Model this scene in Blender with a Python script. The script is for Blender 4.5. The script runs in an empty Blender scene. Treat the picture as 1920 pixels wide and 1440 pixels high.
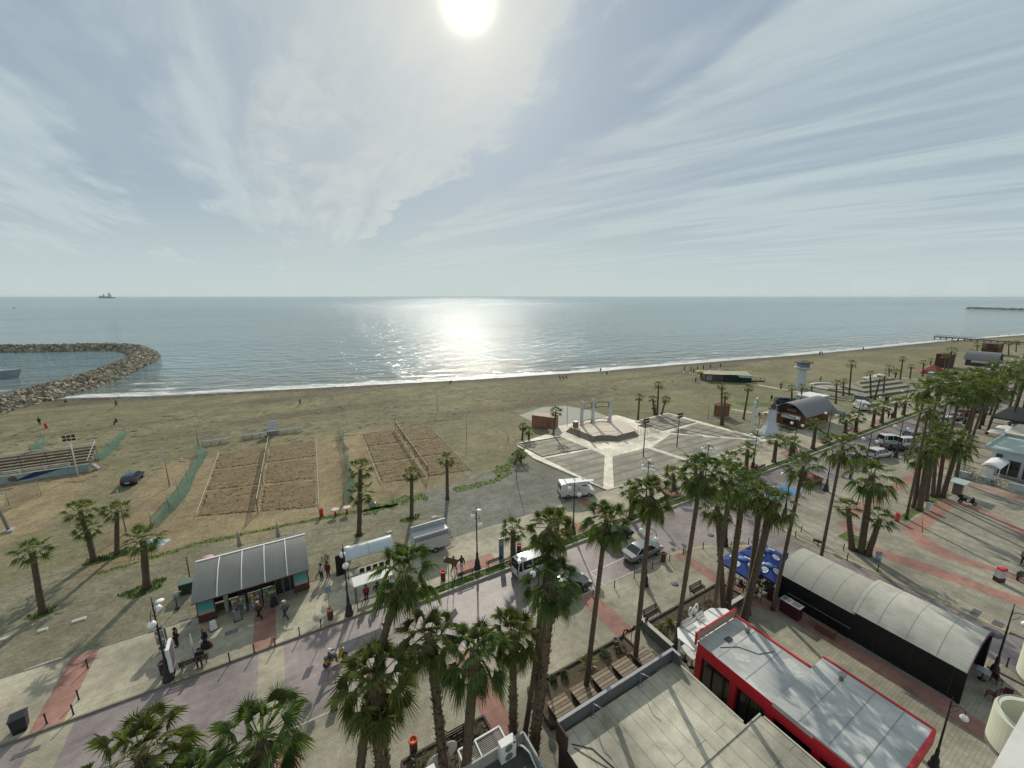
import bpy, bmesh, math, random
from mathutils import Vector, Matrix, Euler
R = math.radians
sc = bpy.context.scene
COL = sc.collection
# ---------------------------------------------------------------- camera geometry (also used to find where things stand)
F, PIT, H = 760.0, R(12.2), 27.0
CP, SP = math.cos(PIT), math.sin(PIT)
C30, S30 = math.cos(R(30)), math.sin(R(30))
def P(px, py, z=0.0):
    """point at height z seen at pixel (px,py) of the 1920x1440 photograph"""
    u = (px-960)/F; v = (py-720)/F
    t = (H-z)/(v*CP+SP)
    return Vector((u*t, (CP-v*SP)*t, z))
def atY(px, py, Y):
    u = (px-960)/F; v = (py-720)/F
    t = Y/(CP-v*SP)
    return Vector((u*t, Y, H-(v*CP+SP)*t))
def W(s, t, z=0.0):
    return Vector((s*C30-t*S30, s*S30+t*C30, z))
def ST(v):
    return (v.x*C30+v.y*S30, -v.x*S30+v.y*C30)
def pst(px, py, z=0.0):
    return ST(P(px, py, z))

# ---------------------------------------------------------------- mesh builder
class MB:
    def __init__(s): s.v = []; s.f = []; s.m = []; s.sm = []
    def add(s, vs, fs, m=0, smooth=False):
        o = len(s.v); s.v += [tuple(v) for v in vs]
        for f in fs: s.f.append([i+o for i in f]); s.m.append(m); s.sm.append(smooth)
    def box(s, cx, cy, cz, sx, sy, sz, rz=0, m=0, top=1.0, topy=None, tilt=None):
        if topy is None: topy = top
        vs = []
        for k, (a, b) in ((-1, (1, 1)), (1, (top, topy))):
            for i, j in ((-1,-1),(1,-1),(1,1),(-1,1)): vs.append(Vector((i*sx/2*a, j*sy/2*b, k*sz/2)))
        M = Matrix.Rotation(rz, 3, 'Z')
        if tilt: M = M @ Euler(tilt).to_matrix()
        vs = [M @ v + Vector((cx, cy, cz)) for v in vs]
        s.add(vs, [[3,2,1,0],[4,5,6,7],[0,1,5,4],[1,2,6,5],[2,3,7,6],[3,0,4,7]], m); return s
    def bar(s, p, q, w, h=None, m=0):
        p = Vector(p); q = Vector(q); h = h or w; d = q-p; L = d.length
        if L < 1e-6: return s
        d.normalize(); up = Vector((0,0,1)) if abs(d.z) < .95 else Vector((0,1,0))
        x = d.cross(up).normalized(); y = x.cross(d).normalized()
        vs = []
        for c in (p, q):
            for i, j in ((-1,-1),(1,-1),(1,1),(-1,1)): vs.append(c+x*(i*w/2)+y*(j*h/2))
        s.add(vs, [[3,2,1,0],[4,5,6,7],[0,1,5,4],[1,2,6,5],[2,3,7,6],[3,0,4,7]], m); return s
    def tube(s, pts, rad, n=8, m=0, smooth=True, cap=True):
        pts = [Vector(p) for p in pts]
        if not isinstance(rad, (list, tuple)): rad = [rad]*len(pts)
        vs = []; fs = []; x = None
        for i, p in enumerate(pts):
            d = (pts[min(i+1, len(pts)-1)]-pts[max(i-1, 0)]).normalized()
            if x is None:
                up = Vector((0,0,1)) if abs(d.z) < .9 else Vector((1,0,0))
                x = d.cross(up).normalized()
            else: x = (x-d*x.dot(d)).normalized()
            y = d.cross(x)
            for k in range(n):
                a = 2*math.pi*k/n
                vs.append(p+(x*math.cos(a)+y*math.sin(a))*rad[i])
        for i in range(len(pts)-1):
            for k in range(n):
                fs.append([i*n+k, i*n+(k+1)%n, (i+1)*n+(k+1)%n, (i+1)*n+k])
        s.add(vs, fs, m, smooth)
        if cap:
            o = len(s.v)-len(vs); e = o+(len(pts)-1)*n
            s.f.append([o+k for k in range(n)][::-1]); s.m.append(m); s.sm.append(False)
            s.f.append([e+k for k in range(n)]); s.m.append(m); s.sm.append(False)
        return s
    def lathe(s, prof, n=12, c=(0,0,0), m=0, smooth=True):
        vs = []; fs = []
        for r, z in prof:
            for k in range(n):
                a = 2*math.pi*k/n; vs.append((c[0]+r*math.cos(a), c[1]+r*math.sin(a), c[2]+z))
        for i in range(len(prof)-1):
            for k in range(n): fs.append([i*n+k, i*n+(k+1)%n, (i+1)*n+(k+1)%n, (i+1)*n+k])
        fs.append(list(range(n))[::-1]); fs.append([(len(prof)-1)*n+k for k in range(n)])
        s.add(vs, fs, m, smooth); return s
    def ball(s, c, r, n=10, m=0, sz=1.0):
        prof = []
        k = max(5, n//2)
        for i in range(k+1):
            a = -math.pi/2+math.pi*i/k; prof.append((max(r*math.cos(a), .001*r), r*sz*math.sin(a)))
        return s.lathe(prof, n, c, m)
    def prism(s, poly, z0, z1, m=0):
        n = len(poly)
        a = sum(poly[i][0]*poly[(i+1)%n][1]-poly[(i+1)%n][0]*poly[i][1] for i in range(n))
        if a < 0: poly = poly[::-1]
        vs = [(x, y, z0) for x, y in poly]+[(x, y, z1) for x, y in poly]
        fs = [list(range(n))[::-1], [n+i for i in range(n)]]+[[i, (i+1)%n, n+(i+1)%n, n+i] for i in range(n)]
        s.add(vs, fs, m); return s
    def sheet(s, poly, z=0, m=0):
        n = len(poly)
        a = sum(poly[i][0]*poly[(i+1)%n][1]-poly[(i+1)%n][0]*poly[i][1] for i in range(n))
        if a < 0: poly = poly[::-1]
        s.add([(x, y, z) for x, y in poly], [list(range(n))], m); return s
    def face(s, pts, m=0): s.add(pts, [list(range(len(pts)))], m); return s
    def arch(s, x0, x1, y0, y1, z, h, th=.08, n=14, m=0, prof=None):
        """barrel roof along x, spanning y0..y1, springing at z, rise h"""
        pr = []
        for i in range(n+1):
            u = i/n; a = math.pi*u
            pr.append((y0+(y1-y0)*u, z+h*(math.sin(a)**.9 if prof is None else prof(u))))
        vs = []
        for x in (x0, x1):
            for y, zz in pr: vs.append((x, y, zz))
            for y, zz in pr: vs.append((x, y, zz-th))
        k = n+1; fs = []
        for i in range(n):
            fs.append([i, i+2*k, i+1+2*k, i+1][::-1]); fs.append([k+i, k+i+1, k+i+1+2*k, k+i+2*k][::-1])
            fs.append([i, i+1, k+i+1, k+i]); fs.append([2*k+i, 2*k+k+i, 2*k+k+i+1, 2*k+i+1])
        fs.append([0, k, 3*k, 2*k]); fs.append([n, 2*k+n, 3*k+n, k+n])
        s.add(vs, fs, m, False); return s
    def mesh(s, name, mats):
        me = bpy.data.meshes.new(name); me.from_pydata(s.v, [], s.f)
        if not isinstance(mats, (list, tuple)): mats = [mats]
        for m in mats: me.materials.append(m)
        me.polygons.foreach_set('material_index', s.m); me.polygons.foreach_set('use_smooth', s.sm)
        me.update(); return me
    def build(s, name, mats, parent=None, bevel=0, loc=None, rz=0):
        o = bpy.data.objects.new(name, s.mesh(name, mats)); COL.objects.link(o)
        if parent: o.parent = parent
        if loc is not None: o.location = loc
        if rz: o.rotation_euler.z = rz
        if bevel:
            b = o.modifiers.new('Bevel', 'BEVEL'); b.width = bevel; b.segments = 2; b.limit_method = 'ANGLE'
        return o
def B(): return MB()
def tag(o, label, cat, group=None):
    o['label'] = label; o['category'] = cat
    if group: o['group'] = group
    return o
def thing(name, label, cat, loc, rz=0, group=None):
    o = bpy.data.objects.new(name, None); COL.objects.link(o)
    o.location = loc; o.rotation_euler.z = rz; o.empty_display_size = .3
    return tag(o, label, cat, group)
def struct(name, mb, mats, st=True):
    o = mb.build(name, mats, rz=R(30) if st else 0); o['kind'] = 'structure'; return o
def child(o, parent):
    o.parent = parent; return o
def copy_tree(o, parent=None):
    c = o.copy(); COL.objects.link(c)
    if parent: c.parent = parent
    for ch in o.children: copy_tree(ch, c)
    return c
SR = R(30)   # heading of the road

# ---------------------------------------------------------------- materials
_mats = {}
def nodes(m):
    m.use_nodes = True; nt = m.node_tree; nt.nodes.clear()
    return nt, nt.nodes.new, nt.links.new
def mat(name, col, rough=.75, var=.18, scale=2.0, bump=0, metal=0, spec=.4, coord='Object', stretch=None, dirt=None, alpha=None, transl=0, emit=None, island=0):
    if name in _mats: return _mats[name]
    m = bpy.data.materials.new(name); _mats[name] = m
    nt, N, L = nodes(m)
    out = N('ShaderNodeOutputMaterial'); b = N('ShaderNodeBsdfPrincipled')
    b.inputs['Roughness'].default_value = rough; b.inputs['Metallic'].default_value = metal
    b.inputs['Specular IOR Level'].default_value = spec
    tc = N('ShaderNodeTexCoord'); mp = N('ShaderNodeMapping'); L(tc.outputs[coord], mp.inputs[0])
    if stretch: mp.inputs['Scale'].default_value = stretch
    n = N('ShaderNodeTexNoise'); n.inputs['Scale'].default_value = scale; n.inputs['Detail'].default_value = 6; n.inputs['Roughness'].default_value = .65
    L(mp.outputs[0], n.inputs['Vector'])
    r = N('ShaderNodeMapRange'); r.inputs['From Min'].default_value = .3; r.inputs['From Max'].default_value = .7
    r.inputs['To Min'].default_value = 1-var; r.inputs['To Max'].default_value = 1+var
    L(n.outputs['Fac'], r.inputs['Value'])
    mx = N('ShaderNodeMix'); mx.data_type = 'RGBA'; mx.blend_type = 'MULTIPLY'; mx.inputs['Factor'].default_value = 1
    mx.inputs[6].default_value = (*col, 1); L(r.outputs[0], mx.inputs[7]); cur = mx.outputs[2]
    if island:
        g = N('ShaderNodeNewGeometry'); r2 = N('ShaderNodeMapRange'); r2.inputs['To Min'].default_value = 1-island; r2.inputs['To Max'].default_value = 1+island
        L(g.outputs['Random Per Island'], r2.inputs['Value'])
        m3 = N('ShaderNodeMix'); m3.data_type = 'RGBA'; m3.blend_type = 'MULTIPLY'; m3.inputs['Factor'].default_value = 1
        L(cur, m3.inputs[6]); L(r2.outputs[0], m3.inputs[7]); cur = m3.outputs[2]
    if dirt:
        n2 = N('ShaderNodeTexNoise'); n2.inputs['Scale'].default_value = dirt[1]; n2.inputs['Detail'].default_value = 4
        L(mp.outputs[0], n2.inputs['Vector'])
        r3 = N('ShaderNodeMapRange'); r3.inputs['From Min'].default_value = .5; r3.inputs['From Max'].default_value = .68; r3.inputs['To Max'].default_value = dirt[2]
        L(n2.outputs['Fac'], r3.inputs['Value'])
        m4 = N('ShaderNodeMix'); m4.data_type = 'RGBA'; L(r3.outputs[0], m4.inputs['Factor']); L(cur, m4.inputs[6]); m4.inputs[7].default_value = (*dirt[0], 1); cur = m4.outputs[2]
    L(cur, b.inputs['Base Color'])
    if bump:
        bp = N('ShaderNodeBump'); bp.inputs['Strength'].default_value = bump; bp.inputs['Distance'].default_value = .05
        L(n.outputs['Fac'], bp.inputs['Height']); L(bp.outputs[0], b.inputs['Normal'])
    sh = b.outputs[0]
    if transl:
        t = N('ShaderNodeBsdfTranslucent'); ms = N('ShaderNodeMixShader'); ms.inputs[0].default_value = transl
        mc = N('ShaderNodeMix'); mc.data_type = 'RGBA'; mc.blend_type = 'MULTIPLY'; mc.inputs['Factor'].default_value = 1
        L(cur, mc.inputs[6]); mc.inputs[7].default_value = (2.3, 2.4, .9, 1); L(mc.outputs[2], t.inputs[0])
        L(sh, ms.inputs[1]); L(t.outputs[0], ms.inputs[2]); sh = ms.outputs[0]
    if alpha is not None:
        t = N('ShaderNodeBsdfTransparent'); ms = N('ShaderNodeMixShader'); ms.inputs[0].default_value = alpha
        L(t.outputs[0], ms.inputs[1]); L(sh, ms.inputs[2]); sh = ms.outputs[0]
    L(sh, out.inputs[0]); return m
def paver(name, c1, c2, mortar, bw, bh, rough=.8, var=.16, msz=.012, off=.5, rot=0, tint=None, stripe=None, stain=.28):
    """block paving in the (s,t) frame of the object"""
    if name in _mats: return _mats[name]
    m = bpy.data.materials.new(name); _mats[name] = m
    nt, N, L = nodes(m)
    out = N('ShaderNodeOutputMaterial'); b = N('ShaderNodeBsdfPrincipled'); b.inputs['Roughness'].default_value = rough; b.inputs['Specular IOR Level'].default_value = .45
    tc = N('ShaderNodeTexCoord'); mp = N('ShaderNodeMapping'); L(tc.outputs['Object'], mp.inputs[0]); mp.inputs['Rotation'].default_value = (0, 0, rot)
    br = N('ShaderNodeTexBrick'); br.offset = off; br.inputs['Color1'].default_value = (*c1, 1); br.inputs['Color2'].default_value = (*c2, 1); br.inputs['Mortar'].default_value = (*mortar, 1)
    br.inputs['Scale'].default_value = 1; br.inputs['Mortar Size'].default_value = msz; br.inputs['Brick Width'].default_value = bw; br.inputs['Row Height'].default_value = bh
    L(mp.outputs[0], br.inputs['Vector'])
    cur = br.outputs['Color']
    for sca, amt, lo, hi in ((.22, stain, .35, .65), (1.7, var, .3, .7), (14, .10, .3, .7)):
        n = N('ShaderNodeTexNoise'); n.inputs['Scale'].default_value = sca; n.inputs['Detail'].default_value = 5; L(tc.outputs['Object'], n.inputs['Vector'])
        r = N('ShaderNodeMapRange'); r.inputs['From Min'].default_value = lo; r.inputs['From Max'].default_value = hi; r.inputs['To Min'].default_value = 1-amt; r.inputs['To Max'].default_value = 1+amt*.8
        L(n.outputs['Fac'], r.inputs['Value'])
        mx = N('ShaderNodeMix'); mx.data_type = 'RGBA'; mx.blend_type = 'MULTIPLY'; mx.inputs['Factor'].default_value = 1
        L(cur, mx.inputs[6]); L(r.outputs[0], mx.inputs[7]); cur = mx.outputs[2]
    for sca, st_, lo, hi, amt in ((.55, (1,1,1), .56, .72, .34), (.9, (.06,1.1,1), .52, .72, .22)):
        mp2 = N('ShaderNodeMapping'); L(tc.outputs['Object'], mp2.inputs[0]); mp2.inputs['Scale'].default_value = st_; mp2.inputs['Location'].default_value = (3.1, 7.7, 0)
        n = N('ShaderNodeTexNoise'); n.inputs['Scale'].default_value = sca; n.inputs['Detail'].default_value = 7; n.inputs['Roughness'].default_value = .7; L(mp2.outputs[0], n.inputs['Vector'])
        r = N('ShaderNodeMapRange'); r.inputs['From Min'].default_value = lo; r.inputs['From Max'].default_value = hi; r.inputs['To Min'].default_value = 1; r.inputs['To Max'].default_value = 1-amt; L(n.outputs['Fac'], r.inputs['Value'])
        mx = N('ShaderNodeMix'); mx.data_type = 'RGBA'; mx.blend_type = 'MULTIPLY'; mx.inputs['Factor'].default_value = 1; L(cur, mx.inputs[6]); L(r.outputs[0], mx.inputs[7]); cur = mx.outputs[2]
    if stripe:   # (frequency along t, colour, amount): faint stripes of differently worn blocks
        sx = N('ShaderNodeSeparateXYZ'); L(tc.outputs['Object'], sx.inputs[0])
        mu = N('ShaderNodeMath'); mu.operation = 'MULTIPLY'; L(sx.outputs[stripe[3]], mu.inputs[0]); mu.inputs[1].default_value = stripe[0]
        si = N('ShaderNodeMath'); si.operation = 'SINE'; L(mu.outputs[0], si.inputs[0])
        r = N('ShaderNodeMapRange'); r.inputs['From Min'].default_value = .2; r.inputs['From Max'].default_value = .9; r.inputs['To Max'].default_value = stripe[2]; L(si.outputs[0], r.inputs['Value'])
        mx = N('ShaderNodeMix'); mx.data_type = 'RGBA'; L(r.outputs[0], mx.inputs['Factor']); L(cur, mx.inputs[6]); mx.inputs[7].default_value = (*stripe[1], 1); cur = mx.outputs[2]
    L(cur, b.inputs['Base Color'])
    bp = N('ShaderNodeBump'); bp.inputs['Strength'].default_value = .35; bp.inputs['Distance'].default_value = .02
    L(br.outputs['Fac'], bp.inputs['Height']); bp.invert = True; L(bp.outputs[0], b.inputs['Normal'])
    L(b.outputs[0], out.inputs[0]); return m
white = lambda: mat('white_paint', (.72,.73,.72), .5, .06, 3)
M_dark = mat('dark_iron', (.035,.035,.038), .5, .2, 5, metal=.3)
M_grey = mat('grey_metal', (.33,.34,.35), .45, .12, 4, metal=.6)
M_white = mat('white_paint', (.72,.73,.72), .5, .08, 3)
M_black = mat('black_plastic', (.012,.012,.014), .55, .2, 4)
M_glass = mat('dark_glass', (.015,.02,.022), .06, .1, 2, spec=.8)
M_tyre = mat('tyre_rubber', (.012,.012,.012), .9, .2, 8)
M_wood = mat('brown_timber', (.14,.075,.04), .7, .3, 3, stretch=(1, 8, 8))
M_red = mat('red_paint', (.52,.022,.035), .5, .12, 2)
M_blue = mat('blue_fabric', (.012,.035,.19), .8, .12, 2)
M_globe = mat('milk_glass', (.82,.83,.8), .25, .04, 3)
M_conc = mat('concrete', (.37,.355,.31), .85, .15, 2, bump=.2)
M_teal = mat('green_netting', (.045,.15,.11), .9, .35, 2, alpha=.55)

# ---------------------------------------------------------------- camera, sun, sky
cam = bpy.data.cameras.new('Camera'); camo = bpy.data.objects.new('Camera', cam); COL.objects.link(camo)
camo.location = (0, 0, H); camo.rotation_euler = (math.pi/2-PIT, 0, 0)
cam.sensor_width = 36; cam.lens = 36*F/1920; cam.clip_start = .1; cam.clip_end = 80000
sc.camera = camo
SUN_EL, SUN_AZ = R(31.2), R(-5.3)          # azimuth measured from +Y towards +X
SD = Vector((math.sin(SUN_AZ)*math.cos(SUN_EL), math.cos(SUN_AZ)*math.cos(SUN_EL), math.sin(SUN_EL)))
sun = bpy.data.lights.new('Sun', 'SUN'); suno = bpy.data.objects.new('Sun', sun); COL.objects.link(suno)
sun.energy = 3.1; sun.angle = R(.6); sun.color = (1, .93, .80)
suno.rotation_euler = SD.to_track_quat('Z', 'Y').to_euler()
world = bpy.data.worlds.new('World'); sc.world = world; world.use_nodes = True
def make_sky():
    nt = world.node_tree; nt.nodes.clear(); N = nt.nodes.new; L = nt.links.new
    def math_(op, a, b=None, c=None, clamp=False):
        n = N('ShaderNodeMath'); n.operation = op; n.use_clamp = clamp
        for i, x in enumerate((a, b, c)):
            if x is None: continue
            if isinstance(x, (int, float)): n.inputs[i].default_value = x
            else: L(x, n.inputs[i])
        return n.outputs[0]
    def rng(x, a, b, c=0, d=1, smooth=True):
        n = N('ShaderNodeMapRange'); n.interpolation_type = 'SMOOTHSTEP' if smooth else 'LINEAR'
        L(x, n.inputs[0])
        for i, v in enumerate((a, b, c, d)): n.inputs[1+i].default_value = v
        return n.outputs[0]
    def mix(f, a, b, mode='MIX'):
        n = N('ShaderNodeMix'); n.data_type = 'RGBA'; n.blend_type = mode
        for k, x in ((0, f), (6, a), (7, b)):
            if isinstance(x, (int, float)): n.inputs[k].default_value = x
            elif isinstance(x, tuple): n.inputs[k].default_value = (*x, 1)
            else: L(x, n.inputs[k])
        return n.outputs[2]
    out = N('ShaderNodeOutputWorld'); bg = N('ShaderNodeBackground'); bg.inputs['Strength'].default_value = .1
    sky = N('ShaderNodeTexSky'); sky.sky_type = 'NISHITA'; sky.sun_disc = False
    sky.sun_elevation = SUN_EL; sky.sun_rotation = SUN_AZ; sky.air_density = 1.0; sky.dust_density = 1.6; sky.ozone_density = 1.5; sky.altitude = 20
    tc = N('ShaderNodeTexCoord'); sep = N('ShaderNodeSeparateXYZ'); L(tc.outputs['Generated'], sep.inputs[0])
    x, y, z = sep.outputs
    zc = math_('MAXIMUM', z, .03)
    zc = math_('ADD', zc, .05)
    px = math_('DIVIDE', x, zc); py = math_('DIVIDE', y, zc)
    a = R(-29.5)
    q = math_('ADD', math_('MULTIPLY', px, math.cos(a)), math_('MULTIPLY', py, -math.sin(a)))
    r = math_('ADD', math_('MULTIPLY', px, math.sin(a)), math_('MULTIPLY', py, math.cos(a)))
    def noise(sx, sy, scale, det=6, ro=.6, dist=0, off=0):
        c = N('ShaderNodeCombineXYZ'); L(math_('MULTIPLY_ADD', q, sx, off), c.inputs[0]); L(math_('MULTIPLY', r, sy), c.inputs[1])
        n = N('ShaderNodeTexNoise'); n.inputs['Scale'].default_value = scale; n.inputs['Detail'].default_value = det; n.inputs['Roughness'].default_value = ro; n.inputs['Distortion'].default_value = dist
        L(c.outputs[0], n.inputs['Vector']); return n.outputs['Fac']
    warp = math_('MULTIPLY_ADD', noise(.8, .5, 1.1, 4), 1.5, -.75)
    fine = math_('MULTIPLY_ADD', noise(1.1, .55, 2.6, 7, .62, .6, 3.1), .5, -.25)
    qq = math_('ADD', q, math_('ADD', math_('MULTIPLY', warp, .95), math_('MULTIPLY', fine, 1.5)))
    # thick sheet round the sun, ragged blue gap to its right, streaky veil beyond
    def band(lo0, lo1, hi0, hi1):
        return math_('MULTIPLY', rng(qq, lo0, lo1), rng(qq, hi0, hi1, 1, 0))
    sheet = band(*SKY['sheet'])
    gap = band(*SKY['gap'])
    left_gap = band(*SKY['lgap'])
    a2 = R(-48)
    q2 = math_('ADD', math_('MULTIPLY', px, math.cos(a2)), math_('MULTIPLY', py, -math.sin(a2)))
    r2 = math_('ADD', math_('MULTIPLY', px, math.sin(a2)), math_('MULTIPLY', py, math.cos(a2)))
    def noise2(sx, sy, scale, det=7, ro=.6, dist=0, off=0):
        c = N('ShaderNodeCombineXYZ'); L(math_('MULTIPLY_ADD', q2, sx, off), c.inputs[0]); L(math_('MULTIPLY', r2, sy), c.inputs[1])
        n = N('ShaderNodeTexNoise'); n.inputs['Scale'].default_value = scale; n.inputs['Detail'].default_value = det; n.inputs['Roughness'].default_value = ro; n.inputs['Distortion'].default_value = dist
        L(c.outputs[0], n.inputs['Vector']); return n.outputs['Fac']
    right = rng(q, 1.1, 2.0)
    streak = rng(noise(1.15, .24, 1.5, 8, .6, .9, 7.3), .34, .68)
    streak2 = rng(noise(2.6, .45, 1.6, 8, .62, .6, 21.7), .38, .68)
    puff = rng(noise(1.0, .6, 3.4, 8, .65, .8, 1.7), .32, .72)
    sR = rng(noise2(1.1, .20, 1.3, 8, .6, .8, 4.4), .36, .62)
    sR2 = rng(noise2(2.8, .45, 1.5, 8, .63, .7, 11.2), .36, .68)
    def lerp(f, u, v): return math_('ADD', u, math_('MULTIPLY', f, math_('SUBTRACT', v, u)))
    streak = lerp(right, streak, sR); streak2 = lerp(right, streak2, sR2)
    veil = math_('MULTIPLY_ADD', streak, .58, math_('MULTIPLY_ADD', streak2, .28, .30))
    d1 = math_('MAXIMUM', veil, math_('MULTIPLY', sheet, math_('MULTIPLY_ADD', puff, .34, math_('MULTIPLY_ADD', streak2, .18, .46))))
    d1 = math_('MULTIPLY', d1, math_('MULTIPLY_ADD', gap, -.92, 1))
    d1 = math_('MULTIPLY', d1, math_('MULTIPLY_ADD', left_gap, -.55, 1))
    d1 = math_('MAXIMUM', d1, rng(z, .0, .30, .96, .06))   # the veil thickens towards the horizon
    # angle from the sun
    vd = N('ShaderNodeVectorMath'); vd.operation = 'DOT_PRODUCT'; L(tc.outputs['Generated'], vd.inputs[0]); vd.inputs[1].default_value = SD
    ang = math_('ARCCOSINE', math_('MINIMUM', vd.outputs['Value'], 1.0))
    glow = math_('EXPONENT', math_('MULTIPLY', ang, -3.3))
    core = math_('EXPONENT', math_('MULTIPLY', math_('POWER', math_('DIVIDE', ang, R(1.28)), 1.5), -1))
    halo = math_('EXPONENT', math_('MULTIPLY', ang, -11.0))
    cl = mix(glow, (4.45, 5.45, 5.8), (6.9, 6.8, 6.2))
    cl = mix(math_('MULTIPLY', sheet, math_('MULTIPLY_ADD', puff, .5, .2)), cl, (5.9, 6.1, 6.0))
    hz = rng(z, .0, .22, 1, 0)
    cl = mix(hz, cl, mix(glow, (5.0, 5.95, 5.95), (6.7, 6.9, 6.2)))
    blue = mix(1.0, sky.outputs[0], SKY['bluemul'], 'MULTIPLY')
    blue = mix(.9, blue, SKY['blue'])
    col = mix(d1, blue, cl)
    n = N('ShaderNodeVectorMath'); n.operation = 'SCALE'; n.inputs[0].default_value = (2.4, 2.3, 1.6); L(halo, n.inputs['Scale'])
    n2 = N('ShaderNodeVectorMath'); n2.operation = 'SCALE'; n2.inputs[0].default_value = (60, 57, 44); L(core, n2.inputs['Scale'])
    ad = N('ShaderNodeVectorMath'); L(col, ad.inputs[0]); L(n.outputs[0], ad.inputs[1])
    ad2 = N('ShaderNodeVectorMath'); L(ad.outputs[0], ad2.inputs[0]); L(n2.outputs[0], ad2.inputs[1])
    L(ad2.outputs[0], bg.inputs[0]); L(bg.outputs[0], out.inputs[0])
SKY = dict(sheet=(-.35,.2,1.0,1.12), gap=(1.0,1.14,1.38,1.8), lgap=(-1.15,-.8,-.6,-.25), bluemul=(.9,1.,1.05), blue=(2.7, 3.4, 4.15))
make_sky()
vs = sc.view_settings; vs.view_transform = 'Standard'; vs.look = 'None'; vs.gamma = 1; vs.exposure = 0.1; vs.use_curve_mapping = False
sc.render.engine = 'CYCLES'
sc.cycles.use_denoising = True
sc.cycles.max_bounces = 6; sc.cycles.diffuse_bounces = 3; sc.cycles.glossy_bounces = 3; sc.cycles.transparent_max_bounces = 12
sc.cycles.caustics_reflective = False; sc.cycles.caustics_refractive = False

# ---- thin sea air
hz = MB(); hz.box(0, 0, 29, 124000, 124000, 84)
ho = hz.build('haze', [], None); ho['kind'] = 'stuff'
hm = bpy.data.materials.new('haze_air'); nt, N, L = nodes(hm); o_ = N('ShaderNodeOutputMaterial'); v_ = N('ShaderNodeVolumePrincipled'); v_.inputs['Color'].default_value = (.86,.93,.94,1); v_.inputs['Density'].default_value = 1.6e-5; v_.inputs['Anisotropy'].default_value = .2
L(v_.outputs[0], o_.inputs['Volume']); ho.data.materials.append(hm)
sc.cycles.volume_bounces = 0
# ================================================================ THE SETTING
PV = .12          # height of the promenades over the road
SHORE = [(-60000,300),(-3000,200),(-120,160),(-62,158),(-49.6,155.4),(-30.7,147.2),(4,137.6),(54.7,124.2),(102.4,114.6),(152.2,108.2),(233.7,96.9),(359,86),(473,70.5),(700,40),(1200,-30),(2500,-240),(60000,-9000)]
def shore(s):
    for (a, ta), (b, tb) in zip(SHORE, SHORE[1:]):
        if s <= b: return ta+(tb-ta)*(s-a)/(b-a)
    return SHORE[-1][1]
def lerp_color_mat(name): pass
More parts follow.
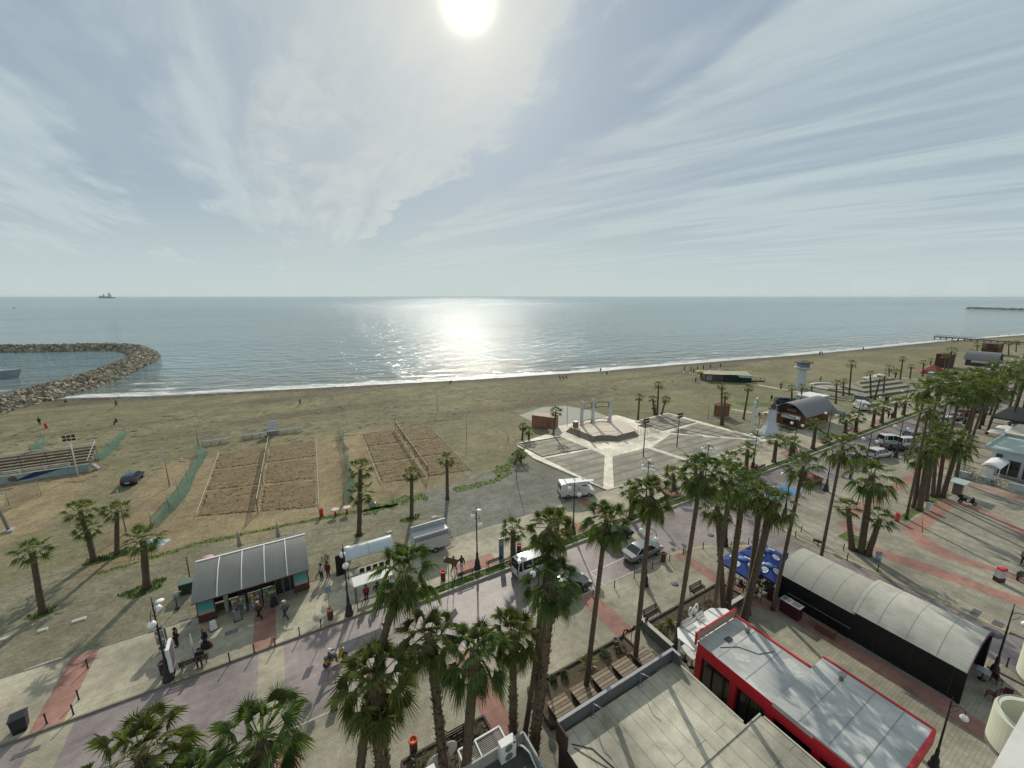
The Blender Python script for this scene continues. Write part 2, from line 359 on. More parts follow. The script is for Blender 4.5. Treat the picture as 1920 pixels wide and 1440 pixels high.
# ---- ground: one sheet from behind the hotel out under the sea
def ground_mat():
    m = bpy.data.materials.new('beach_sand'); nt, N, L = nodes(m)
    out = N('ShaderNodeOutputMaterial'); b = N('ShaderNodeBsdfPrincipled'); b.inputs['Roughness'].default_value = .95; b.inputs['Specular IOR Level'].default_value = .2
    tc = N('ShaderNodeTexCoord'); sep = N('ShaderNodeSeparateXYZ'); L(tc.outputs['Object'], sep.inputs[0])
    at = N('ShaderNodeAttribute'); at.attribute_name = 'offshore'
    def M(op, a, b=None, c=None):
        n = N('ShaderNodeMath'); n.operation = op
        for i, x in enumerate((a, b, c)):
            if x is None: continue
            if isinstance(x, (int, float)): n.inputs[i].default_value = x
            else: L(x, n.inputs[i])
        return n.outputs[0]
    def rng(x, a, b, c=0, d=1):
        n = N('ShaderNodeMapRange'); n.interpolation_type = 'SMOOTHSTEP'; L(x, n.inputs[0])
        for i, v in enumerate((a, b, c, d)): n.inputs[1+i].default_value = v
        return n.outputs[0]
    def noise(scale, det=5, st=(1,1,1), ro=.6, rot=0, dist=0):
        mp = N('ShaderNodeMapping'); L(tc.outputs['Object'], mp.inputs[0]); mp.inputs['Scale'].default_value = st; mp.inputs['Rotation'].default_value = (0,0,rot)
        n = N('ShaderNodeTexNoise'); n.inputs['Scale'].default_value = scale; n.inputs['Detail'].default_value = det; n.inputs['Roughness'].default_value = ro; n.inputs['Distortion'].default_value = dist
        L(mp.outputs[0], n.inputs['Vector']); return n.outputs['Fac']
    def mix(f, a, c, mode='MIX'):
        n = N('ShaderNodeMix'); n.data_type = 'RGBA'; n.blend_type = mode
        for k, x in ((0, f), (6, a), (7, c)):
            if isinstance(x, (int, float)): n.inputs[k].default_value = x
            elif isinstance(x, tuple): n.inputs[k].default_value = (*x, 1)
            else: L(x, n.inputs[k])
        return n.outputs[2]
    s, t = sep.outputs[0], sep.outputs[1]
    w = noise(.13, 4); tw = M('ADD', t, M('MULTIPLY_ADD', w, 10, -5))
    ws = M('ADD', s, M('MULTIPLY_ADD', noise(.15, 4, rot=.6), 9, -4.5))
    lot = (.215, .20, .135); sand = (.196, .178, .102); court = (.265, .208, .120); dark_band = (.125, .105, .068)
    c = mix(rng(tw, 52, 57), lot, sand)
    # old volleyball ground between lot and beach: warmer sand
    isc = M('MULTIPLY', M('MULTIPLY', rng(tw, 50, 53), rng(tw, 78, 88, 1, 0)), M('MULTIPLY', rng(ws, -21, -17), rng(ws, 19, 26, 1, 0)))
    isc2 = M('MULTIPLY', M('MULTIPLY', rng(tw, 62, 66), rng(tw, 83, 87, 1, 0)), rng(ws, -29, -24, 1, 0))
    c = mix(M('MAXIMUM', isc, isc2), c, court)
    # grey worn tarmac in the lot
    tar = M('MULTIPLY', M('MULTIPLY', rng(ws, 10, 17), rng(ws, 33, 44, 1, 0)), rng(tw, 50, 55, 1, 0))
    c = mix(M('MULTIPLY', tar, .85), c, (.205, .205, .178))
    # grass-tinged ground on the right
    gr = M('MULTIPLY', M('MULTIPLY', rng(ws, 62, 75), rng(noise(.09, 5), .45, .62)), rng(tw, 75, 50))
    c = mix(M('MULTIPLY', gr, .65), c, (.135, .15, .055))
    # darker streaky bands across the beach, then the wet edge at the shore
    off = at.outputs['Fac']
    bandn = noise(.05, 6, (.25, 1.6, 1), .65, rot=.18)
    c = mix(M('MULTIPLY', rng(bandn, .48, .66), M('MULTIPLY', rng(tw, 70, 84), .92)), c, dark_band)
    c = mix(rng(off, -13, -1.0), c, (.105, .09, .064))
    # tyre tracks: long wavy streaks
    tr = noise(.35, 7, (.16, 1.5, 1), .7, rot=.12, dist=.4)
    c = mix(M('MULTIPLY', rng(tr, .56, .72), .38), c, (.13, .115, .075))
    tr2 = noise(.35, 7, (1.4, .14, 1), .7, rot=-.5, dist=.5)
    c = mix(M('MULTIPLY', rng(tr2, .6, .74), .24), c, (.36, .33, .23))
    for sc_, amt in ((.035, .20), (.25, .16), (.9, .16), (3.0, .22)):
        c = mix(1.0, c, rng(noise(sc_, 6, ro=.7), .3, .7, 1-amt, 1+amt), 'MULTIPLY')
    L(c, b.inputs['Base Color'])
    bp = N('ShaderNodeBump'); bp.inputs['Strength'].default_value = .6; bp.inputs['Distance'].default_value = .35
    L(noise(.7, 9, ro=.78), bp.inputs['Height']); L(bp.outputs[0], b.inputs['Normal'])
    L(b.outputs[0], out.inputs[0]); return m
def sheet_grid(name, ss, offs, zf, attr=True):
    v = []; f = []; at = []
    for s in ss:
        T = shore(s)
        for o in offs: v.append((s, T+o, zf(o))); at.append(o)
    k = len(offs)
    for i in range(len(ss)-1):
        for j in range(k-1): f.append([i*k+j, (i+1)*k+j, (i+1)*k+j+1, i*k+j+1])
    me = bpy.data.meshes.new(name); me.from_pydata(v, [], f); me.update()
    a = me.attributes.new('offshore', 'FLOAT', 'POINT'); a.data.foreach_set('value', at)
    o = bpy.data.objects.new(name, me); COL.objects.link(o); o.rotation_euler.z = SR; o['kind'] = 'structure'
    return o
def gz(o):
    pts = [(-2000, 0), (-26, 0), (-7, -.34), (0, -.64), (8, -1.2), (60, -4), (900, -9)]
    for (a, za), (b, zb) in zip(pts, pts[1:]):
        if o <= b: return za+(zb-za)*(o-a)/(b-a)
    return -9
SS = [-900,-400,-200,-120]+list(range(-80, 500, 6))+[550,620,700,850,1000,1200,1600,2500]
g = sheet_grid('ground', SS, [-1500,-700,-400,-260,-200,-160,-130,-100,-80,-60,-45,-34,-26,-16,-7,-3,0,4,8,60,900], gz)
g.data.materials.append(ground_mat())
# ---- sea
SEA = -.6
def sea_mat():
    m = bpy.data.materials.new('sea_water'); nt, N, L = nodes(m)
    out = N('ShaderNodeOutputMaterial'); b = N('ShaderNodeBsdfPrincipled')
    tc = N('ShaderNodeTexCoord'); at = N('ShaderNodeAttribute'); at.attribute_name = 'offshore'
    sep = N('ShaderNodeSeparateXYZ'); L(tc.outputs['Object'], sep.inputs[0])
    cb = N('ShaderNodeCombineXYZ'); L(sep.outputs[0], cb.inputs[0]); L(at.outputs['Fac'], cb.inputs[1])   # (along shore, off shore)
    def M(op, a, b=None, c=None):
        n = N('ShaderNodeMath'); n.operation = op
        for i, x in enumerate((a, b, c)):
            if x is None: continue
            if isinstance(x, (int, float)): n.inputs[i].default_value = x
            else: L(x, n.inputs[i])
        return n.outputs[0]
    def rng(x, a, b, c=0, d=1):
        n = N('ShaderNodeMapRange'); n.interpolation_type = 'SMOOTHSTEP'; L(x, n.inputs[0])
        for i, v in enumerate((a, b, c, d)): n.inputs[1+i].default_value = v
        return n.outputs[0]
    def noise(scale, st=(1,1,1), det=4, ro=.55, dist=0):
        mp = N('ShaderNodeMapping'); L(cb.outputs[0], mp.inputs[0]); mp.inputs['Scale'].default_value = st
        n = N('ShaderNodeTexNoise'); n.inputs['Scale'].default_value = scale; n.inputs['Detail'].default_value = det; n.inputs['Roughness'].default_value = ro; n.inputs['Distortion'].default_value = dist
        L(mp.outputs[0], n.inputs['Vector']); return n.outputs['Fac']
    off = at.outputs['Fac']
    cd = N('ShaderNodeCameraData')
    swell = noise(.25, (.40, .75, 1), 4, .6, .3); chop = noise(.30, (.8, 1, 1), 5, .65); rip = noise(1.8, (.9, 1, 1), 4, .65)
    big = M('MULTIPLY', noise(.16, (.16, 1, 1), 3, .5, .4), rng(off, 90, 0, .2, 1))
    h = M('ADD', M('MULTIPLY', swell, 2.5), M('MULTIPLY', chop, rng(off, 60, 900, .22, 1.1))); h = M('ADD', h, M('MULTIPLY', rip, .03)); h = M('ADD', h, M('MULTIPLY', big, 1.1))
    bp = N('ShaderNodeBump'); bp.inputs['Strength'].default_value = 1.0; bp.inputs['Distance'].default_value = 1.2
    L(h, bp.inputs['Height']); L(bp.outputs[0], b.inputs['Normal'])
    b.inputs['Roughness'].default_value = .08; b.inputs['IOR'].default_value = 1.33; b.inputs['Specular IOR Level'].default_value = .5
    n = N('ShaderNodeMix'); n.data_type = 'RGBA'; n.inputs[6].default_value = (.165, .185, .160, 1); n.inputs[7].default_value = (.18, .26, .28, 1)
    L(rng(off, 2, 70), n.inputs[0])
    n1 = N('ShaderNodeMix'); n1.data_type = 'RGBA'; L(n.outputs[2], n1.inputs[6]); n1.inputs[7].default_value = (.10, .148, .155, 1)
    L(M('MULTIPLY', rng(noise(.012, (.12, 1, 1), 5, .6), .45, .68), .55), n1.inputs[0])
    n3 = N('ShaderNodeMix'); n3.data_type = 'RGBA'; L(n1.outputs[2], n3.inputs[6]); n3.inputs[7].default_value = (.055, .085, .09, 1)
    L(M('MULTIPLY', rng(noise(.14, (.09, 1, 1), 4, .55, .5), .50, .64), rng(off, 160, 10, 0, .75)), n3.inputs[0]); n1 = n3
    far = N('ShaderNodeMix'); far.data_type = 'RGBA'; L(n1.outputs[2], far.inputs[6]); far.inputs[7].default_value = (.265, .355, .395, 1); L(rng(off, 120, 1600), far.inputs[0]); n1 = far  # sky reflection put into the base colour of the far water
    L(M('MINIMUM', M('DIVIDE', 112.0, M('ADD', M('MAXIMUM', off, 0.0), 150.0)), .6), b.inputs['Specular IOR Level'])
    # foam: swash edge and a few breaking lines
    fn = noise(.6, (.35, 1.3, 1), 6, .7); ln = noise(.05, (.25, 1, 1), 3)
    d = M('ADD', off, M('MULTIPLY_ADD', ln, 16, -8))
    edge = M('MULTIPLY', rng(off, -1, .3), rng(M('ADD', off, M('MULTIPLY_ADD', noise(.09, (1, 1, 1), 5), 13, -6.5)), 3.0, 6.5, 1, 0))
    l2 = M('MULTIPLY', rng(d, 8, 9.5), rng(d, 10, 12.5, 1, 0)); l2 = M('MULTIPLY', l2, rng(noise(.035, (1, .3, 1), 3), .48, .56))
    l3 = M('MULTIPLY', rng(d, 18, 19), rng(d, 20, 22, 1, 0)); l3 = M('MULTIPLY', l3, rng(noise(.03, (1, .3, 1), 3), .55, .62))
    fo = M('MAXIMUM', edge, M('MULTIPLY', M('MAXIMUM', l2, l3), rng(fn, .40, .58)))
    fo = M('MULTIPLY', fo, rng(fn, .30, .46, .45, 1))
    n2 = N('ShaderNodeMix'); n2.data_type = 'RGBA'; L(n1.outputs[2], n2.inputs[6]); n2.inputs[7].default_value = (.62, .63, .6, 1); L(fo, n2.inputs[0])
    L(n2.outputs[2], b.inputs['Base Color'])
    L(M('ADD', M('MULTIPLY_ADD', fo, .5, .08), rng(off, 100, 1200, 0, .10)), b.inputs['Roughness'])
    L(b.outputs[0], out.inputs[0]); return m
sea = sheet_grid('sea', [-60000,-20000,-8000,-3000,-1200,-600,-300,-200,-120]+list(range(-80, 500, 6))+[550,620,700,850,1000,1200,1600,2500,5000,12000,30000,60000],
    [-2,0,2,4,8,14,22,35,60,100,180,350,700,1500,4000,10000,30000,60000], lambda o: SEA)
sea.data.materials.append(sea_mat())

# ---- road, pavements, kerbs (all drawn in the (s,t) frame of the street)
M_road = paver('mauve_road_blocks', (.28,.225,.212), (.255,.203,.192), (.17,.15,.15), .24, .12, .5, stain=.30)
M_prom = paver('buff_pavers', (.385,.345,.25), (.36,.325,.238), (.26,.24,.18), .6, .4, .8)
M_near = paver('grey_buff_flags', (.325,.298,.218), (.285,.262,.192), (.20,.185,.14), .4, .2, .8, msz=.010, off=.5)
M_redp = paver('red_pavers', (.37,.19,.145), (.335,.17,.13), (.25,.135,.105), .24, .12, .8)
M_cross = paver('pale_crossing_blocks', (.36,.325,.235), (.33,.30,.215), (.25,.22,.16), .24, .12, .75)
M_plaza = paver('striped_square_flags', (.325,.292,.222), (.29,.262,.20), (.22,.21,.16), .4, .2, .8, stripe=(4.2, (.20,.19,.145), .55, 0))
M_yel = paver('yellow_kerb_blocks', (.40,.335,.19), (.37,.32,.20), (.3,.26,.16), .5, .3, .8)
M_kerb = mat('kerb_stone', (.20,.185,.14), .85, .2, 2)
M_kerb2 = mat('pale_kerb_stone', (.42,.40,.33), .85, .15, 2)
b = B(); b.sheet([(-60,24.85),(33.6,24.85),(43,22.4),(43,1),(60,-40),(66,-40),(49.4,1),(49.3,19),(52.5,24.5),(420,24.8),(420,31.35),(8,31.35),(7.3,32.6),(-60,32.6)], .004)
road = struct('road', b, M_road)
def slab(name, poly, m, z=PV): b = B(); b.prism(poly, -.3, z); return struct(name, b, m)
slab('promenade', [(-60,32.72),(7.3,32.72),(7.3,39.2),(-60,39.2)], M_prom)
b = B(); b.prism([(8.2,32.6),(29.2,32.6),(30.2,32.2),(34,32.2),(34.8,32.6),(420,32.6),(420,39.0),(7.3,39.2),(7.3,32.72)], -.3, PV); struct('promenade', b, M_prom)
b = B(); b.prism([(29.9,31.45),(34.6,31.45),(34,32.198),(30.2,32.198)], -.3, .06); struct('pavement_ramp', b, M_cross)
b = B()
b.bar((-60,32.66,.06),(7.3,32.66,.06),.12,.16); b.bar((-60,39.26,.07),(7.3,39.26,.07),.12,.16); 
struct('kerb', b, M_kerb)
b = B()
for s0, s1 in ((8, 29.6), (34.8, 138), (141, 400)):
    b.bar((s0,31.42,.10),(s1,31.42,.10),.16,.24); b.bar((s0,32.52,.10),(s1,32.52,.10),.10,.22)
    b.bar((s0,31.51,.1),(s0,32.46,.1),.14,.22); b.bar((s1,31.51,.1),(s1,32.46,.1),.14,.22)
struct('kerb', b, M_kerb2)
def strips(name, quads, m, z):
    b = B()
    for q in quads: b.sheet(q, z)
    return struct(name, b, m)
st_far = [[(c-.8,32.75),(c+.8,32.75),(c+.8,39.1),(c-.8,39.1)] for c in (-51.7,-39.6,-27.6,-15.4,-3.45,33.3,45.6)]
st_far += [[(c-2.2,32.75),(c+2.2,32.75),(c+2.2,34.6),(c-2.2,34.6)] for c in (15.1,27.3,51.6,63.7,75.9,88,100.1,112.2)]
strips('red_pavement_strip', st_far, M_redp, PV+.004)
strips('road_crossing', [[(c-.85,24.9),(c+.85,24.9),(c+.85,32.55),(c-.85,32.55)] for c in (-14.9,-3.0)]+[[(29.2,24.9),(34.2,24.9),(33.5,31.2),(30.2,31.2)]], M_cross, .008)
# near pavement
near = [(-60,24.7),(33.8,24.7),(35.6,24.5),(37.9,23.9),(40.6,22.4),(42.9,21.2),(42.9,16.3),(35,16.3),(35,-30),(-60,-30)]
slab('pavement', near, M_near)
slab('pavement', [(35.01,16.29),(42.9,16.29),(42.9,-30),(35.01,-30)], M_near)
b = B()
b.bar((-60,24.775,.06),(33.8,24.775,.06),.13,.15)
struct('kerb', b, M_kerb2)
kp = [(33.8,24.77),(35.6,24.58),(37.95,23.98),(40.66,22.46),(42.97,21.25),(42.97,4)]
b = B()
for p, q in zip(kp, kp[1:]): b.bar((p[0],p[1],.065),(q[0],q[1],.065),.46,.135)
kp = [(49.35,4),(49.2,15),(49.0,19.2),(49.4,21.6),(51.0,23.7),(53.4,24.72),(66,24.74)]
for p, q in zip(kp[:5], kp[1:5]): b.bar((p[0],p[1],.066),(q[0],q[1],.066),.46,.135)
struct('kerb', b, M_yel)
strips('red_pavement_strip', [[(c-.82,5 if c > 30 else -6),(c+.82,5 if c > 30 else -6),(c+.82,24.68),(c-.82,24.68)] for c in (-14.4,-2.3,9.8)]
    +[[(21.2,19.4),(22.9,19.4),(22.9,24.68),(21.2,24.68)],[(33.9,24.6),(35.3,24.4),(35.3,16.6),(36.95,15.6),(36.95,4),(35.8,-6),(34.2,-6),(35.3,4),(35.25,14.6),(33.9,16.2)]], M_redp, PV+.004)
# plaza on the right of the side street
slab('square', [(49.4,19),(49.5,21.6),(51.1,23.6),(53.4,24.65),(420,24.7),(420,-60),(62,-40),(49.5,1)], M_plaza)
slab('side_street', [(43.22,20.9),(43.22,-30),(61.6,-40),(49.1,1),(48.95,15),(48.78,19.2),(49.0,20.9)], M_road, .108)
strips('paving_panel', [[(43.3,16.4),(45.6,16.2),(45.2,8.5),(44.4,4),(44.0,-10),(43.3,-10)],[(47.6,20.6),(48.5,19),(48.7,15.5),(47.9,15)]], M_near, .1125)
def ribbon(pts_a, pts_b): return [[a, b2, d, c] for a, b2, c, d in zip(pts_a, pts_a[1:], pts_b, pts_b[1:])]
oa = [(61.6,14.5),(59.7,13),(58.5,11.6),(58.1,10.1),(58.9,8.1),(59.4,6.5),(59.6,0),(59,-20)]
ob = [(68.3,14.45),(62.4,12.8),(60.9,11.3),(60.15,9.7),(60.2,8.3),(60.6,6.9),(61,0),(60.4,-20)]
qs = ribbon(oa, ob)
oa = [(53.4,15.6),(52.9,12.9),(53,11),(53.7,8.6),(54.3,6.3),(54.6,4.9),(54.8,-10)]
ob = [(54.6,15.6),(54.6,13),(55.4,10.8),(55.7,8.2),(56,5.9),(56.3,4.6),(56.4,-10)]
qs += ribbon(oa, ob)
qs += [[(68.3,14.45),(75.6,14.5),(75.6,13),(62.5,12.9)],[(60,18.35),(65.1,18.37),(78.5,18.4),(104,18.5),(104,19.9),(81,19.8),(69.6,19.7),(60,19.6)],
       [(76,13.1),(74.3,9.3),(71.1,6.7),(69,0),(70.6,0),(73.8,7.1),(75.7,9.5),(77.4,13.1)],
       [(84.8,15.7),(85,12.4),(84.3,8.8),(84,0),(85.4,0),(85.9,9),(86,12.5),(85.8,15.7)],[(56.6,18.9),(54.8,17.2),(57,16.6),(58.3,18.4)]]
strips('red_pavement_strip', qs, M_redp, PV+.004)
# white parking lines and the blue bay
M_line = mat('worn_white_line', (.55,.55,.52), .8, .25, 4)
b = B()
for s in (27.6, 33.2, 39.4): pass
b.box(24.6,25.95,.010,.12,2.0,.003); b.box(27.5,26.95,.010,5.8,.11,.003)
for k in range(9): b.box(70+k*2.7,26.4,.010,.10,3.0,.003)
for k in range(12): b.box(100+k*2.7,26.4,.010,.10,3.0,.003)
b.box(58,28.1,.010,5.0,.10,.003); 
struct('road_marking', b, M_line)
b = B(); b.sheet([(56.3,25.2),(62.2,25.2),(62.2,27.7),(56.3,27.7)], .010); struct('road_marking', b, mat('blue_bay_paint', (.09,.22,.36), .75, .2, 2))
b = B()
for (x0,y0,x1,y1) in ((58.6,26.1,58.6,26.9),(58.6,26.1,59.3,25.9),(58.7,26.5,59.2,26.5),(59.3,25.9,59.6,25.7)): b.bar((x0,y0,.014),(x1,y1,.014),.13,.003)
b.lathe([(.12,0),(.12,.003)],10,(58.6,27.15,.013)); struct('road_marking', b, M_line)
# ---- grass verge along the promenade
M_grass = mat('green_grass', (.085,.13,.026), .9, .4, 1.4, bump=.4, dirt=((.17,.155,.08), .5, .55))
def grass(name, polys, z, dens, hgt, seed=1):
    rnd = random.Random(seed); mb = B()
    for poly in polys:
        mb.sheet(poly, z)
        xs = [p[0] for p in poly]; ys = [p[1] for p in poly]
        n = int((max(xs)-min(xs))*(max(ys)-min(ys))*dens)
        for _ in range(n):
            x = rnd.uniform(min(xs), max(xs)); y = rnd.uniform(min(ys), max(ys))
            ins = False; j = len(poly)-1
            for i in range(len(poly)):
                if (poly[i][1] > y) != (poly[j][1] > y) and x < (poly[j][0]-poly[i][0])*(y-poly[i][1])/(poly[j][1]-poly[i][1])+poly[i][0]: ins = not ins
                j = i
            if not ins: continue
            a = rnd.uniform(0, 6.28); w = rnd.uniform(.03, .07); h = hgt*rnd.uniform(.5, 1.3)
            dx, dy = math.cos(a)*w, math.sin(a)*w
            mb.face([(x-dx,y-dy,z),(x+dx,y+dy,z),(x+rnd.uniform(-.08,.08),y+rnd.uniform(-.08,.08),z+h)])
    o = mb.build(name, M_grass, rz=SR); o['kind'] = 'stuff'; return o
grass('verge_grass', [[(8.1,31.5),(29.5,31.5),(29.5,32.46),(8.1,32.46)],[(34.9,31.5),(90,31.5),(90,32.46),(34.9,32.46)],[(90,31.5),(137.9,31.5),(137.9,32.46),(90,32.46)],[(17,32.58),(25,32.58),(24,33.5),(20.5,33.6)],[(37,32.58),(46,32.58),(44,33.7),(38,33.7)]], PV+.02, 45, .12)
def ragged(pts, w0, w1, seed):
    """a wandering band of weeds: centre line pts, half widths"""
    rnd = random.Random(seed); up = []; dn = []
    P2 = []
    for (a, b_) in zip(pts, pts[1:]):
        for k in range(6): P2.append((a[0]+(b_[0]-a[0])*k/6, a[1]+(b_[1]-a[1])*k/6))
    for x, y in P2:
        up.append((x, y+rnd.uniform(w0, w1))); dn.append((x, y-rnd.uniform(w0, w1)))
    return [[dn[i], dn[i+1], up[i+1], up[i]] for i in range(len(P2)-1)]
grass('weed_strip', ragged([(-18,51.4),(-13.7,51.9),(-9.8,52.6),(-5.7,52.2),(2.2,51.6),(8.4,50.6),(12,50.2)], .12, .55, 3)
    +ragged([(7,50.0),(10,50.6),(13,50.9),(16,50.2)], .5, 1.5, 4)+ragged([(19.5,50.3),(25,49.8),(28,50.8),(30,52.2)], .35, 1.0, 5)+ragged([(27,52.5),(30,53.6),(33,56.5)], .6, 1.8, 8), .012, 22, .16)
grass('weed_strip', ragged([(18.5,66),(20,69),(20,73)], .2, .9, 6)+ragged([(100,57),(110,53),(125,50)], 1.0, 3.5, 7)+ragged([(128,44),(150,43),(190,42)], .6, 2.5, 9), .012, 5, .2)
# ---- paved square with the stage
M_slabl = paver('pale_square_slabs', (.72,.65,.52), (.67,.61,.485), (.5,.45,.36), .8, .8, .7)
M_slabd = paver('buff_square_panels', (.285,.262,.20), (.262,.24,.183), (.17,.16,.125), 1.2, .6, .8, stripe=(3.0, (.14,.13,.10), .7, 1))
slab('stage_square', [(36.2,61.4),(45.4,63.2),(46.6,66),(66,66),(66.6,60.4),(77.8,61.3),(79.2,39.05),(38.2,39.05),(35.4,54)], M_slabl, .20)
strips('paving_panel', [[(36.5,61.0),(45.9,60.3),(46.4,53.1),(37.1,53.9)],[(36.9,53),(46.6,52.2),(46.7,48.9),(38.2,40.0)],[(47.5,47.9),(55.7,47.8),(56.9,39.2),(39.5,39.2)],
    [(56.8,47.6),(65.7,50.6),(77.4,39.6),(62,39.2),(57.7,41.3)],[(66.1,51.5),(76.8,52.5),(78.2,39.9)],[(65.9,59.9),(77.3,60.8),(77.1,53.5),(66.3,53.1)]], M_slabd, .206)
b = B()
for p, q in (((36.3,61.1),(45.9,60.3)),((36.4,61.1),(37.0,53.8)),((37.0,53.75),(46.4,52.98)),((66.2,53.0),(77.2,53.4)),((66.0,53),(65.7,60))): b.bar((*p,.245),(*q,.245),.14,.1)
for k in range(3): b.bar((67.5+k*3.2,59.9,.235),(68+k*3.1,53.4,.235),.10,.07); b.bar((67+k*3.1,51.6,.235),(70+k*2.6,46.5-k*1.8,.235),.10,.07)
struct('paving_edge', b, mat('dark_slab_edge', (.10,.095,.08), .9))
b = B(); b.prism([(46.6,77.5),(55,80.5),(61,78.7),(64,72),(63.6,63),(60,66),(46.8,66)], -.2, .03); struct('concrete_pad', b, mat('pale_concrete', (.33,.33,.28), .9, .12, 1))
# ---- paths in the beach garden
M_path = mat('pale_path', (.44,.41,.32), .85, .15, 2)
def pathw(pts, w):
    b = B(); P2 = [Vector((*pst(*p, .02), 0)) for p in pts]
    for a, c in zip(P2, P2[1:]):
        d = (c-a).normalized(); n = Vector((-d.y, d.x, 0))*w/2
        b.face([(a-n)[:2]+(.012,), (c-n)[:2]+(.012,), (c+n)[:2]+(.012,), (a+n)[:2]+(.012,)])
    return struct('path', b, M_path)
pathw([(1400,718),(1463,729),(1530,741),(1600,752),(1660,757)], 1.6)
pathw([(1372,767),(1410,774)], 1.0)
pathw([(1690,708),(1760,716),(1820,722)], 1.6)

M_track = mat('tyre_track_sand', (.155,.135,.082), .95, .4, 2.5)
def track(pts, w=.22, gap=1.5):
    P2 = []
    q = [Vector((*pst(*p), 0)) for p in pts]
    q = [q[0]*2-q[1]]+q+[q[-1]*2-q[-2]]
    for i in range(1, len(q)-2):
        for k in range(6):
            t = k/6; a, b_, c, d = q[i-1], q[i], q[i+1], q[i+2]
            P2.append(.5*((2*b_)+(c-a)*t+(2*a-5*b_+4*c-d)*t*t+(3*b_-a-3*c+d)*t**3))
    b = B(); rnd = random.Random(len(pts))
    for o in (-gap/2, gap/2):
        prev = None
        for i in range(len(P2)-1):
            d = (P2[i+1]-P2[i]).normalized(); n = Vector((-d.y, d.x, 0)); ww = w*rnd.uniform(.5, 1.2)
            cur = (P2[i]+n*(o-ww/2), P2[i]+n*(o+ww/2))
            if prev and rnd.random() > .12: b.face([(prev[0].x,prev[0].y,.007),(cur[0].x,cur[0].y,.007),(cur[1].x,cur[1].y,.007),(prev[1].x,prev[1].y,.007)])
            prev = cur
    return struct('tyre_track', b, M_track)
for tr in ([(905,890),(945,850),(960,815),(930,790),(850,778),(760,775)], [(880,900),(930,858),(945,820),(915,797),(840,786)], [(0,1010),(90,985),(170,930),(240,880),(330,845),(420,815)], [(140,1010),(230,930),(300,870),(330,850),(290,835),(230,845)],
           [(20,1110),(120,1080),(230,1060),(350,1045)], [(420,1035),(560,1005),(690,985),(800,965),(900,925)], [(300,785),(500,770),(700,757),(900,745),(1100,735),(1250,725)], [(600,760),(900,760),(1000,770),(960,790)], [(900,935),(1000,905),(1030,890),(960,880)]): track(tr)

# ---- weed wrack along the water and trampled litter on the beach
rnd = random.Random(77); mb = B()
def blot(s, t, r, z):
    n = 7; a0 = rnd.uniform(0, 6); mb.face([(s+r*1.8*rnd.uniform(.6,1.2)*math.cos(a0+k*6.283/n), t+r*rnd.uniform(.5,1.1)*math.sin(a0+k*6.283/n), z) for k in range(n)])
for _ in range(420):
    s = rnd.uniform(-56, 20) if rnd.random() < .6 else rnd.uniform(20, 200); o = -abs(rnd.gauss(3.2, 1.2)); blot(s, shore(s)+o, rnd.uniform(.08, .4), gz(o)+.05)
o = mb.build('seaweed_wrack', mat('dark_weed', (.05,.042,.028), .9, .4, 2), rz=SR); o['kind'] = 'stuff'
mb = B()
for _ in range(2600):
    s = rnd.uniform(-60, 190); t = rnd.uniform(80, 122); 
    o = t-shore(s)
    if o > -9: continue
    blot(s, t, rnd.uniform(.08, .34)*(1 if rnd.random() < .85 else 1.8), gz(o)+.035)
o = mb.build('trampled_sand', mat('scuffed_sand', (.125,.108,.066), .95, .35, 1.5), rz=SR); o['kind'] = 'stuff'
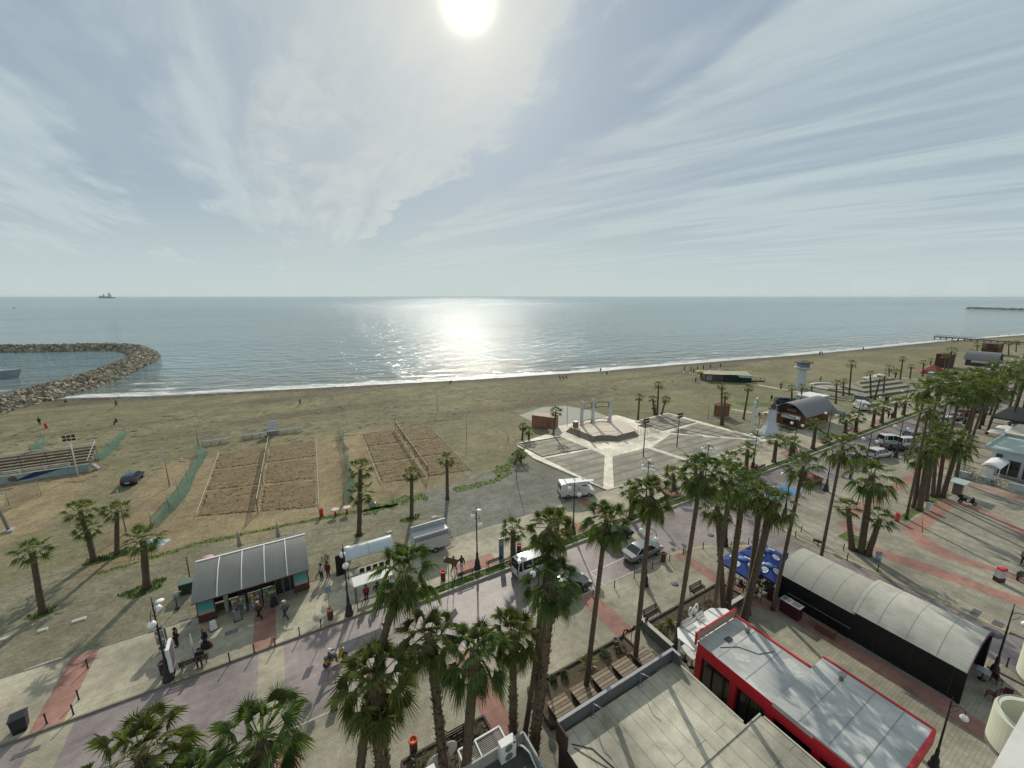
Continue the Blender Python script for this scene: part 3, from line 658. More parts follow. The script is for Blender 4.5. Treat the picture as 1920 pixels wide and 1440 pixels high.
# ================================================================ PALMS
M_leaf = [mat('palm_leaf', (.082,.118,.042), .5, .30, .9, transl=.32, island=.38, spec=.28),
          mat('palm_leaf_olive', (.098,.118,.040), .52, .30, .9, transl=.32, island=.38, spec=.28)]
M_dead = mat('dead_palm_leaf', (.135,.10,.055), .9, .3, 1.2, island=.4)
M_trunk = mat('palm_bark', (.105,.078,.055), .95, .35, 3, bump=.8, stretch=(1,1,4), island=.15)
M_boot = mat('palm_leaf_base', (.135,.092,.06), .95, .35, 5, bump=.4, island=.35)
def fan_leaf(mb, origin, yaw, elev, pet, Lr, rnd, nseg, droop, m=0, curl=0, petm=None):
    """a fan leaf: petiole from origin, pleated fan, free drooping tips"""
    d = Vector((math.cos(yaw)*math.cos(elev), math.sin(yaw)*math.cos(elev), math.sin(elev)))
    hub = origin+d*pet+Vector((0,0,-droop*.10*pet))
    side = Vector((-math.sin(yaw), math.cos(yaw), 0))
    side = (side*math.cos(curl)+d.cross(side)*math.sin(curl)).normalized()
    nrm = side.cross(d); nrm = nrm if nrm.z > 0 else -nrm
    d2 = (d-Vector((0,0,.25*droop))).normalized()
    x = side.cross(Vector((0,0,1)));
    w = .018
    mb.face([origin-side*w*1.5, origin+side*w*1.5, hub+side*w, hub-side*w], m if petm is None else petm)
    span = rnd.uniform(1.75, 2.15); pts = []; tips = []
    for k in range(nseg+1):
        a = -span+2*span*k/nseg
        L = Lr*(1-.28*abs(a/span)**1.6)*rnd.uniform(.9, 1.08)
        v = d2*math.cos(a)+side*math.sin(a)
        bend = Vector((0,0,-1))*droop
        r1 = L*.38
        p = hub+v*r1+nrm*((.05 if k % 2 else -.05)*Lr+.10*abs(math.sin(a))*Lr*.5)+bend*r1*.22
        pts.append(p)
        tips.append(p+v*(L-r1)*.82+bend*(L-r1)*rnd.uniform(.45, 1.25)+Vector((rnd.uniform(-.05,.05),rnd.uniform(-.05,.05),0)))
    for k in range(nseg):
        mb.face([hub, pts[k], pts[k+1]], m)
        tp = (tips[k]+tips[k+1])/2
        c1 = pts[k].lerp(pts[k+1], .1); c2 = pts[k].lerp(pts[k+1], .9)
        md = c1.lerp(c2, .5).lerp(tp, .55)+Vector((0,0,.10*droop*Lr*.5))
        wv = (c2-c1)*.26
        mb.face([c1, c2, md+wv, md-wv], m); mb.face([md-wv, md+wv, tp], m)
def crown_mesh(seed, nl, nseg, Lr, style, dead=0):
    """style: young (open, stiff) / tall (dense, drooping) / dense"""
    rnd = random.Random(seed); mb = MB()
    for i in range(nl):
        u = i/(nl-1)
        yaw = i*2.39996+rnd.uniform(-.25, .25)
        if style == 'young':
            el = R(80)-R(112)*u**.9+R(rnd.uniform(-8, 8)); pet = .55+.65*math.sin(math.pi*min(1, .25+u*.7)); dr = .25+.5*u
        else:
            el = R(82)-R(150)*u**1.05+R(rnd.uniform(-11, 11)); pet = (.30+.95*math.sin(math.pi*min(1, .12+u*.72))); dr = .35+1.0*u
        pet *= rnd.uniform(.85, 1.15)
        o = Vector((math.cos(yaw)*.12, math.sin(yaw)*.12, -.35*u))
        if style != 'young' and i > 4 and rnd.random() < .10: continue
        fan_leaf(mb, o, yaw, el, pet, Lr*rnd.uniform(.85, 1.1)*(.8 if u < .12 else 1), rnd, nseg, dr, 0, rnd.uniform(-.5, .5))
    return mb
def dead_mesh(seed, n, nseg, Lr, drop):
    rnd = random.Random(seed); mb = MB()
    for i in range(n):
        yaw = rnd.uniform(0, 6.283); z = -rnd.uniform(.35, drop)
        fan_leaf(mb, Vector((math.cos(yaw)*.2, math.sin(yaw)*.2, z)), yaw, R(rnd.uniform(-86, -66)), .35, Lr*rnd.uniform(.6, .9), rnd, nseg, .35, 0, rnd.uniform(-.6, .6))
    return mb
CROWN = {}
def crowns(style, lod):
    k = (style, lod)
    if k not in CROWN:
        n = {0: (4, 38 if style == 'tall' else 28, 34), 1: (4, 32 if style == 'tall' else 22, 15), 2: (4, 24 if style == 'tall' else 17, 9)}[lod]
        CROWN[k] = [(crown_mesh(11*i+len(style)+lod*5, n[1], n[2], 1.08 if style == 'tall' else 1.15, style).mesh('crown', M_leaf[i % 2]),
                     dead_mesh(3*i+7, 26 if lod == 0 else 14, 8 if lod < 2 else 5, 1.0, 1.5).mesh('dead_fronds', M_dead)) for i in range(n[0])]
    return CROWN[k]
def trunk_mb(base, top, r0, r1, bow, boots, seed, lod):
    rnd = random.Random(seed); mb = MB()
    L = (top-base).length; n = max(6, int(L*(7 if lod == 0 else 1.6)))
    side = Vector((bow[0], bow[1], 0)); pts = []; rad = []
    for i in range(n+1):
        u = i/n
        p = base.lerp(top, u)+side*math.sin(math.pi*u)
        pts.append(p); r = r0+(r1-r0)*min(1, u*1.1)
        if u < .06: r *= 1.35-u*5
        rad.append(r*rnd.uniform(.94, 1.07)*(1+(.05 if i % 2 else -.03)*(lod == 0)))
    mb.tube(pts, rad, 10 if lod == 0 else 7, 0)
    if boots:
        for i in range(int(L*(boots if lod == 0 else boots*.5))):
            u = rnd.uniform(.04, .99); a = rnd.uniform(0, 6.283)
            p = base.lerp(top, u)+side*math.sin(math.pi*u); r = (r0+(r1-r0)*u)
            d = Vector((math.cos(a), math.sin(a), 0)); t = Vector((-d.y, d.x, 0))*.055
            q = p+d*r*.9; o = p+d*(r+rnd.uniform(.05, .14))+Vector((0,0,rnd.uniform(.10, .2)))
            mb.face([q-t, q+t, o+t*.7, o-t*.7], 1); mb.face([q-t-Vector((0,0,.05)), q+t-Vector((0,0,.05)), q+t, q-t], 1)
    return mb
PCOUNT = [0]
def palm(base, top, style, label, group, rscale=1.0, r0=.2, r1=.16, boots=0, bow=(0,0), lod=1, skirt=False):
    i = PCOUNT[0]; PCOUNT[0] += 1; rnd = random.Random(i*7+1)
    t = thing('palm_tree', label, 'palm tree', base, 0, group)
    tp = top-base
    trunk_mb(Vector((0,0,-.05)), tp, r0, r1, bow, boots, i, lod).build('trunk', [M_trunk, M_boot], t)
    cm = crowns('young' if style == 'young' else 'tall', lod)[i % 4]
    c = bpy.data.objects.new('crown', cm[0]); COL.objects.link(c); c.parent = t; c.location = tp; c.rotation_euler = (rnd.uniform(-.1,.1), rnd.uniform(-.1,.1), rnd.uniform(0, 6.28))
    zs = rscale*(1.0 if style == 'young' else 1.05)
    c.scale = (rscale, rscale, zs)
    if skirt or style == 'tall':
        c = bpy.data.objects.new('dead_fronds', cm[1]); COL.objects.link(c); c.parent = t; c.location = tp; c.rotation_euler.z = rnd.uniform(0, 6.28)
        k = .8*rscale if not skirt else rscale; c.scale = (k, k, k*(1.3 if skirt else .8))
    return t
def palm_px(bx, by, cx, cy, rpx, style, label, group, gz=0.0, **kw):
    """trunk foot at photo point (bx,by) on the ground, crown centre at (cx,cy), crown radius rpx"""
    b = P(bx, by, gz); c = atY(cx, cy, b.y)
    depth = c.y*CP+(H-c.z)*SP
    rs = rpx*depth/760/(2.5 if style == 'young' else 1.95)
    kw.setdefault('lod', 0 if depth < 30 else (1 if depth < 95 else 2))
    return palm(b, c, style, label, group, rscale=rs, **kw)
def palm_h(cx, cy, z, rpx, lean, style, label, group, **kw):
    """crown centre seen at (cx,cy), z metres up; trunk foot is off by lean=(dx,dy)"""
    c = P(cx, cy, z); b = Vector((c.x+lean[0], c.y+lean[1], PV))
    depth = c.y*CP+(H-c.z)*SP
    return palm(b, c, style, label, group, rscale=rpx*depth/760/1.95, lod=0, **kw)
G1 = 'palms along the near pavement'
palm_h(488, 1378, 7.2, 92, (.25,-.3), 'tall', 'broad palm crown at the bottom edge over the red strip', G1, r0=.26, r1=.24, boots=10)
palm_h(262, 1412, 6.6, 95, (.2,-.3), 'tall', 'broad palm crown at the bottom left corner over the road edge', G1, r0=.26, r1=.24, boots=10)
palm_h(372, 1462, 5.9, 72, (.2,-.3), 'tall', 'low palm crown cut by the bottom edge between two broad crowns', G1, r0=.26, r1=.24, boots=8)
palm_h(705, 1268, 8.4, 86, (.1,-.5), 'tall', 'thick shaggy palm standing against the foot of the leaning palm', G1, r0=.36, r1=.36, boots=26, skirt=True)
palm_h(757, 1068, 13.0, 66, (-2.25,-3.7), 'tall', 'palm with curved leaning trunk whose crown hides the bus shelter end', G1, r0=.24, r1=.19, bow=(-.55,.1), boots=2)
palm_h(805, 1190, 10.4, 60, (.75,-.8), 'tall', 'palm with stubbly trunk right of the leaning palm', G1, r0=.25, r1=.22, boots=22)
palm_h(890, 1222, 9.6, 68, (-.75,-.6), 'tall', 'smooth trunked palm with spiky crown behind the satellite dish', G1, r0=.27, r1=.24, boots=3)
palm_px(962, 1402, 962, 1185, 56, 'tall', 'palm with stubbly trunk rising beside the air conditioner', G1, gz=PV, r0=.25, r1=.21, boots=22)
palm_px(998, 1432, 1035, 1085, 56, 'tall', 'stout palm with very rough trunk left of the grey flat roof', G1, gz=PV, r0=.30, r1=.29, boots=30, skirt=True)
palm_px(982, 1388, 1031, 985, 46, 'tall', 'slim palm leaning right with its crown above the stout rough palm', G1, gz=PV, r0=.17, r1=.14, bow=(.15,0))
palm_px(1097, 1300, 1137, 972, 46, 'tall', 'slim tall palm in the planter in front of the dark car', G1, gz=PV, r0=.19, r1=.14)
palm_px(1190, 1245, 1222, 922, 46, 'tall', 'slim tall palm rising right of the black lettering', G1, gz=PV, r0=.19, r1=.14)
palm_px(1264, 1225, 1316, 882, 46, 'tall', 'slim tall palm beside the white letter sign leaning right', G1, gz=PV, r0=.18, r1=.14)
G2 = 'cluster of palms by the blue parasols'
palm_px(1358, 1165, 1345, 948, 34, 'tall', 'shortest palm of the cluster by the blue parasols', G2, gz=PV, r0=.24, r1=.20, boots=14)
palm_px(1334, 1190, 1370, 893, 44, 'tall', 'leaning slim palm crossing the cluster by the white pergola', G2, gz=PV, r0=.16, r1=.14)
palm_px(1361, 1160, 1396, 908, 44, 'tall', 'thick middle palm of the cluster behind the red building', G2, gz=PV, r0=.27, r1=.22, boots=14)
palm_px(1401, 1150, 1427, 925, 36, 'tall', 'palm at the right of the cluster with stubby trunk', G2, gz=PV, r0=.25, r1=.21, boots=14)
palm_px(1392, 1172, 1450, 940, 40, 'tall', 'stout palm leaning right across the blue parasols', G2, gz=PV, r0=.31, r1=.25, boots=18)
palm_px(1449, 1143, 1507, 873, 36, 'tall', 'slim tall palm at the black side of the barrel roofed tent', G2, gz=PV, r0=.17, r1=.13)
G3 = 'palms on the square'
palm_px(1537, 1057, 1580, 836, 36, 'tall', 'slim tall palm behind the tent at the corner of the square', G3, gz=PV, r0=.16, r1=.13)
palm_px(1614, 1036, 1636, 888, 44, 'tall', 'tallest palm of the trio on the square', G3, gz=PV, r0=.34, r1=.26, boots=10)
palm_px(1598, 1031, 1590, 952, 31, 'young', 'left small palm of the trio on the square', G3, gz=PV, r0=.30, r1=.22, boots=14)
palm_px(1627, 1041, 1650, 972, 33, 'young', 'right small palm leaning out of the trio on the square', G3, gz=PV, r0=.30, r1=.24, boots=14)
G4 = 'palms in the grove beside the cafe'
grove = [(1699,973,1743,764,24,.15),(1714,952,1726,855,24,.26),(1723,957,1745,835,27,.34),(1737,940,1752,820,25,.22),(1749,931,1758,805,25,.24),(1758,931,1772,830,24,.26),(1767,932,1800,822,26,.30),(1792,901,1803,838,26,.25)]
gl = ['slim palm at the near end of the grove by the red bin','second palm from the red bin end of the grove','thick palm right behind the front pair in the grove','slim palm in the middle of the grove beside the square',
      'upright palm standing left of the ticket booth palms','upright palm just behind the small booth on the square','leaning palm right beside the small booth on the square','palm nearest the white cafe wall']
for (bx,by,cx,cy,r,rr), l in zip(grove, gl): palm_px(bx, by, cx, cy, r, 'tall', l, G4, gz=PV, r0=rr, r1=rr*.8, boots=4)
rnd = random.Random(5)
row = []
for k in range(17):
    s = 92+k*7.2+rnd.uniform(-2, 2); row.append((s, 22.4+rnd.uniform(-1.0,.8), 11.2+rnd.uniform(-1.2,1.4), 0))
for k in range(17):
    s = 97+k*7.5+rnd.uniform(-2, 2); row.append((s, 18.3+rnd.uniform(-1.5,1.5), 11.4+rnd.uniform(-1.5,1.2), 1))
for k in range(15):
    s = 100+k*8+rnd.uniform(-2.5, 2.5); row.append((s, 20.4+rnd.uniform(-.9,.9), 12.2+rnd.uniform(-1.8,1.2), 2))
row.sort(key=lambda r: r[0])
cnt = [0, 0, 0]
names = {2:'tall palm in the middle line of the right-hand palm avenue', 0:'tall palm on the road side of the right-hand palm avenue', 1:'tall palm on the cafe side of the right-hand palm avenue'}
ordn = ['first','second','third','fourth','fifth','sixth','seventh','eighth','ninth','tenth','eleventh','twelfth','thirteenth','fourteenth','fifteenth','sixteenth','seventeenth','eighteenth','nineteenth','twentieth','twenty-first','twenty-second','twenty-third','twenty-fourth','twenty-fifth','twenty-sixth','twenty-seventh','twenty-eighth','twenty-ninth','thirtieth']
for s, t, h, sd in row:
    b = W(s, t, PV); l = rnd.uniform(-.5, 1.3)
    palm(b, b+Vector((l*.9, rnd.uniform(-.4,.4), h)), 'tall', f'{ordn[cnt[sd]]} {names[sd]}', 'palms of the right-hand avenue', rscale=rnd.uniform(1.0,1.35), r0=.21, r1=.15, lod=1 if s < 125 else 2, boots=2)
    cnt[sd] += 1
G5 = 'palms on the sandy lot'
for bx,by,cx,cy,r,l,r0 in [(80,1150,60,1034,40,'palm at the left edge standing alone on the sandy lot',.24),
        (178,1052,150,958,36,'taller crown of the leaning pair of palms by the dark car',.22),
        (176,1050,163,993,30,'lower crown of the leaning pair of palms by the dark car',.27),
        (219,1040,219,958,32,'palm beside the leaning pair on the sandy lot',.24),
        (275,1103,268,1012,46,'palm left of the grey kiosk with weeds at its foot',.32),
        (673,1003,676,880,34,'palm above the green netting between the sand courts',.27),
        (674,1001,677,925,36,'lower palm sharing its spot with a taller one by netting',.22),
        (772,972,772,889,24,'palm in front of the right sand court',.25),
        (839,936,838,862,23,'palm at the right corner of the sand court',.24),
        (966,868,970,855,18,'bushy low palm by the grey pole at the square',.25),
        (976,866,978,850,16,'second bushy palm at the left corner of the paved square',.2),
        (979,824,981,800,13,'left palm of the bushy pair beside the brown cabin',.2),
        (992,826,991,808,16,'right palm of the bushy pair beside the brown cabin',.22),
        (1037,817,1042,772,17,'slim palm in front of the brown cabin',.2)]:
    palm_px(bx, by, cx, cy, r, 'young', l, G5, r0=r0, r1=r0*.8, boots=6)
G6 = 'palms on the grass verge'
for k, (bx,by,cx,cy,r) in enumerate([(962,1056,962,993,36),(1041,1022,1046,970,34),(1183,973,1184,920,31),(1264,917,1262,888,26),(1305,905,1304,868,25),(1370,890,1369,860,26),(1399,880,1402,843,25),(1451,867,1456,826,24),(1482,855,1485,829,20),
        (1524,842,1530,797,24),(1547,829,1548,819,16),(1585,812,1587,787,19),(1604,811,1607,783,20),(1636,801,1641,768,19),(1653,794,1657,763,18),(1677,784,1681,755,17),(1694,779,1698,752,16),(1718,769,1721,747,15),(1733,754,1735,733,15)]):
    palm_px(bx, by, cx, cy, r, 'young', f'{ordn[k]} short palm along the grass verge, counted from the scooter end', G6, gz=PV, r0=.32, r1=.25, boots=10)
G7 = 'palms on the beach'
bl = [(1196,787,1199,745,13,'lone palm on the sand left of the palm group'),(1232,779,1235,722,13,'tallest palm of the beach group behind the square'),(1227,778,1224,748,12,'left palm of the beach group behind the square'),
      (1229,779,1228,764,10,'lowest palm of the beach group behind the square'),(1240,779,1248,749,12,'palm leaning right in the beach group behind the square'),
      (1352,797,1354,724,12,'taller palm rising behind the wooden kiosk'),(1355,796,1360,742,13,'lower palm rising behind the wooden kiosk'),(1394,786,1404,728,12,'tall lone palm left of the white sign pylon'),
      (1464,729,1465,719,6,'tiny palm left of the lifeguard tower'),(1484,759,1485,728,11,'palm left of the white container'),(1501,762,1504,726,11,'palm in front of the white container'),(1521,738,1522,724,8,'small palm right of the lifeguard tower'),
      (1567,757,1569,718,12,'palm between the white van and the beach path'),(1592,741,1597,682,13,'tall palm behind the beach path'),(1581,742,1582,715,10,'palm at the foot of the tall beach palm'),
      (1633,747,1632,702,12,'palm left of the pair before the terraces'),(1640,749,1650,710,12,'palm leaning right before the terraces'),(1656,740,1659,705,10,'slim palm on the terrace steps'),
      (1667,716,1667,690,11,'palm behind the terraces on the left'),(1678,717,1680,697,10,'low palm behind the terraces'),(1687,717,1693,673,9,'tall slim palm behind the terraces'),(1706,710,1709,687,8,'palm at the wall beyond the terraces'),
      (1730,706,1732,680,9,'palm left of the red playground'),(1743,697,1746,676,8,'palm behind the red playground'),(1771,705,1773,667,9,'left palm of the tall pair near the playground'),(1774,710,1785,657,12,'right palm of the tall pair near the playground'),
      (1819,680,1821,658,7,'first far palm before the grey roof'),(1827,677,1828,660,6,'second far palm before the grey roof'),(1833,672,1832,646,8,'third far palm before the grey roof'),(1840,670,1843,650,8,'fourth far palm before the grey roof'),
      (1870,667,1872,649,8,'far palm beside the brown hut'),(1891,665,1892,643,8,'far palm before the pier on the left'),(1905,660,1906,642,7,'far palm before the pier on the right'),(1808,728,1811,698,13,'palm in front of the grey roofed bar')]
for bx,by,cx,cy,r,l in bl: palm_px(bx, by, cx, cy, r, 'young', l, G7, r0=.22, r1=.18)
# weeds at the feet of the palms on the lot
tf = []
for px, py, w in ((80,1150,.9),(178,1052,1.0),(219,1040,1.5),(275,1103,1.6),(772,972,1.2),(673,1004,.6)):
    s, t = pst(px, py); tf.append([(s+math.cos(a)*w*(1+.3*math.sin(a*3+px)), t+math.sin(a)*w*.7*(1+.3*math.cos(a*2+px))) for a in [k*math.pi/7 for k in range(14)]])
grass('weeds_at_palm_feet', tf, .012, 60, .22, 12)
for k, poly in enumerate([[(52.6,15.0),(55.0,14.7),(55.3,17.4),(53.2,17.5)], [(64,14.7),(67,14.8),(70.5,14.6),(70.5,15.7),(64,15.6)], [(72.8,14.8),(78.5,14.2),(78.5,15.9),(72.8,15.9)]]):
    grass('tree_island_grass', [poly], PV+.012, 12, .12, 20+k)
# ================================================================ STREET FURNITURE
def gp(px, py, z=PV): return P(px, py, z)
# ---- lamp posts
def lamp_parts():
    pole = B()
    pole.lathe([(.36,0),(.36,.18),(.28,.28),(.26,.75),(.20,.95),(.14,1.05),(.12,1.7),(.075,1.85),(.06,4.6),(.075,4.65),(.05,4.75),(.045,6.2),(.02,6.5),(.035,6.6),(.005,6.9)], 10)
    arm = B(); pts = []
    for k in range(9):
        a = math.pi*(k/8)
        pts.append((0, .42-.42*math.cos(a)+.0, 5.75+.36*math.sin(a)))
    arm.tube(pts, .028, 6); arm.tube([(0,.05,5.35),(0,.3,5.55),(0,.5,5.85)], .02, 5)
    arm.tube([(0,.84,5.75),(0,.84,5.55)], .03, 6)
    globe = B(); globe.ball((0,.84,5.30), .26, 12)
    dish = B(); dish.lathe([(.26,0),(.28,.03),(.05,.07)], 12, (.35,.15,6.25)); dish.bar((0,0,6.2),(.35,.15,6.26),.03)
    return pole, arm, globe, dish
LP = [p.mesh(n, m) for p, n, m in zip(lamp_parts(), ('pole','arm','globe','dish'), (M_dark, M_dark, M_globe, M_white))]
def lamp(loc, label, group, four=False, dish=True, single=False, sc_=1.0):
    t = thing('street_lamp', label, 'street lamp', loc, SR, group)
    t.scale = (sc_,)*3
    o = bpy.data.objects.new('pole', LP[0]); COL.objects.link(o); o.parent = t
    for a in ((0, 180, 90, 270) if four else ((-150,) if single else (0, 180))):
        q = bpy.data.objects.new('arm', LP[1]); COL.objects.link(q); q.parent = t; q.rotation_euler.z = R(a)
        g = bpy.data.objects.new('globe', LP[2]); COL.objects.link(g); g.parent = q
    if dish:
        o = bpy.data.objects.new('dish', LP[3]); COL.objects.link(o); o.parent = t
    return t
GL = 'globe lamps along the promenade'
for k, l in enumerate(['globe lamp beside the white advertising board and bench','globe lamp beside the white bus shelter','globe lamp between two benches on the promenade','globe lamp in front of the white van','globe lamp on the striped square by the stage',
        'second globe lamp at the edge of the striped square','third globe lamp near the tall white pylon','globe lamp at the corner of the bar forecourt']+[f'{ordn[i]} far globe lamp along the seaward promenade' for i in range(14)]):
    s = -9.36+12.2*k; lamp(W(s, 33.05 if k < 4 else 33.3, PV), l, GL, four=(k in (4,5)), dish=k < 8)
GL2 = 'globe lamps along the near pavement'
for s, l in zip((15.6,27.8,40.3,52.5,64.9,77.2,89.4,101.6,113.8,126,138,150.5,163), ['globe lamp hidden among the foreground palms','globe lamp beside the silver sedan','globe lamp behind the cluster of palms','globe lamp by the blue parking bay corner','globe lamp beside the red car on the square','globe lamp near the row of parked cars','globe lamp beside the strolling couple']+[f'{ordn[i]} far globe lamp on the landward pavement' for i in range(6)]):
    lamp(W(s, 22.85 if s < 60 else 23.6, PV), l, GL2, dish=False)
lamp(W(30.57, 3.65, PV), 'dark lamp post with one globe beside the red building corner', GL2, dish=False, single=True, sc_=.74)
lamp(W(42.4, 3.57, PV), 'dark lamp post with globe beside the tent end by the street', GL2, dish=False, single=True, sc_=.88)
M_bench = mat('dark_bench_timber', (.06,.04,.032), .6, .25, 3, stretch=(1,8,8))
# ---- benches
def bench(loc, rz, label, slats_back=2, group='benches on the promenade', iron=False):
    t = thing('park_bench', label, 'bench', loc, rz, group)
    b = B()
    for y in (-.18,-.06,.06,.18): b.box(0,y,.44,1.75,.09,.035)
    b.build('seat', M_bench, t)
    b = B()
    for k in range(3): b.box(0,.25+.025*k,.56+.14*k,1.75,.035,.09,tilt=(R(-12),0,0))
    b.build('backrest', M_bench, t)
    for x in (-.72,.72):
        b = B(); b.bar((x,-.2,0),(x,-.2,.43),.05); b.bar((x,.2,0),(x,.3,.9),.05); b.bar((x,-.22,.40),(x,.24,.40),.05); b.bar((x,-.24,.62),(x,.26,.64),.04); b.bar((x,-.2,.43),(x,-.24,.62),.04)
        b.build('leg', M_dark, t)
    return t
bench(gp(366,1247), SR+math.pi, 'dark bench with a seated person facing the road')
bench(gp(872,1081), SR+math.pi, 'bench left of the lamp between two benches')
bench(gp(926,1058), SR+math.pi, 'bench right of the lamp beside the blue totem')
bench(gp(1056,1008), SR+math.pi, 'bench left of the lamp near the white van')
bench(gp(1101,990), SR+math.pi, 'bench right of the lamp near the white van')
bench(gp(1222,1158), SR, 'bench backing on the planter near the white letter sign')
bench(gp(1307,1112), SR, 'bench backing on the planter near the cluster of palms')
bench(gp(852,1398), SR, 'bench behind the palm trunks at the bottom by the satellite dish')
for k, (px, py) in enumerate([(1180,962),(1263,925),(1390,895),(1425,880),(1500,855)]): bench(gp(px,py), SR+math.pi, f'{ordn[k]} bench along the verge beyond the white van')
# ---- bins
def bin_round(loc, label, col, h=.85, r=.24, band=None, grp='litter bins'):
    t = thing('litter_bin', label, 'litter bin', loc, 0, grp)
    b = B(); b.lathe([(r*.9,0),(r*.95,h*.1),(r,h),(r*.86,h),(r*.82,.12),(.01,.10)], 14); b.build('body', col, t)
    b = B(); b.lathe([(r*1.02,h-.02),(r*1.16,h+.02),(r*1.16,h+.10),(r*.8,h+.13),(r*.8,h+.02)], 14); b.build('rim', band or col, t)
    return t
M_terra = mat('terracotta', (.34,.10,.055), .7, .15, 4)
M_rust = mat('brown_bin', (.10,.035,.03), .7, .2, 4)
bin_round(gp(620,1160), 'brown bin with pink rim holding a sign pole', M_rust, band=mat('pink_concrete', (.45,.22,.17), .8))
bin_round(gp(831,1088), 'red rimmed bin beside the trailer', M_rust, band=M_red)
bin_round(gp(973,1036), 'bin with red rim behind the short verge palm', M_rust, band=M_red)
bin_round(gp(776,1410), 'brown bin with bright orange rim on the near flags', M_rust, band=mat('orange_rim', (.5,.10,.03), .6))
bin_round(gp(1243,1052), 'dark bin near the front of the silver sedan', M_rust, band=M_rust)
bin_round(gp(308,1262), 'dark bin against the lamp by the advertising board', M_black, band=M_rust)
bin_round(gp(1681,977), 'red bin beside the grove on the square', M_red, h=.9)
bin_round(gp(1646,1052), 'grey bin beside the palm trio on the square', M_grey, h=.9)
bin_round(P(603,968), 'bright red bin at the front of the sand court', M_red, h=.9)
bin_round(P(87,803), 'small red bin on the open beach', M_red, h=.9)
bin_round(gp(1320,858), 'red bin below the lamp on the striped square', M_red, h=.9)
bin_round(gp(1410,888), 'dark bin by the short palms of the verge', M_rust)
bin_round(gp(1544,832), 'dark bin between the short palms near the bar', M_rust)
t = thing('wheeled_bin', 'big black waste bin standing alone on the promenade', 'waste bin', gp(40,1366), SR+.2)
b = B(); b.box(0,0,.52,.62,.62,.95,top=1.18); b.box(0,0,1.02,.78,.78,.06); b.build('body', mat('dark_bin_plastic',(.03,.032,.036),.6), t)
b = B(); b.box(0,0,1.056,.62,.62,.006); b.build('opening', M_black, t)
b = B(); b.tube([(-.28,-.36,.08),(.28,-.36,.08)], .07, 8); b.build('wheel', M_tyre, t)
# ---- bollards
bol = B(); bol.lathe([(.06,0),(.06,.06),(.042,.1),(.042,.66),(.058,.7),(.058,.74),(.03,.82)], 8); bol_me = bol.mesh('bollard', M_dark)
bolr = mat('rusty_iron', (.10,.05,.035), .7)
def bollard(v, label, grp):
    o = bpy.data.objects.new('bollard', bol_me); COL.objects.link(o); o.location = v; tag(o, label, 'bollard', grp); return o
gb = 'bollards on the seaward kerb'
for k, (px,py) in enumerate([(165,1253),(148,1312),(138,1340),(88,1357)]): bollard(gp(px,py), f'{ordn[k]} bollard round the left red strip, counted from the back', gb)
for k, (px,py) in enumerate([(431,1241),(477,1224),(516,1212),(562,1192),(602,1176),(736,1131)]): bollard(gp(px,py), f'{ordn[k]} kerb bollard in front of the kiosk, counted from the bench', gb)
gb = 'bollards on the landward kerb'
for k, (px,py) in enumerate([(1112,1121),(1152,1102),(1189,1084),(1223,1067),(1255,1053),(1281,1040),(1318,1029),(1370,1028),(1403,1021)]): bollard(gp(px,py), f'{ordn[k]} bollard on the curved near kerb, counted from the dark car', gb)
for k, (px,py) in enumerate([(1449,975),(1463,989),(1491,1007),(1502,997),(1533,1024),(1581,1032),(1588,1050),(1645,1072),(1499,934),(1519,926),(1538,916),(1580,897)]): bollard(gp(px,py), f'{ordn[k]} bollard along the yellow kerb of the square', gb)
bollard(gp(1887,1250), 'bollard beside the balcony at the right edge', gb)
bollard(W(-2.0,23.9,PV), 'short rust bollard beside the bottom left palms', gb)
# black chest on near pavement kerb
t = thing('utility_box', 'small brown utility box on the near kerb left of the leaning palm', 'utility box', gp(627,1330), SR)
b = B(); b.box(0,0,.26,.42,.34,.52); b.build('body', M_rust, t); b = B(); b.box(0,0,.545,.46,.38,.05); b.build('lid', M_dark, t)
# ---- signs
def sign_post(loc, rz, label, ph, panel, col, tx=None, base=None, pr=.03):
    t = thing('sign_post', label, 'sign', loc, rz)
    b = B(); b.tube([(0,0,0),(0,0,ph)], pr, 6); b.build('pole', M_grey, t)
    b = B(); b.box(0,-.04,ph-panel[1]/2,panel[0],.03,panel[1]); p = b.build('panel', col, t)
    return t
sign_post(gp(620,1160)+Vector((0,0,.3)), SR, 'grey bus stop sign on a pole rising from a bin', 2.9, (.5,.62), mat('pale_sign_blue',(.22,.30,.36),.5))
t = thing('no_parking_sign', 'round blue and red sign on a pole beside the slim palm', 'road sign', gp(1542,1032), SR)
b = B(); b.tube([(0,0,0),(0,0,2.7)], .03, 6); b.build('pole', M_grey, t)
b = B(); b.tube([(0,-.05,2.5),(0,-.03,2.5)], .34, 16); d = b.build('disc', mat('purple_blue_sign',(.06,.045,.20),.5), t)
b = B()
for k in range(16):
    a0 = 2*math.pi*k/16; a1 = 2*math.pi*(k+1)/16
    b.bar((.31*math.cos(a0),-.06,2.5+.31*math.sin(a0)),(.31*math.cos(a1),-.06,2.5+.31*math.sin(a1)),.05,.02)
b.bar((-.2,-.06,2.7),(.2,-.06,2.3),.05,.02); b.build('red_ring', M_red, d)
t = thing('information_totem', 'tall slim blue totem on the verge by the short palm', 'sign', gp(940,1047), SR)
b = B(); b.prism([(-.25,-.07),(.25,-.07),(.25,.07),(-.25,.07)],0,2.35); b.build('body', mat('totem_blue',(.13,.20,.33),.4), t)
b = B(); b.box(0,-.075,1.9,.42,.012,.7); b.build('panel', mat('totem_panel',(.30,.36,.42),.4), t)
b = B(); b.box(0,0,.04,.6,.3,.08); b.build('base', M_conc, t)
t = thing('advertising_board', 'white framed advertising board leaning over the bench end', 'advertising board', gp(327,1262), R(122))
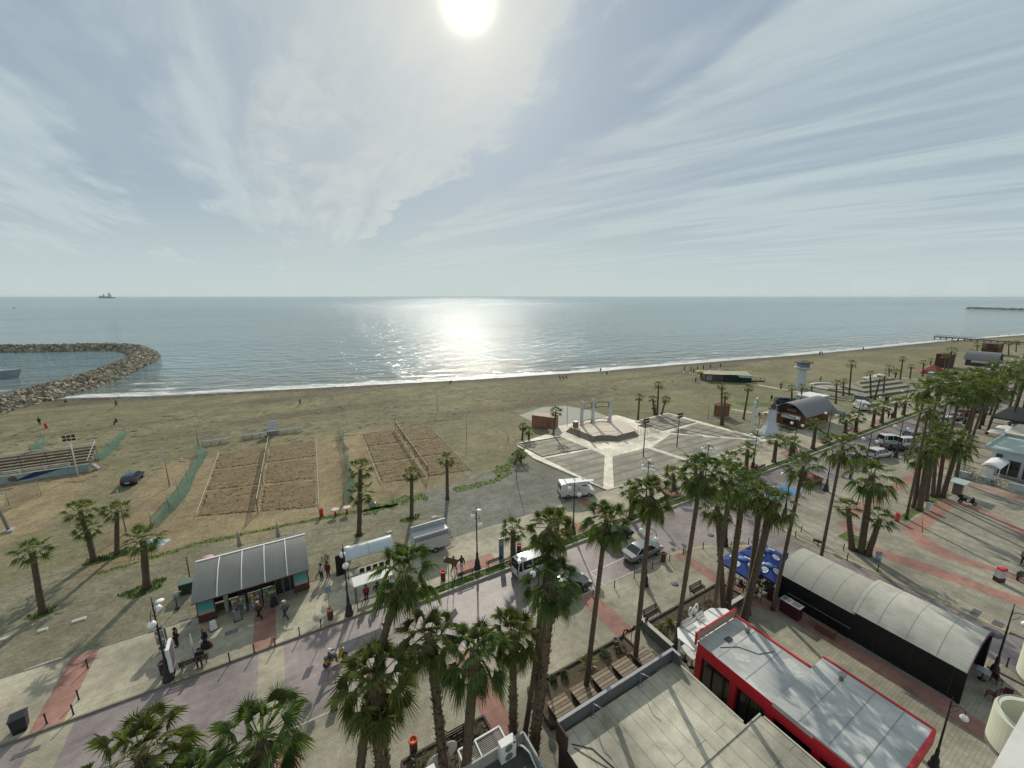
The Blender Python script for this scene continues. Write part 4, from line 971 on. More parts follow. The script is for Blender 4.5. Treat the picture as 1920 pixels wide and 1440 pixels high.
b = B(); b.box(0,0,1.55,1.25,.20,1.9); b.build('frame', M_white, t)
b = B(); b.box(0,-.104,1.55,1.1,.008,1.72); b.build('poster', mat('dim_purple_poster',(.14,.11,.15),.4,.5,1.2), t)
b = B(); b.box(0,.104,1.55,1.1,.008,1.72); b.build('poster', mat('pale_poster',(.55,.60,.58),.4,.25,1.2), t)
b = B(); b.box(0,0,.3,.3,.14,.6); b.build('stand', M_dark, t)
t = thing('postcard_rack', 'rotating postcard rack with pink and green cards by the lamp', 'postcard rack', gp(307,1212), SR)
b = B(); b.tube([(0,0,0),(0,0,1.75)], .03, 6); b.lathe([(.3,0),(.3,.04)],10); b.build('stand', M_dark, t)
for k in range(3):
    a = k*2.09+.4
    b = B(); b.box(.24*math.cos(a),.24*math.sin(a),1.05,.06,.5,1.2,rz=a); p = b.build('panel', M_grey, t)
    b = B()
    for i in range(3):
        for j in range(4): b.box(.275*math.cos(a)-(-.16+.16*i)*math.sin(a),.275*math.sin(a)+(-.16+.16*i)*math.cos(a),.6+.3*j,.012,.13,.22,rz=a, m=(i*2+j)%3)
    b.build('cards', [mat('pink_card',(.4,.12,.16),.5), mat('green_card',(.15,.28,.2),.5), mat('white_card',(.6,.6,.56),.5)], p)
t = thing('telescope', 'coin telescope on a post beside the grey kiosk', 'telescope', gp(333,1140), SR)
b = B(); b.lathe([(.22,0),(.2,.08),(.06,.12),(.05,1.15)], 10); b.build('post', M_dark, t)
b = B(); b.box(0,0,1.3,.24,.42,.26); b.tube([(0,-.32,1.36),(0,.30,1.36)], .08, 8); b.build('head', M_grey, t)
b = B(); b.box(0,0,1.52,.9,.08,.06); b.build('handle_bar', M_grey, t)
t = thing('folded_parasol', 'thin pale folded parasol standing before the bench', 'parasol', gp(364,1230), SR)
b = B(); b.tube([(0,0,0),(0,0,1.1)], .025, 6); b.lathe([(.25,0),(.22,.06),(.05,.08)],10); b.build('pole', M_grey, t)
b = B(); b.lathe([(.02,.75),(.09,.85),(.07,1.3),(.04,1.9),(.01,2.05)], 8); b.build('canopy', M_white, t)
for px, py, l in ((452,1040,'left closed grey parasol behind the grey kiosk'),(524,1022,'right closed grey parasol behind the grey kiosk')):
    t = thing('closed_parasol', l, 'parasol', P(px,py), 0, 'closed parasols behind the kiosk')
    b = B(); b.tube([(0,0,0),(0,0,2.9)], .03, 6); b.build('pole', M_grey, t)
    b = B(); b.lathe([(.05,.95),(.24,1.05),(.2,1.5),(.12,2.3),(.02,2.85)], 8); b.build('canopy', mat('grey_canvas',(.30,.30,.27),.9), t)
    b = B(); b.box(0,0,.05,.6,.6,.1); b.build('base', M_conc, t)
# ---- drain covers and bases
def cover(px, py, sx, sy, label, cat='manhole', m=M_dark, z=PV, rd=False):
    b = B()
    if rd: b.lathe([(sx/2,0),(sx/2,.012)], 18)
    else: b.box(0,0,.006,sx,sy,.012)
    b.box(0,0,.0135,sx*.6,sy*.10,.003); b.box(0,sy*.2,.0135,sx*.6,sy*.10,.003); b.box(0,-sy*.2,.0135,sx*.6,sy*.10,.003)
    o = b.build('drain_cover', m, None, loc=P(px, py, z+.003), rz=SR); tag(o, label, cat)
M_cov = mat('cover_steel', (.10,.10,.10), .6, .2, 6)
cover(1589,1070,1.3,.7,'slatted drain cover beside the tent on the street','drain cover',M_cov,.008)
cover(1829,1149,1.3,.5,'long narrow drain cover near the tent far end','drain cover',M_cov)
cover(1871,1170,1.0,.6,'square drain cover near the tent far end','drain cover',M_cov)
cover(1861,1186,1.3,1.3,'round manhole cover beside the tent end','manhole cover',M_cov,PV,True)
cover(1265,1095,.7,.7,'round manhole cover among the near bollards','manhole cover',M_cov,PV,True)
cover(1332,1003,.8,.8,'dark manhole cover in the middle of the mauve road','manhole cover',M_cov,.008,True)
cover(347,1158,.7,.5,'rear grey access cover in the kiosk shadow','access cover',mat('cover_grey',(.16,.16,.15),.8))
cover(348,1171,.7,.5,'front grey access cover in the kiosk shadow','access cover',mat('cover_grey',(.16,.16,.15),.8))
cover(434,1185,.9,.5,'framed access cover in front of the kiosk','access cover',mat('cover_grey',(.16,.16,.15),.8))
cover(48,1411,1.2,.35,'dark drain grating on the road at the lower left','drain cover',M_cov,.008)
M_padc = mat('pad_concrete', (.42,.41,.34), .9, .1, 2)
for px, py, l, w, d in ((76,1254,'pale concrete slab with kerb at the lot edge',2.0,1.0),(148,1163,'small concrete lid on the lot by the lone palm',.9,.45),(80,1182,'small pale block near the lone palm foot',.6,.4),(3,1200,'pale concrete lid at the left frame edge',.8,.4),
        (270,1200,'pale concrete lid near the promenade back kerb',.7,.5),(814,970,'small concrete lid near the trailer',.8,.5),(730,998,'small concrete lid beside the barrel awning',.7,.4)):
    b = B(); b.box(0,0,.05,w,d,.1,top=.92); b.box(0,0,.105,w*.8,d*.7,.012)
    o = b.build('concrete_lid', M_padc, None, loc=P(px,py), rz=SR+.1); tag(o, l, 'concrete lid', 'concrete lids on the lot')

# ================================================================ VEHICLES
def car_paint(name, col): return mat('paint_'+name, col, .28, .04, 1, metal=.35, spec=.6)
M_tail = mat('tail_lamp', (.30,.01,.01), .3); M_head = mat('head_lamp', (.6,.62,.62), .15); M_rim = mat('wheel_rim', (.42,.43,.44), .35, metal=.8)
STY = {  # length, width, stations: x, belt height, roof height (None = no cabin), roof half width factor
 'sedan': (4.75,1.80,.30,[(-2.37,.78,None),(-2.3,.93,None),(-1.65,.98,None),(-.95,.96,1.36),(-.55,.95,1.44),(.35,.93,1.43),(.6,.93,1.36),(1.25,.93,None),(2.1,.78,None),(2.37,.60,None)]),
 'hatch': (4.1,1.75,.28,[(-2.05,.70,None),(-2.0,.98,None),(-1.96,.99,None),(-1.62,.98,1.42),(-1.1,.97,1.50),(.25,.95,1.47),(.5,.95,1.40),(1.15,.93,None),(1.85,.80,None),(2.05,.60,None)]),
 'van': (4.75,1.85,.32,[(-2.37,.75,None),(-2.36,1.08,None),(-2.35,1.10,None),(-2.2,1.10,1.85),(-1.9,1.10,1.93),(.45,1.08,1.90),(.75,1.06,1.78),(1.45,1.02,None),(2.15,.92,None),(2.37,.62,None)]),
 'suv': (4.5,1.85,.36,[(-2.25,.8,None),(-2.22,1.05,None),(-2.2,1.06,None),(-1.9,1.06,1.60),(-1.4,1.05,1.70),(.3,1.03,1.68),(.55,1.03,1.58),(1.2,1.02,None),(2.0,.92,None),(2.25,.70,None)]),
}
def car(loc, rz, label, style, paint, group=None, cat='car', name='parked_car', panel_rear=False):
    L_, Wd, zb, stt = STY[style]
    t = thing(name, label, cat, loc, rz, group)
    hw = Wd/2; b = B(); n = len(stt)
    def taper(x): return hw*(1-.10*max(0, abs(x)/(L_/2)-.72)/.28)
    rings = []
    for x, zs, zr in stt:
        w = taper(x); z0 = zb if abs(x) < L_/2-.1 else zb+.12
        rings.append([(x,-w*.92,z0),(x,-w,z0+.22),(x,-w*.995,zs-.18),(x,-w*.93,zs),(x,w*.93,zs),(x,w*.995,zs-.18),(x,w,z0+.22),(x,w*.92,z0)])
    vs = [p for r in rings for p in r]; fs = []
    for i in range(n-1):
        for k in range(8): fs.append([i*8+k,(i+1)*8+k,(i+1)*8+(k+1)%8,i*8+(k+1)%8])
    fs.append(list(range(8))); fs.append([(n-1)*8+k for k in range(8)][::-1])
    b.add(vs, fs, 0, False)
    # roof and pillars
    cab = [(i, s) for i, s in enumerate(stt) if s[2]]
    i0, i1 = cab[0][0], cab[-1][0]
    def roofp(x, z, sd): return (x, sd*hw*.74, z)
    rv = []
    for i, (x, zs, zr) in cab: rv += [(x,-hw*.72,zr),(x,-hw*.42,zr+.035),(x,hw*.42,zr+.035),(x,hw*.72,zr)]
    fs = []
    for i in range(len(cab)-1):
        for k in range(3): fs.append([i*4+k,(i+1)*4+k,(i+1)*4+k+1,i*4+k+1][::-1])
    b.add(rv, fs, 0, True)
    xr, xf = stt[i0-1][0], stt[i1+1][0]; zr0, zf0 = stt[i0-1][1], stt[i1+1][1]
    mids = [cab[0][1], cab[len(cab)//2][1], cab[-1][1]]
    for sd in (-1, 1):
        b.bar((xr,sd*hw*.86,zr0),roofp(cab[0][1][0],cab[0][1][2]-.01,sd),.08,.05); b.bar((xf,sd*hw*.86,zf0),roofp(cab[-1][1][0],cab[-1][1][2]-.01,sd),.06,.05)
        xm = (cab[0][1][0]+cab[-1][1][0])/2; b.bar((xm,sd*hw*.925,1.0 if style!='van' else 1.1),(xm,sd*hw*.75,cab[len(cab)//2][1][2]-.01),.09,.03)
        if style in ('van','hatch','suv'):
            xq = cab[0][1][0]+.35; b.bar((xq,sd*hw*.925,1.0),(xq,sd*hw*.75,cab[1][1][2]-.03),.10,.03)
    b.build('body', paint, t, bevel=.03)
    # glass
    low = [(xr+.03, zr0-.01)]+[(s[0], s[1]-.01) for i, s in cab]+[(xf-.03, zf0-.01)]
    up = [(cab[0][1][0], cab[0][1][2]-.015)]*1+[(s[0], s[2]-.015) for i, s in cab]+[(cab[-1][1][0], cab[-1][1][2]-.015)]
    for sd in (-1, 1):
        g = B()
        for k in range(len(low)-1):
            pts = [(low[k][0],sd*hw*.905,low[k][1]),(low[k+1][0],sd*hw*.905,low[k+1][1]),(up[k+1][0],sd*hw*.725,up[k+1][1]),(up[k][0],sd*hw*.725,up[k][1])]
            if k == 0 or k == len(low)-2: pts = pts[:3] if up[k+1] == up[k] else pts
            g.face(pts if sd < 0 else pts[::-1])
        g.build('side_window', M_glass, t)
    g = B(); g.face([(xf,-hw*.84,zf0),(xf,hw*.84,zf0),(cab[-1][1][0],hw*.70,cab[-1][1][2]),(cab[-1][1][0],-hw*.70,cab[-1][1][2])]); g.build('windscreen', M_glass, t)
    g = B(); g.face([(xr,hw*.84,zr0),(xr,-hw*.84,zr0),(cab[0][1][0],-hw*.70,cab[0][1][2]),(cab[0][1][0],hw*.70,cab[0][1][2])]); g.build('rear_window', M_glass, t)
    rw = .33 if style in ('van','suv') else .31
    for x in (-L_*.29, L_*.30):
        for sd in (-1, 1):
            w = B(); w.tube([(x,sd*(hw-.2),rw),(x,sd*(hw+.012),rw)], rw, 14, smooth=False); wo = w.build('wheel', M_tyre, t)
            w = B(); w.tube([(x,sd*(hw+.0),rw),(x,sd*(hw+.02),rw)], rw*.62, 10, smooth=False); w.build('rim', M_rim, wo)
    for sd in (-1, 1):
        w = B(); w.box(L_/2-.09,sd*hw*.66,.66 if style != 'van' else .78,.20,.36,.13); w.build('headlight', M_head, t)
        w = B(); w.box(-L_/2+.05,sd*hw*.74,.80 if style == 'sedan' else .95,.12,.24,.16 if style == 'sedan' else .36); w.build('tail_light', M_tail, t)
        w = B(); w.box(xf-.15,sd*(hw+.07),zf0+.06,.12,.16,.11); w.build('mirror', paint, t)
    w = B(); w.box(-L_/2-.012,0,.62,.02,.5,.11); w.build('number_plate', M_white, t)
    w = B(); w.box(0,0,.27,L_*.9,Wd*.8,.16); w.build('underbody', M_black, t)
    return t
silver = car_paint('silver', (.27,.285,.28)); dark = car_paint('dark', (.02,.024,.03)); wht = car_paint('white', (.68,.69,.68)); navy = car_paint('navy', (.035,.055,.10)); redc = car_paint('red', (.35,.05,.035)); greyc = car_paint('grey', (.20,.21,.22))
def between(a, b, z=.005):
    p = P(*a, z); q = P(*b, z); return (p+q)/2, math.atan2((q-p).y, (q-p).x)
car(W(31.2, 26.35, .005), SR, 'silver sedan parked at the near kerb behind bollards', 'sedan', silver)
car(W(20.9, 25.95, .005), SR, 'dark grey car partly hidden by the stout rough palm', 'sedan', car_paint('charcoal', (.06,.07,.075)))
car(W(20.0, 30.1, .005), SR, 'white van on the road beyond the stout rough palm', 'van', wht, cat='van', name='parked_van')
car(W(31.0, 30.0, .005), SR, 'black hatchback on the road behind a slim palm crown', 'hatch', dark)
c0, a0 = between((240,913),(259,893), .0); car(c0, a0, 'dark blue hatchback parked on the sand by the bleachers', 'hatch', navy)
car(W(65.8, 25.95, .005), SR, 'red car parked past the blue parking bay', 'hatch', redc)
car(P(1606,866,.005), SR-.3, 'silver car crossing the road near the strolling couple', 'sedan', silver)
car(P(1647,857,.005), SR-.2, 'white car beside the silver car on the far road', 'suv', wht)
car(P(1672,833,.005), SR-.5, 'white van parked at an angle on the far road', 'van', wht, cat='van', name='parked_van')
car(P(1676,845,.005), SR-.5, 'dark hatchback beside the angled white van', 'hatch', dark)
car(P(1706,838,.005), SR-.5, 'white van nearest the grove of palms', 'van', wht, cat='van', name='parked_van')
car(P(1719,824,.005), SR-.5, 'pale estate car behind the white van by the grove', 'suv', silver)
for k in range(9):
    s = 118+k*6.2; car(W(s, 25.9, .005), SR, f'{ordn[k]} car parked under the palm avenue, counted from the near end', ('hatch','suv','sedan')[k % 3], (dark, wht, silver, redc, greyc)[k % 5], 'cars under the palm avenue')
car(P(1470,757), R(-8), 'left dark car behind the bar roof', 'suv', navy); car(P(1488,757), R(-12), 'right dark car behind the bar roof', 'hatch', dark)
# old white box van with a long board on its roof
def old_van(loc, rz, label, L_=4.9, board=True):
    t = thing('parked_van', label, 'van', loc, rz)
    b = B(); prof = [(-2.45,.42),(-2.45,1.0),(-2.38,2.0),(-2.25,2.22),(1.15,2.22),(1.3,2.12),(1.75,1.22),(2.38,1.02),(2.45,.8),(2.45,.42)]
    for i in range(len(prof)):
        pass
    vs = [(x,-.93 if z < 1.3 else -.86,z) for x, z in prof]+[(x,.93 if z < 1.3 else .86,z) for x, z in prof]; n = len(prof)
    b.add(vs, [list(range(n)), [n+i for i in range(n)][::-1]]+[[i,n+i,n+(i+1)%n,(i+1)%n] for i in range(n)]); b.build('body', wht, t, bevel=.05)
    g = B(); g.face([(1.32,-.78,2.06),(1.74,-.82,1.27),(1.74,.82,1.27),(1.32,.78,2.06)]); 
    o = g.build('windscreen', M_glass, t); o.location.x = .02
    for sd in (-1, 1):
        g = B(); pts = [(1.42,sd*.905,1.32),(.55,sd*.905,1.32),(.55,sd*.885,1.95),(1.12,sd*.885,1.95)]; g.face(pts); g.build('door_window', M_glass, t)
        g = B(); g.box(-2.445,sd*.40,1.62,.03,.56,.5,tilt=(0,R(-4),0)); g.build('rear_window', M_glass, t)
        g = B(); g.box(-2.455,sd*.83,.95,.03,.12,.42); g.build('tail_light', M_tail, t)
        g = B(); g.box(2.45,sd*.68,.86,.04,.26,.18); g.build('headlight', M_head, t)
        for x in (-1.45, 1.55):
            w = B(); w.tube([(x,sd*.72,.34),(x,sd*.945,.34)], .34, 14, smooth=False); wo = w.build('wheel', M_tyre, t)
            w = B(); w.tube([(x,sd*.93,.34),(x,sd*.955,.34)], .2, 10, smooth=False); w.build('rim', M_rim, wo)
    g = B(); g.box(2.47,0,.55,.08,1.8,.16); g.build('front_bumper', M_black, t); g = B(); g.box(-2.48,0,.55,.08,1.8,.16); g.build('rear_bumper', M_black, t)
    if board:
        b = B(); b.box(.3,-.55,2.36,3.9,.5,.04,rz=.05); b.build('roof_board', M_white, t)
        b = B()
        for x in (-1.6,-.2,1.0): b.bar((x,-.8,2.28),(x,.8,2.28),.04)
        b.build('roof_rack', M_dark, t)
    return t
old_van(P(1080,929), R(10), 'old white van with a long board on its roof rack')
old_van(P(1614,768), R(70), 'small white food van near the short verge palms', board=False)
# ---- scooters
def scooter(loc, rz, label, col, box=False, group=None):
    t = thing('motor_scooter', label, 'scooter', loc, rz, group)
    b = B(); b.prism([(-.75,-.14),(-.1,-.17),(-.1,.17),(-.75,.14)],.38,.74); b.box(.12,0,.30,.62,.30,.08); b.bar((.36,0,.3),(.56,0,.95),.34,.10); b.build('body', col, t, bevel=.04)
    b = B(); b.box(-.38,0,.79,.72,.28,.11); b.build('seat', M_black, t, bevel=.03)
    for x in (-.62,.68):
        b = B(); b.tube([(x,-.055,.24),(x,.055,.24)], .24, 12, smooth=False); w = b.build('wheel', M_tyre, t)
        b = B(); b.tube([(x,-.06,.24),(x,.06,.24)], .12, 8, smooth=False); b.build('rim', M_grey, w)
    b = B(); b.bar((.68,0,.3),(.52,0,1.08),.07); b.build('fork', M_dark, t)
    b = B(); b.bar((.5,-.34,1.08),(.5,.34,1.08),.04); b.build('handlebar', M_dark, t)
    b = B(); b.box(.66,0,.86,.06,.16,.12); b.build('headlight', M_head, t)
    if box: b = B(); b.box(-.72,0,1.02,.42,.42,.42); b.build('carrier_box', box, t, bevel=.02)
    return t
yel = mat('yellow_plastic', (.42,.33,.02), .4)
scooter(P(629,1242,.005), SR+.15, 'yellow and black scooter carrying a rider on the road', yel)
scooter(gp(1812,945), R(-32), 'black scooter parked on the square with a top box', M_black, box=M_black)
b_ = scooter(gp(1914,1085), R(20), 'dark green scooter at the right frame edge', mat('olive_paint',(.06,.07,.04),.4))
# ---- bicycles
def bicycle(loc, rz, label):
    t = thing('bicycle', label, 'bicycle', loc, rz, 'bicycles beside the kiosk')
    b = B(); b.bar((-.5,0,.34),(-.15,0,.8),.035); b.bar((-.15,0,.8),(.38,0,.82),.035); b.bar((-.05,0,.32),(.38,0,.8),.035); b.bar((-.5,0,.34),(-.05,0,.32),.03); b.bar((.36,0,.9),(.52,0,.34),.035); b.bar((-.05,0,.32),(-.18,0,.92),.035); b.build('frame', M_dark, t)
    for x in (-.5,.52):
        b = B(); pts = [(x+.33*math.cos(a),0,.34+.33*math.sin(a)) for a in [k*math.pi/8 for k in range(17)]]; b.tube(pts, .018, 5, cap=False)
        for k in range(6): b.bar((x,0,.34),(x+.32*math.cos(k*1.05),0,.34+.32*math.sin(k*1.05)),.006)
        b.build('wheel', M_tyre, t)
    b = B(); b.box(-.2,0,.95,.24,.12,.05); b.build('saddle', M_black, t)
    b = B(); b.bar((.34,-.26,.98),(.34,.26,.98),.025); b.bar((.36,0,.88),(.34,0,.98),.03); b.build('handlebar', M_dark, t)
bicycle(gp(607,1058), R(80), 'left bicycle parked beside the grey kiosk'); bicycle(gp(613,1060), R(95), 'right bicycle parked beside the grey kiosk')
# ================================================================ KIOSKS AND SHELTERS ON THE PROMENADE
def stt(s, t, z=PV): return W(s, t, z)
M_roofg = mat('ribbed_grey_roof', (.20,.198,.18), .40, .14, 1.0, metal=.45, stretch=(.6,.3,1))
M_silver = mat('silver_sheet', (.44,.48,.50), .35, .1, 1, metal=.6)
t = thing('news_kiosk', 'long kiosk with curved grey roof and magazine racks under it', 'kiosk', stt(-8.35, 37.5), SR)
b = B(); pf = lambda u: 1.35*math.sin(math.pi/2*min(1,u*1.08))**.85
b.arch(0, 8.6, 0, 4.0, 2.50, 1, .07, 18, prof=pf); rf = b.build('roof', M_roofg, t)
for k in range(1,5):
    x = 8.6*k/5; b = B()
    for i in range(12):
        u0, u1 = i/12, (i+1)/12
        b.bar((x,4*u0,2.53+pf(u0)),(x,4*u1,2.53+pf(u1)),.07,.05)
    b.build('rib', M_white, rf)
b = B(); b.box(4.3,4.02,3.86,8.7,.16,.14); b.build('ridge_cap', M_white, rf)
b = B(); b.box(4.3,-.03,2.47,8.7,.06,.06); b.build('front_gutter', M_rust, rf)
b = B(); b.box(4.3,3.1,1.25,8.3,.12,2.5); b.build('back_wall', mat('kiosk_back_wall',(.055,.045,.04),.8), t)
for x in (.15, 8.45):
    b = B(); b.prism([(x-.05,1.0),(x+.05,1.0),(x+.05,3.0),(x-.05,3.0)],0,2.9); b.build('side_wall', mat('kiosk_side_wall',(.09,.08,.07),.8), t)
b = B(); b.box(2.05,1.4,1.25,.28,.5,2.5); b.build('pillar', mat('pale_green_pillar',(.33,.37,.33),.6), t)
b = B(); b.box(5.0,2.0,.5,4.2,.7,1.0); b.build('counter', mat('counter_front',(.10,.075,.06),.7), t)
for k, x in enumerate((.75, 7.85)):
    fr = B(); fr.box(x,.70,1.25,1.25,.12,2.3); p = fr.build('display_case', M_rust, t)
    b = B(); b.box(x,.633,1.55,1.1,.012,1.45); 
    ms = bpy.data.materials.get('beach_poster')
    if not ms:
        ms = bpy.data.materials.new('beach_poster'); nt, N, L = nodes(ms); o = N('ShaderNodeOutputMaterial'); bs = N('ShaderNodeBsdfPrincipled'); tc = N('ShaderNodeTexCoord'); sp = N('ShaderNodeSeparateXYZ'); L(tc.outputs['Object'], sp.inputs[0])
        cr = N('ShaderNodeValToRGB'); mr = N('ShaderNodeMapRange'); mr.inputs[1].default_value = .85; mr.inputs[2].default_value = 2.3; L(sp.outputs[2], mr.inputs[0]); L(mr.outputs[0], cr.inputs[0])
        e = cr.color_ramp.elements; e[0].color = (.36,.36,.32,1); e[0].position = .05; e[1].color = (.02,.22,.21,1); e[1].position = .95
        q = cr.color_ramp.elements.new(.3); q.color = (.10,.33,.32,1); L(cr.outputs[0], bs.inputs['Base Color']); bs.inputs['Roughness'].default_value = .3; L(bs.outputs[0], o.inputs[0])
    b.build('poster', ms, p)
rnd = random.Random(3)
cols = [mat('print_'+n, c, .6, .2, 5) for n, c in (('red',(.30,.05,.05)),('cream',(.45,.42,.33)),('blue',(.06,.11,.22)),('green',(.08,.17,.08)),('grey',(.2,.2,.2)),('yellow',(.38,.30,.06)))]
for k, (x, y, l) in enumerate([(3.0,.35,'left magazine rack in front of the kiosk counter'),(4.2,.45,'middle magazine rack in front of the kiosk counter'),(5.3,.5,'right magazine rack in front of the kiosk counter')]):
    q = thing('magazine_rack', l, 'magazine rack', stt(-8.35+x, 37.5+y), SR, 'magazine racks at the kiosk')
    b = B(); b.box(0,.25,.75,1.0,.08,1.5); b.box(0,0,.15,1.0,.5,.3); b.build('frame', M_grey, q)
    b = B()
    for i in range(5):
        for j in range(4): b.box(-.4+.2*i,.17-.03*(3-j)-.05,.42+.29*j,.17,.03,.23,tilt=(R(-14),0,0),m=rnd.randrange(6))
    b.build('magazines', cols, q)
for k, (x, y) in enumerate([(6.1,.6),(6.7,.65),(7.2,.7)]):
    q = thing('drinks_fridge', f'{ordn[k]} glass drinks fridge at the right of the kiosk', 'fridge', stt(-8.35+x, 38.2+y), SR, 'fridges at the kiosk')
    b = B(); b.box(0,.0,.95,.55,.55,1.9); b.build('body', M_grey, q); b = B(); b.box(0,-.281,1.0,.46,.012,1.5); b.build('door', M_glass, q)
for x, y, l, c in ((2.9,-.35,'pushchair like goods trolley before the kiosk',M_grey),(5.6,.05,'dark goods crate before the kiosk',M_dark),(1.25,-.55,'folding price board beside the left kiosk poster',M_white)):
    q = thing('display_stand', l, 'display stand', stt(-8.35+x, 37.5+y), SR+.3)
    b = B(); b.box(0,0,.42,.5,.4,.7,top=.7); b.build('body', c, q); b = B(); b.box(0,0,.035,.6,.5,.07); b.build('base', M_dark, q)
# green wheelie bin left of kiosk
q = thing('wheeled_bin', 'dark green waste bin behind the left end of the kiosk', 'waste bin', P(352,1110), SR)
b = B(); b.box(0,0,.6,.95,.8,1.0,top=1.1); b.build('body', mat('bin_green',(.02,.05,.03),.6), q); b = B(); b.box(0,0,1.14,1.1,.95,.08); b.build('lid', mat('lid_pale_green',(.10,.15,.13),.6), q)
q = thing('wooden_post', 'thin wooden post behind the left end of the kiosk', 'post', P(357,1090), 0)
b = B(); b.tube([(0,0,0),(0.05,0,2.6)], .05, 6); b.build('post', M_wood, q); b = B(); b.box(.05,0,2.63,.16,.16,.06); b.build('cap', M_wood, q)
q = thing('round_table', 'pink round table behind the kiosk ridge', 'table', P(392,1062), 0)
b = B(); b.lathe([(.28,0),(.26,.05),(.06,.08),(.05,.95)], 10); b.build('leg', M_red, q); b = B(); b.lathe([(.55,.95),(.55,1.0)], 18); b.build('tabletop', mat('pink_top',(.50,.24,.22),.6), q)
for px, py, l in ((629,967,'left pale mushroom table at the sand court edge'),(651,963,'right pale mushroom table at the sand court edge')):
    q = thing('mushroom_table', l, 'table', P(px,py), 0, 'mushroom tables at the court'); b = B(); b.lathe([(.12,0),(.12,.8)],8); b.build('leg', M_red, q); b = B(); b.lathe([(.5,.8),(.52,.86),(.3,.9)],14); b.build('tabletop', mat('pale_top',(.55,.45,.38),.7), q)
# barrel awning
t = thing('barrel_awning', 'open shelter with barrel roof of silver sheet beside the trailer', 'shelter', stt(3.4, 37.6), SR)
b = B(); b.arch(0,4.5,0,2.0,2.15,.75,.05,14); b.build('roof', M_silver, t)
b = B(); b.arch(2.15,2.22,-.01,2.01,2.17,.765,.05,14); b.build('roof_seam', M_grey, t)
for x in (.1,4.4):
    for y in (.08,1.92): b = B(); b.tube([(x,y,0),(x,y,2.2)],.035,6); b.build('post', M_dark, t)
q = thing('menu_board', 'tall black board standing at the left of the barrel awning', 'board', gp(640,1076), SR); b = B(); b.box(0,0,1.05,.85,.12,2.1); b.build('board', M_black, q); b = B(); b.box(0,0,.05,.95,.4,.1); b.build('foot', M_dark, q)
M_dkblue = mat('dark_blue_plastic', (.018,.022,.05), .5)
def chair(loc, rz, label, col, grp):
    q = thing('chair', label, 'chair', loc, rz, grp)
    b = B(); b.box(0,0,.45,.44,.44,.05); b.build('seat', col, q); b = B(); b.box(0,.21,.72,.42,.04,.46,tilt=(R(-8),0,0)); b.build('backrest', col, q)
    for x in (-.18,.18):
        for y in (-.18,.18): b = B(); b.bar((x,y,0),(x,y,.44),.035); b.build('leg', col, q)
for k in range(5): chair(stt(4.75+.62*k, 37.75), SR+math.pi, f'{ordn[k]} dark blue chair in the row under the barrel awning', M_dkblue, 'chairs under the barrel awning')
# bus shelter
t = thing('bus_shelter', 'small bus shelter with white flat roof on dark posts', 'bus shelter', stt(3.45, 33.05), SR)
b = B(); b.box(1.6,.58,2.5,3.3,1.25,.09,tilt=(R(4),0,0)); b.build('roof', mat('dirty_white_roof',(.62,.62,.56),.6,.08,2), t)
for x in (.12,3.08):
    for y in (.1,1.05): b = B(); b.tube([(x,y,0),(x,y,2.48)],.035,6); b.build('post', M_dark, t)
b = B(); b.box(1.6,.75,.45,2.4,.4,.06); st_ = b.build('seat', M_dark, t)
for x in (.6,2.6): b = B(); b.bar((x,.75,0),(x,.75,.43),.06); b.build('leg', M_dark, st_)
# trailer
t = thing('vending_trailer', 'white box trailer with dark louvred band and raised slatted rear panel', 'trailer', stt(11.9, 38.3, PV), SR)
b = B(); b.box(0,0,1.45,3.75,1.5,1.9); bd = b.build('body', mat('trailer_white',(.50,.51,.51),.5,.06,2), t)
b = B()
for j in range(2):
    for k in range(22): b.box(-1.75+.167*k,-.752,1.98+.22*j,.10,.012,.16)
b.build('louvre', mat('louvre_navy',(.02,.02,.06),.4), bd)
b = B(); b.box(0,-.62,2.43,3.8,.3,.06,tilt=(R(-20),0,0)); b.build('canopy', M_white, bd)
b = B(); b.box(0,.42,2.75,3.8,.05,.75,tilt=(R(10),0,0)); b.build('rear_panel', M_silver, bd)
b = B()
for k in range(30): b.box(-1.85+.128*k,.36,2.76,.03,.03,.76,tilt=(R(10),0,0))
b.build('slats', M_white, bd)
for sd in (-1,1):
    for x in (-.4,.35): b = B(); b.tube([(x,sd*.6,.33),(x,sd*.78,.33)],.33,14,smooth=False); w = b.build('wheel', M_tyre, t); b = B(); b.tube([(x,sd*.77,.33),(x,sd*.79,.33)],.18,10,smooth=False); b.build('rim', M_rim, w)
b = B(); b.bar((1.9,0,.5),(2.8,0,.45),.08); b.box(0,0,.46,3.7,1.3,.1); b.build('chassis', M_dark, t)
# sign on two poles
t = thing('park_sign', 'tilted brown and white sign board on two thin poles by the promenade', 'sign', gp(847,1094), SR)
for x in (-.28,.28): b = B(); b.tube([(x,0,-.1),(x,0,2.7)],.03,6); b.build('pole', M_dark, t)
b = B(); b.box(0,-.05,2.45,1.5,.06,.55,tilt=(0,R(32),0)); p = b.build('panel', M_wood, t); b = B(); b.box(-.18,-.02,2.70,1.2,.08,.10,tilt=(0,R(32),0)); b.build('top_edge', M_white, p)
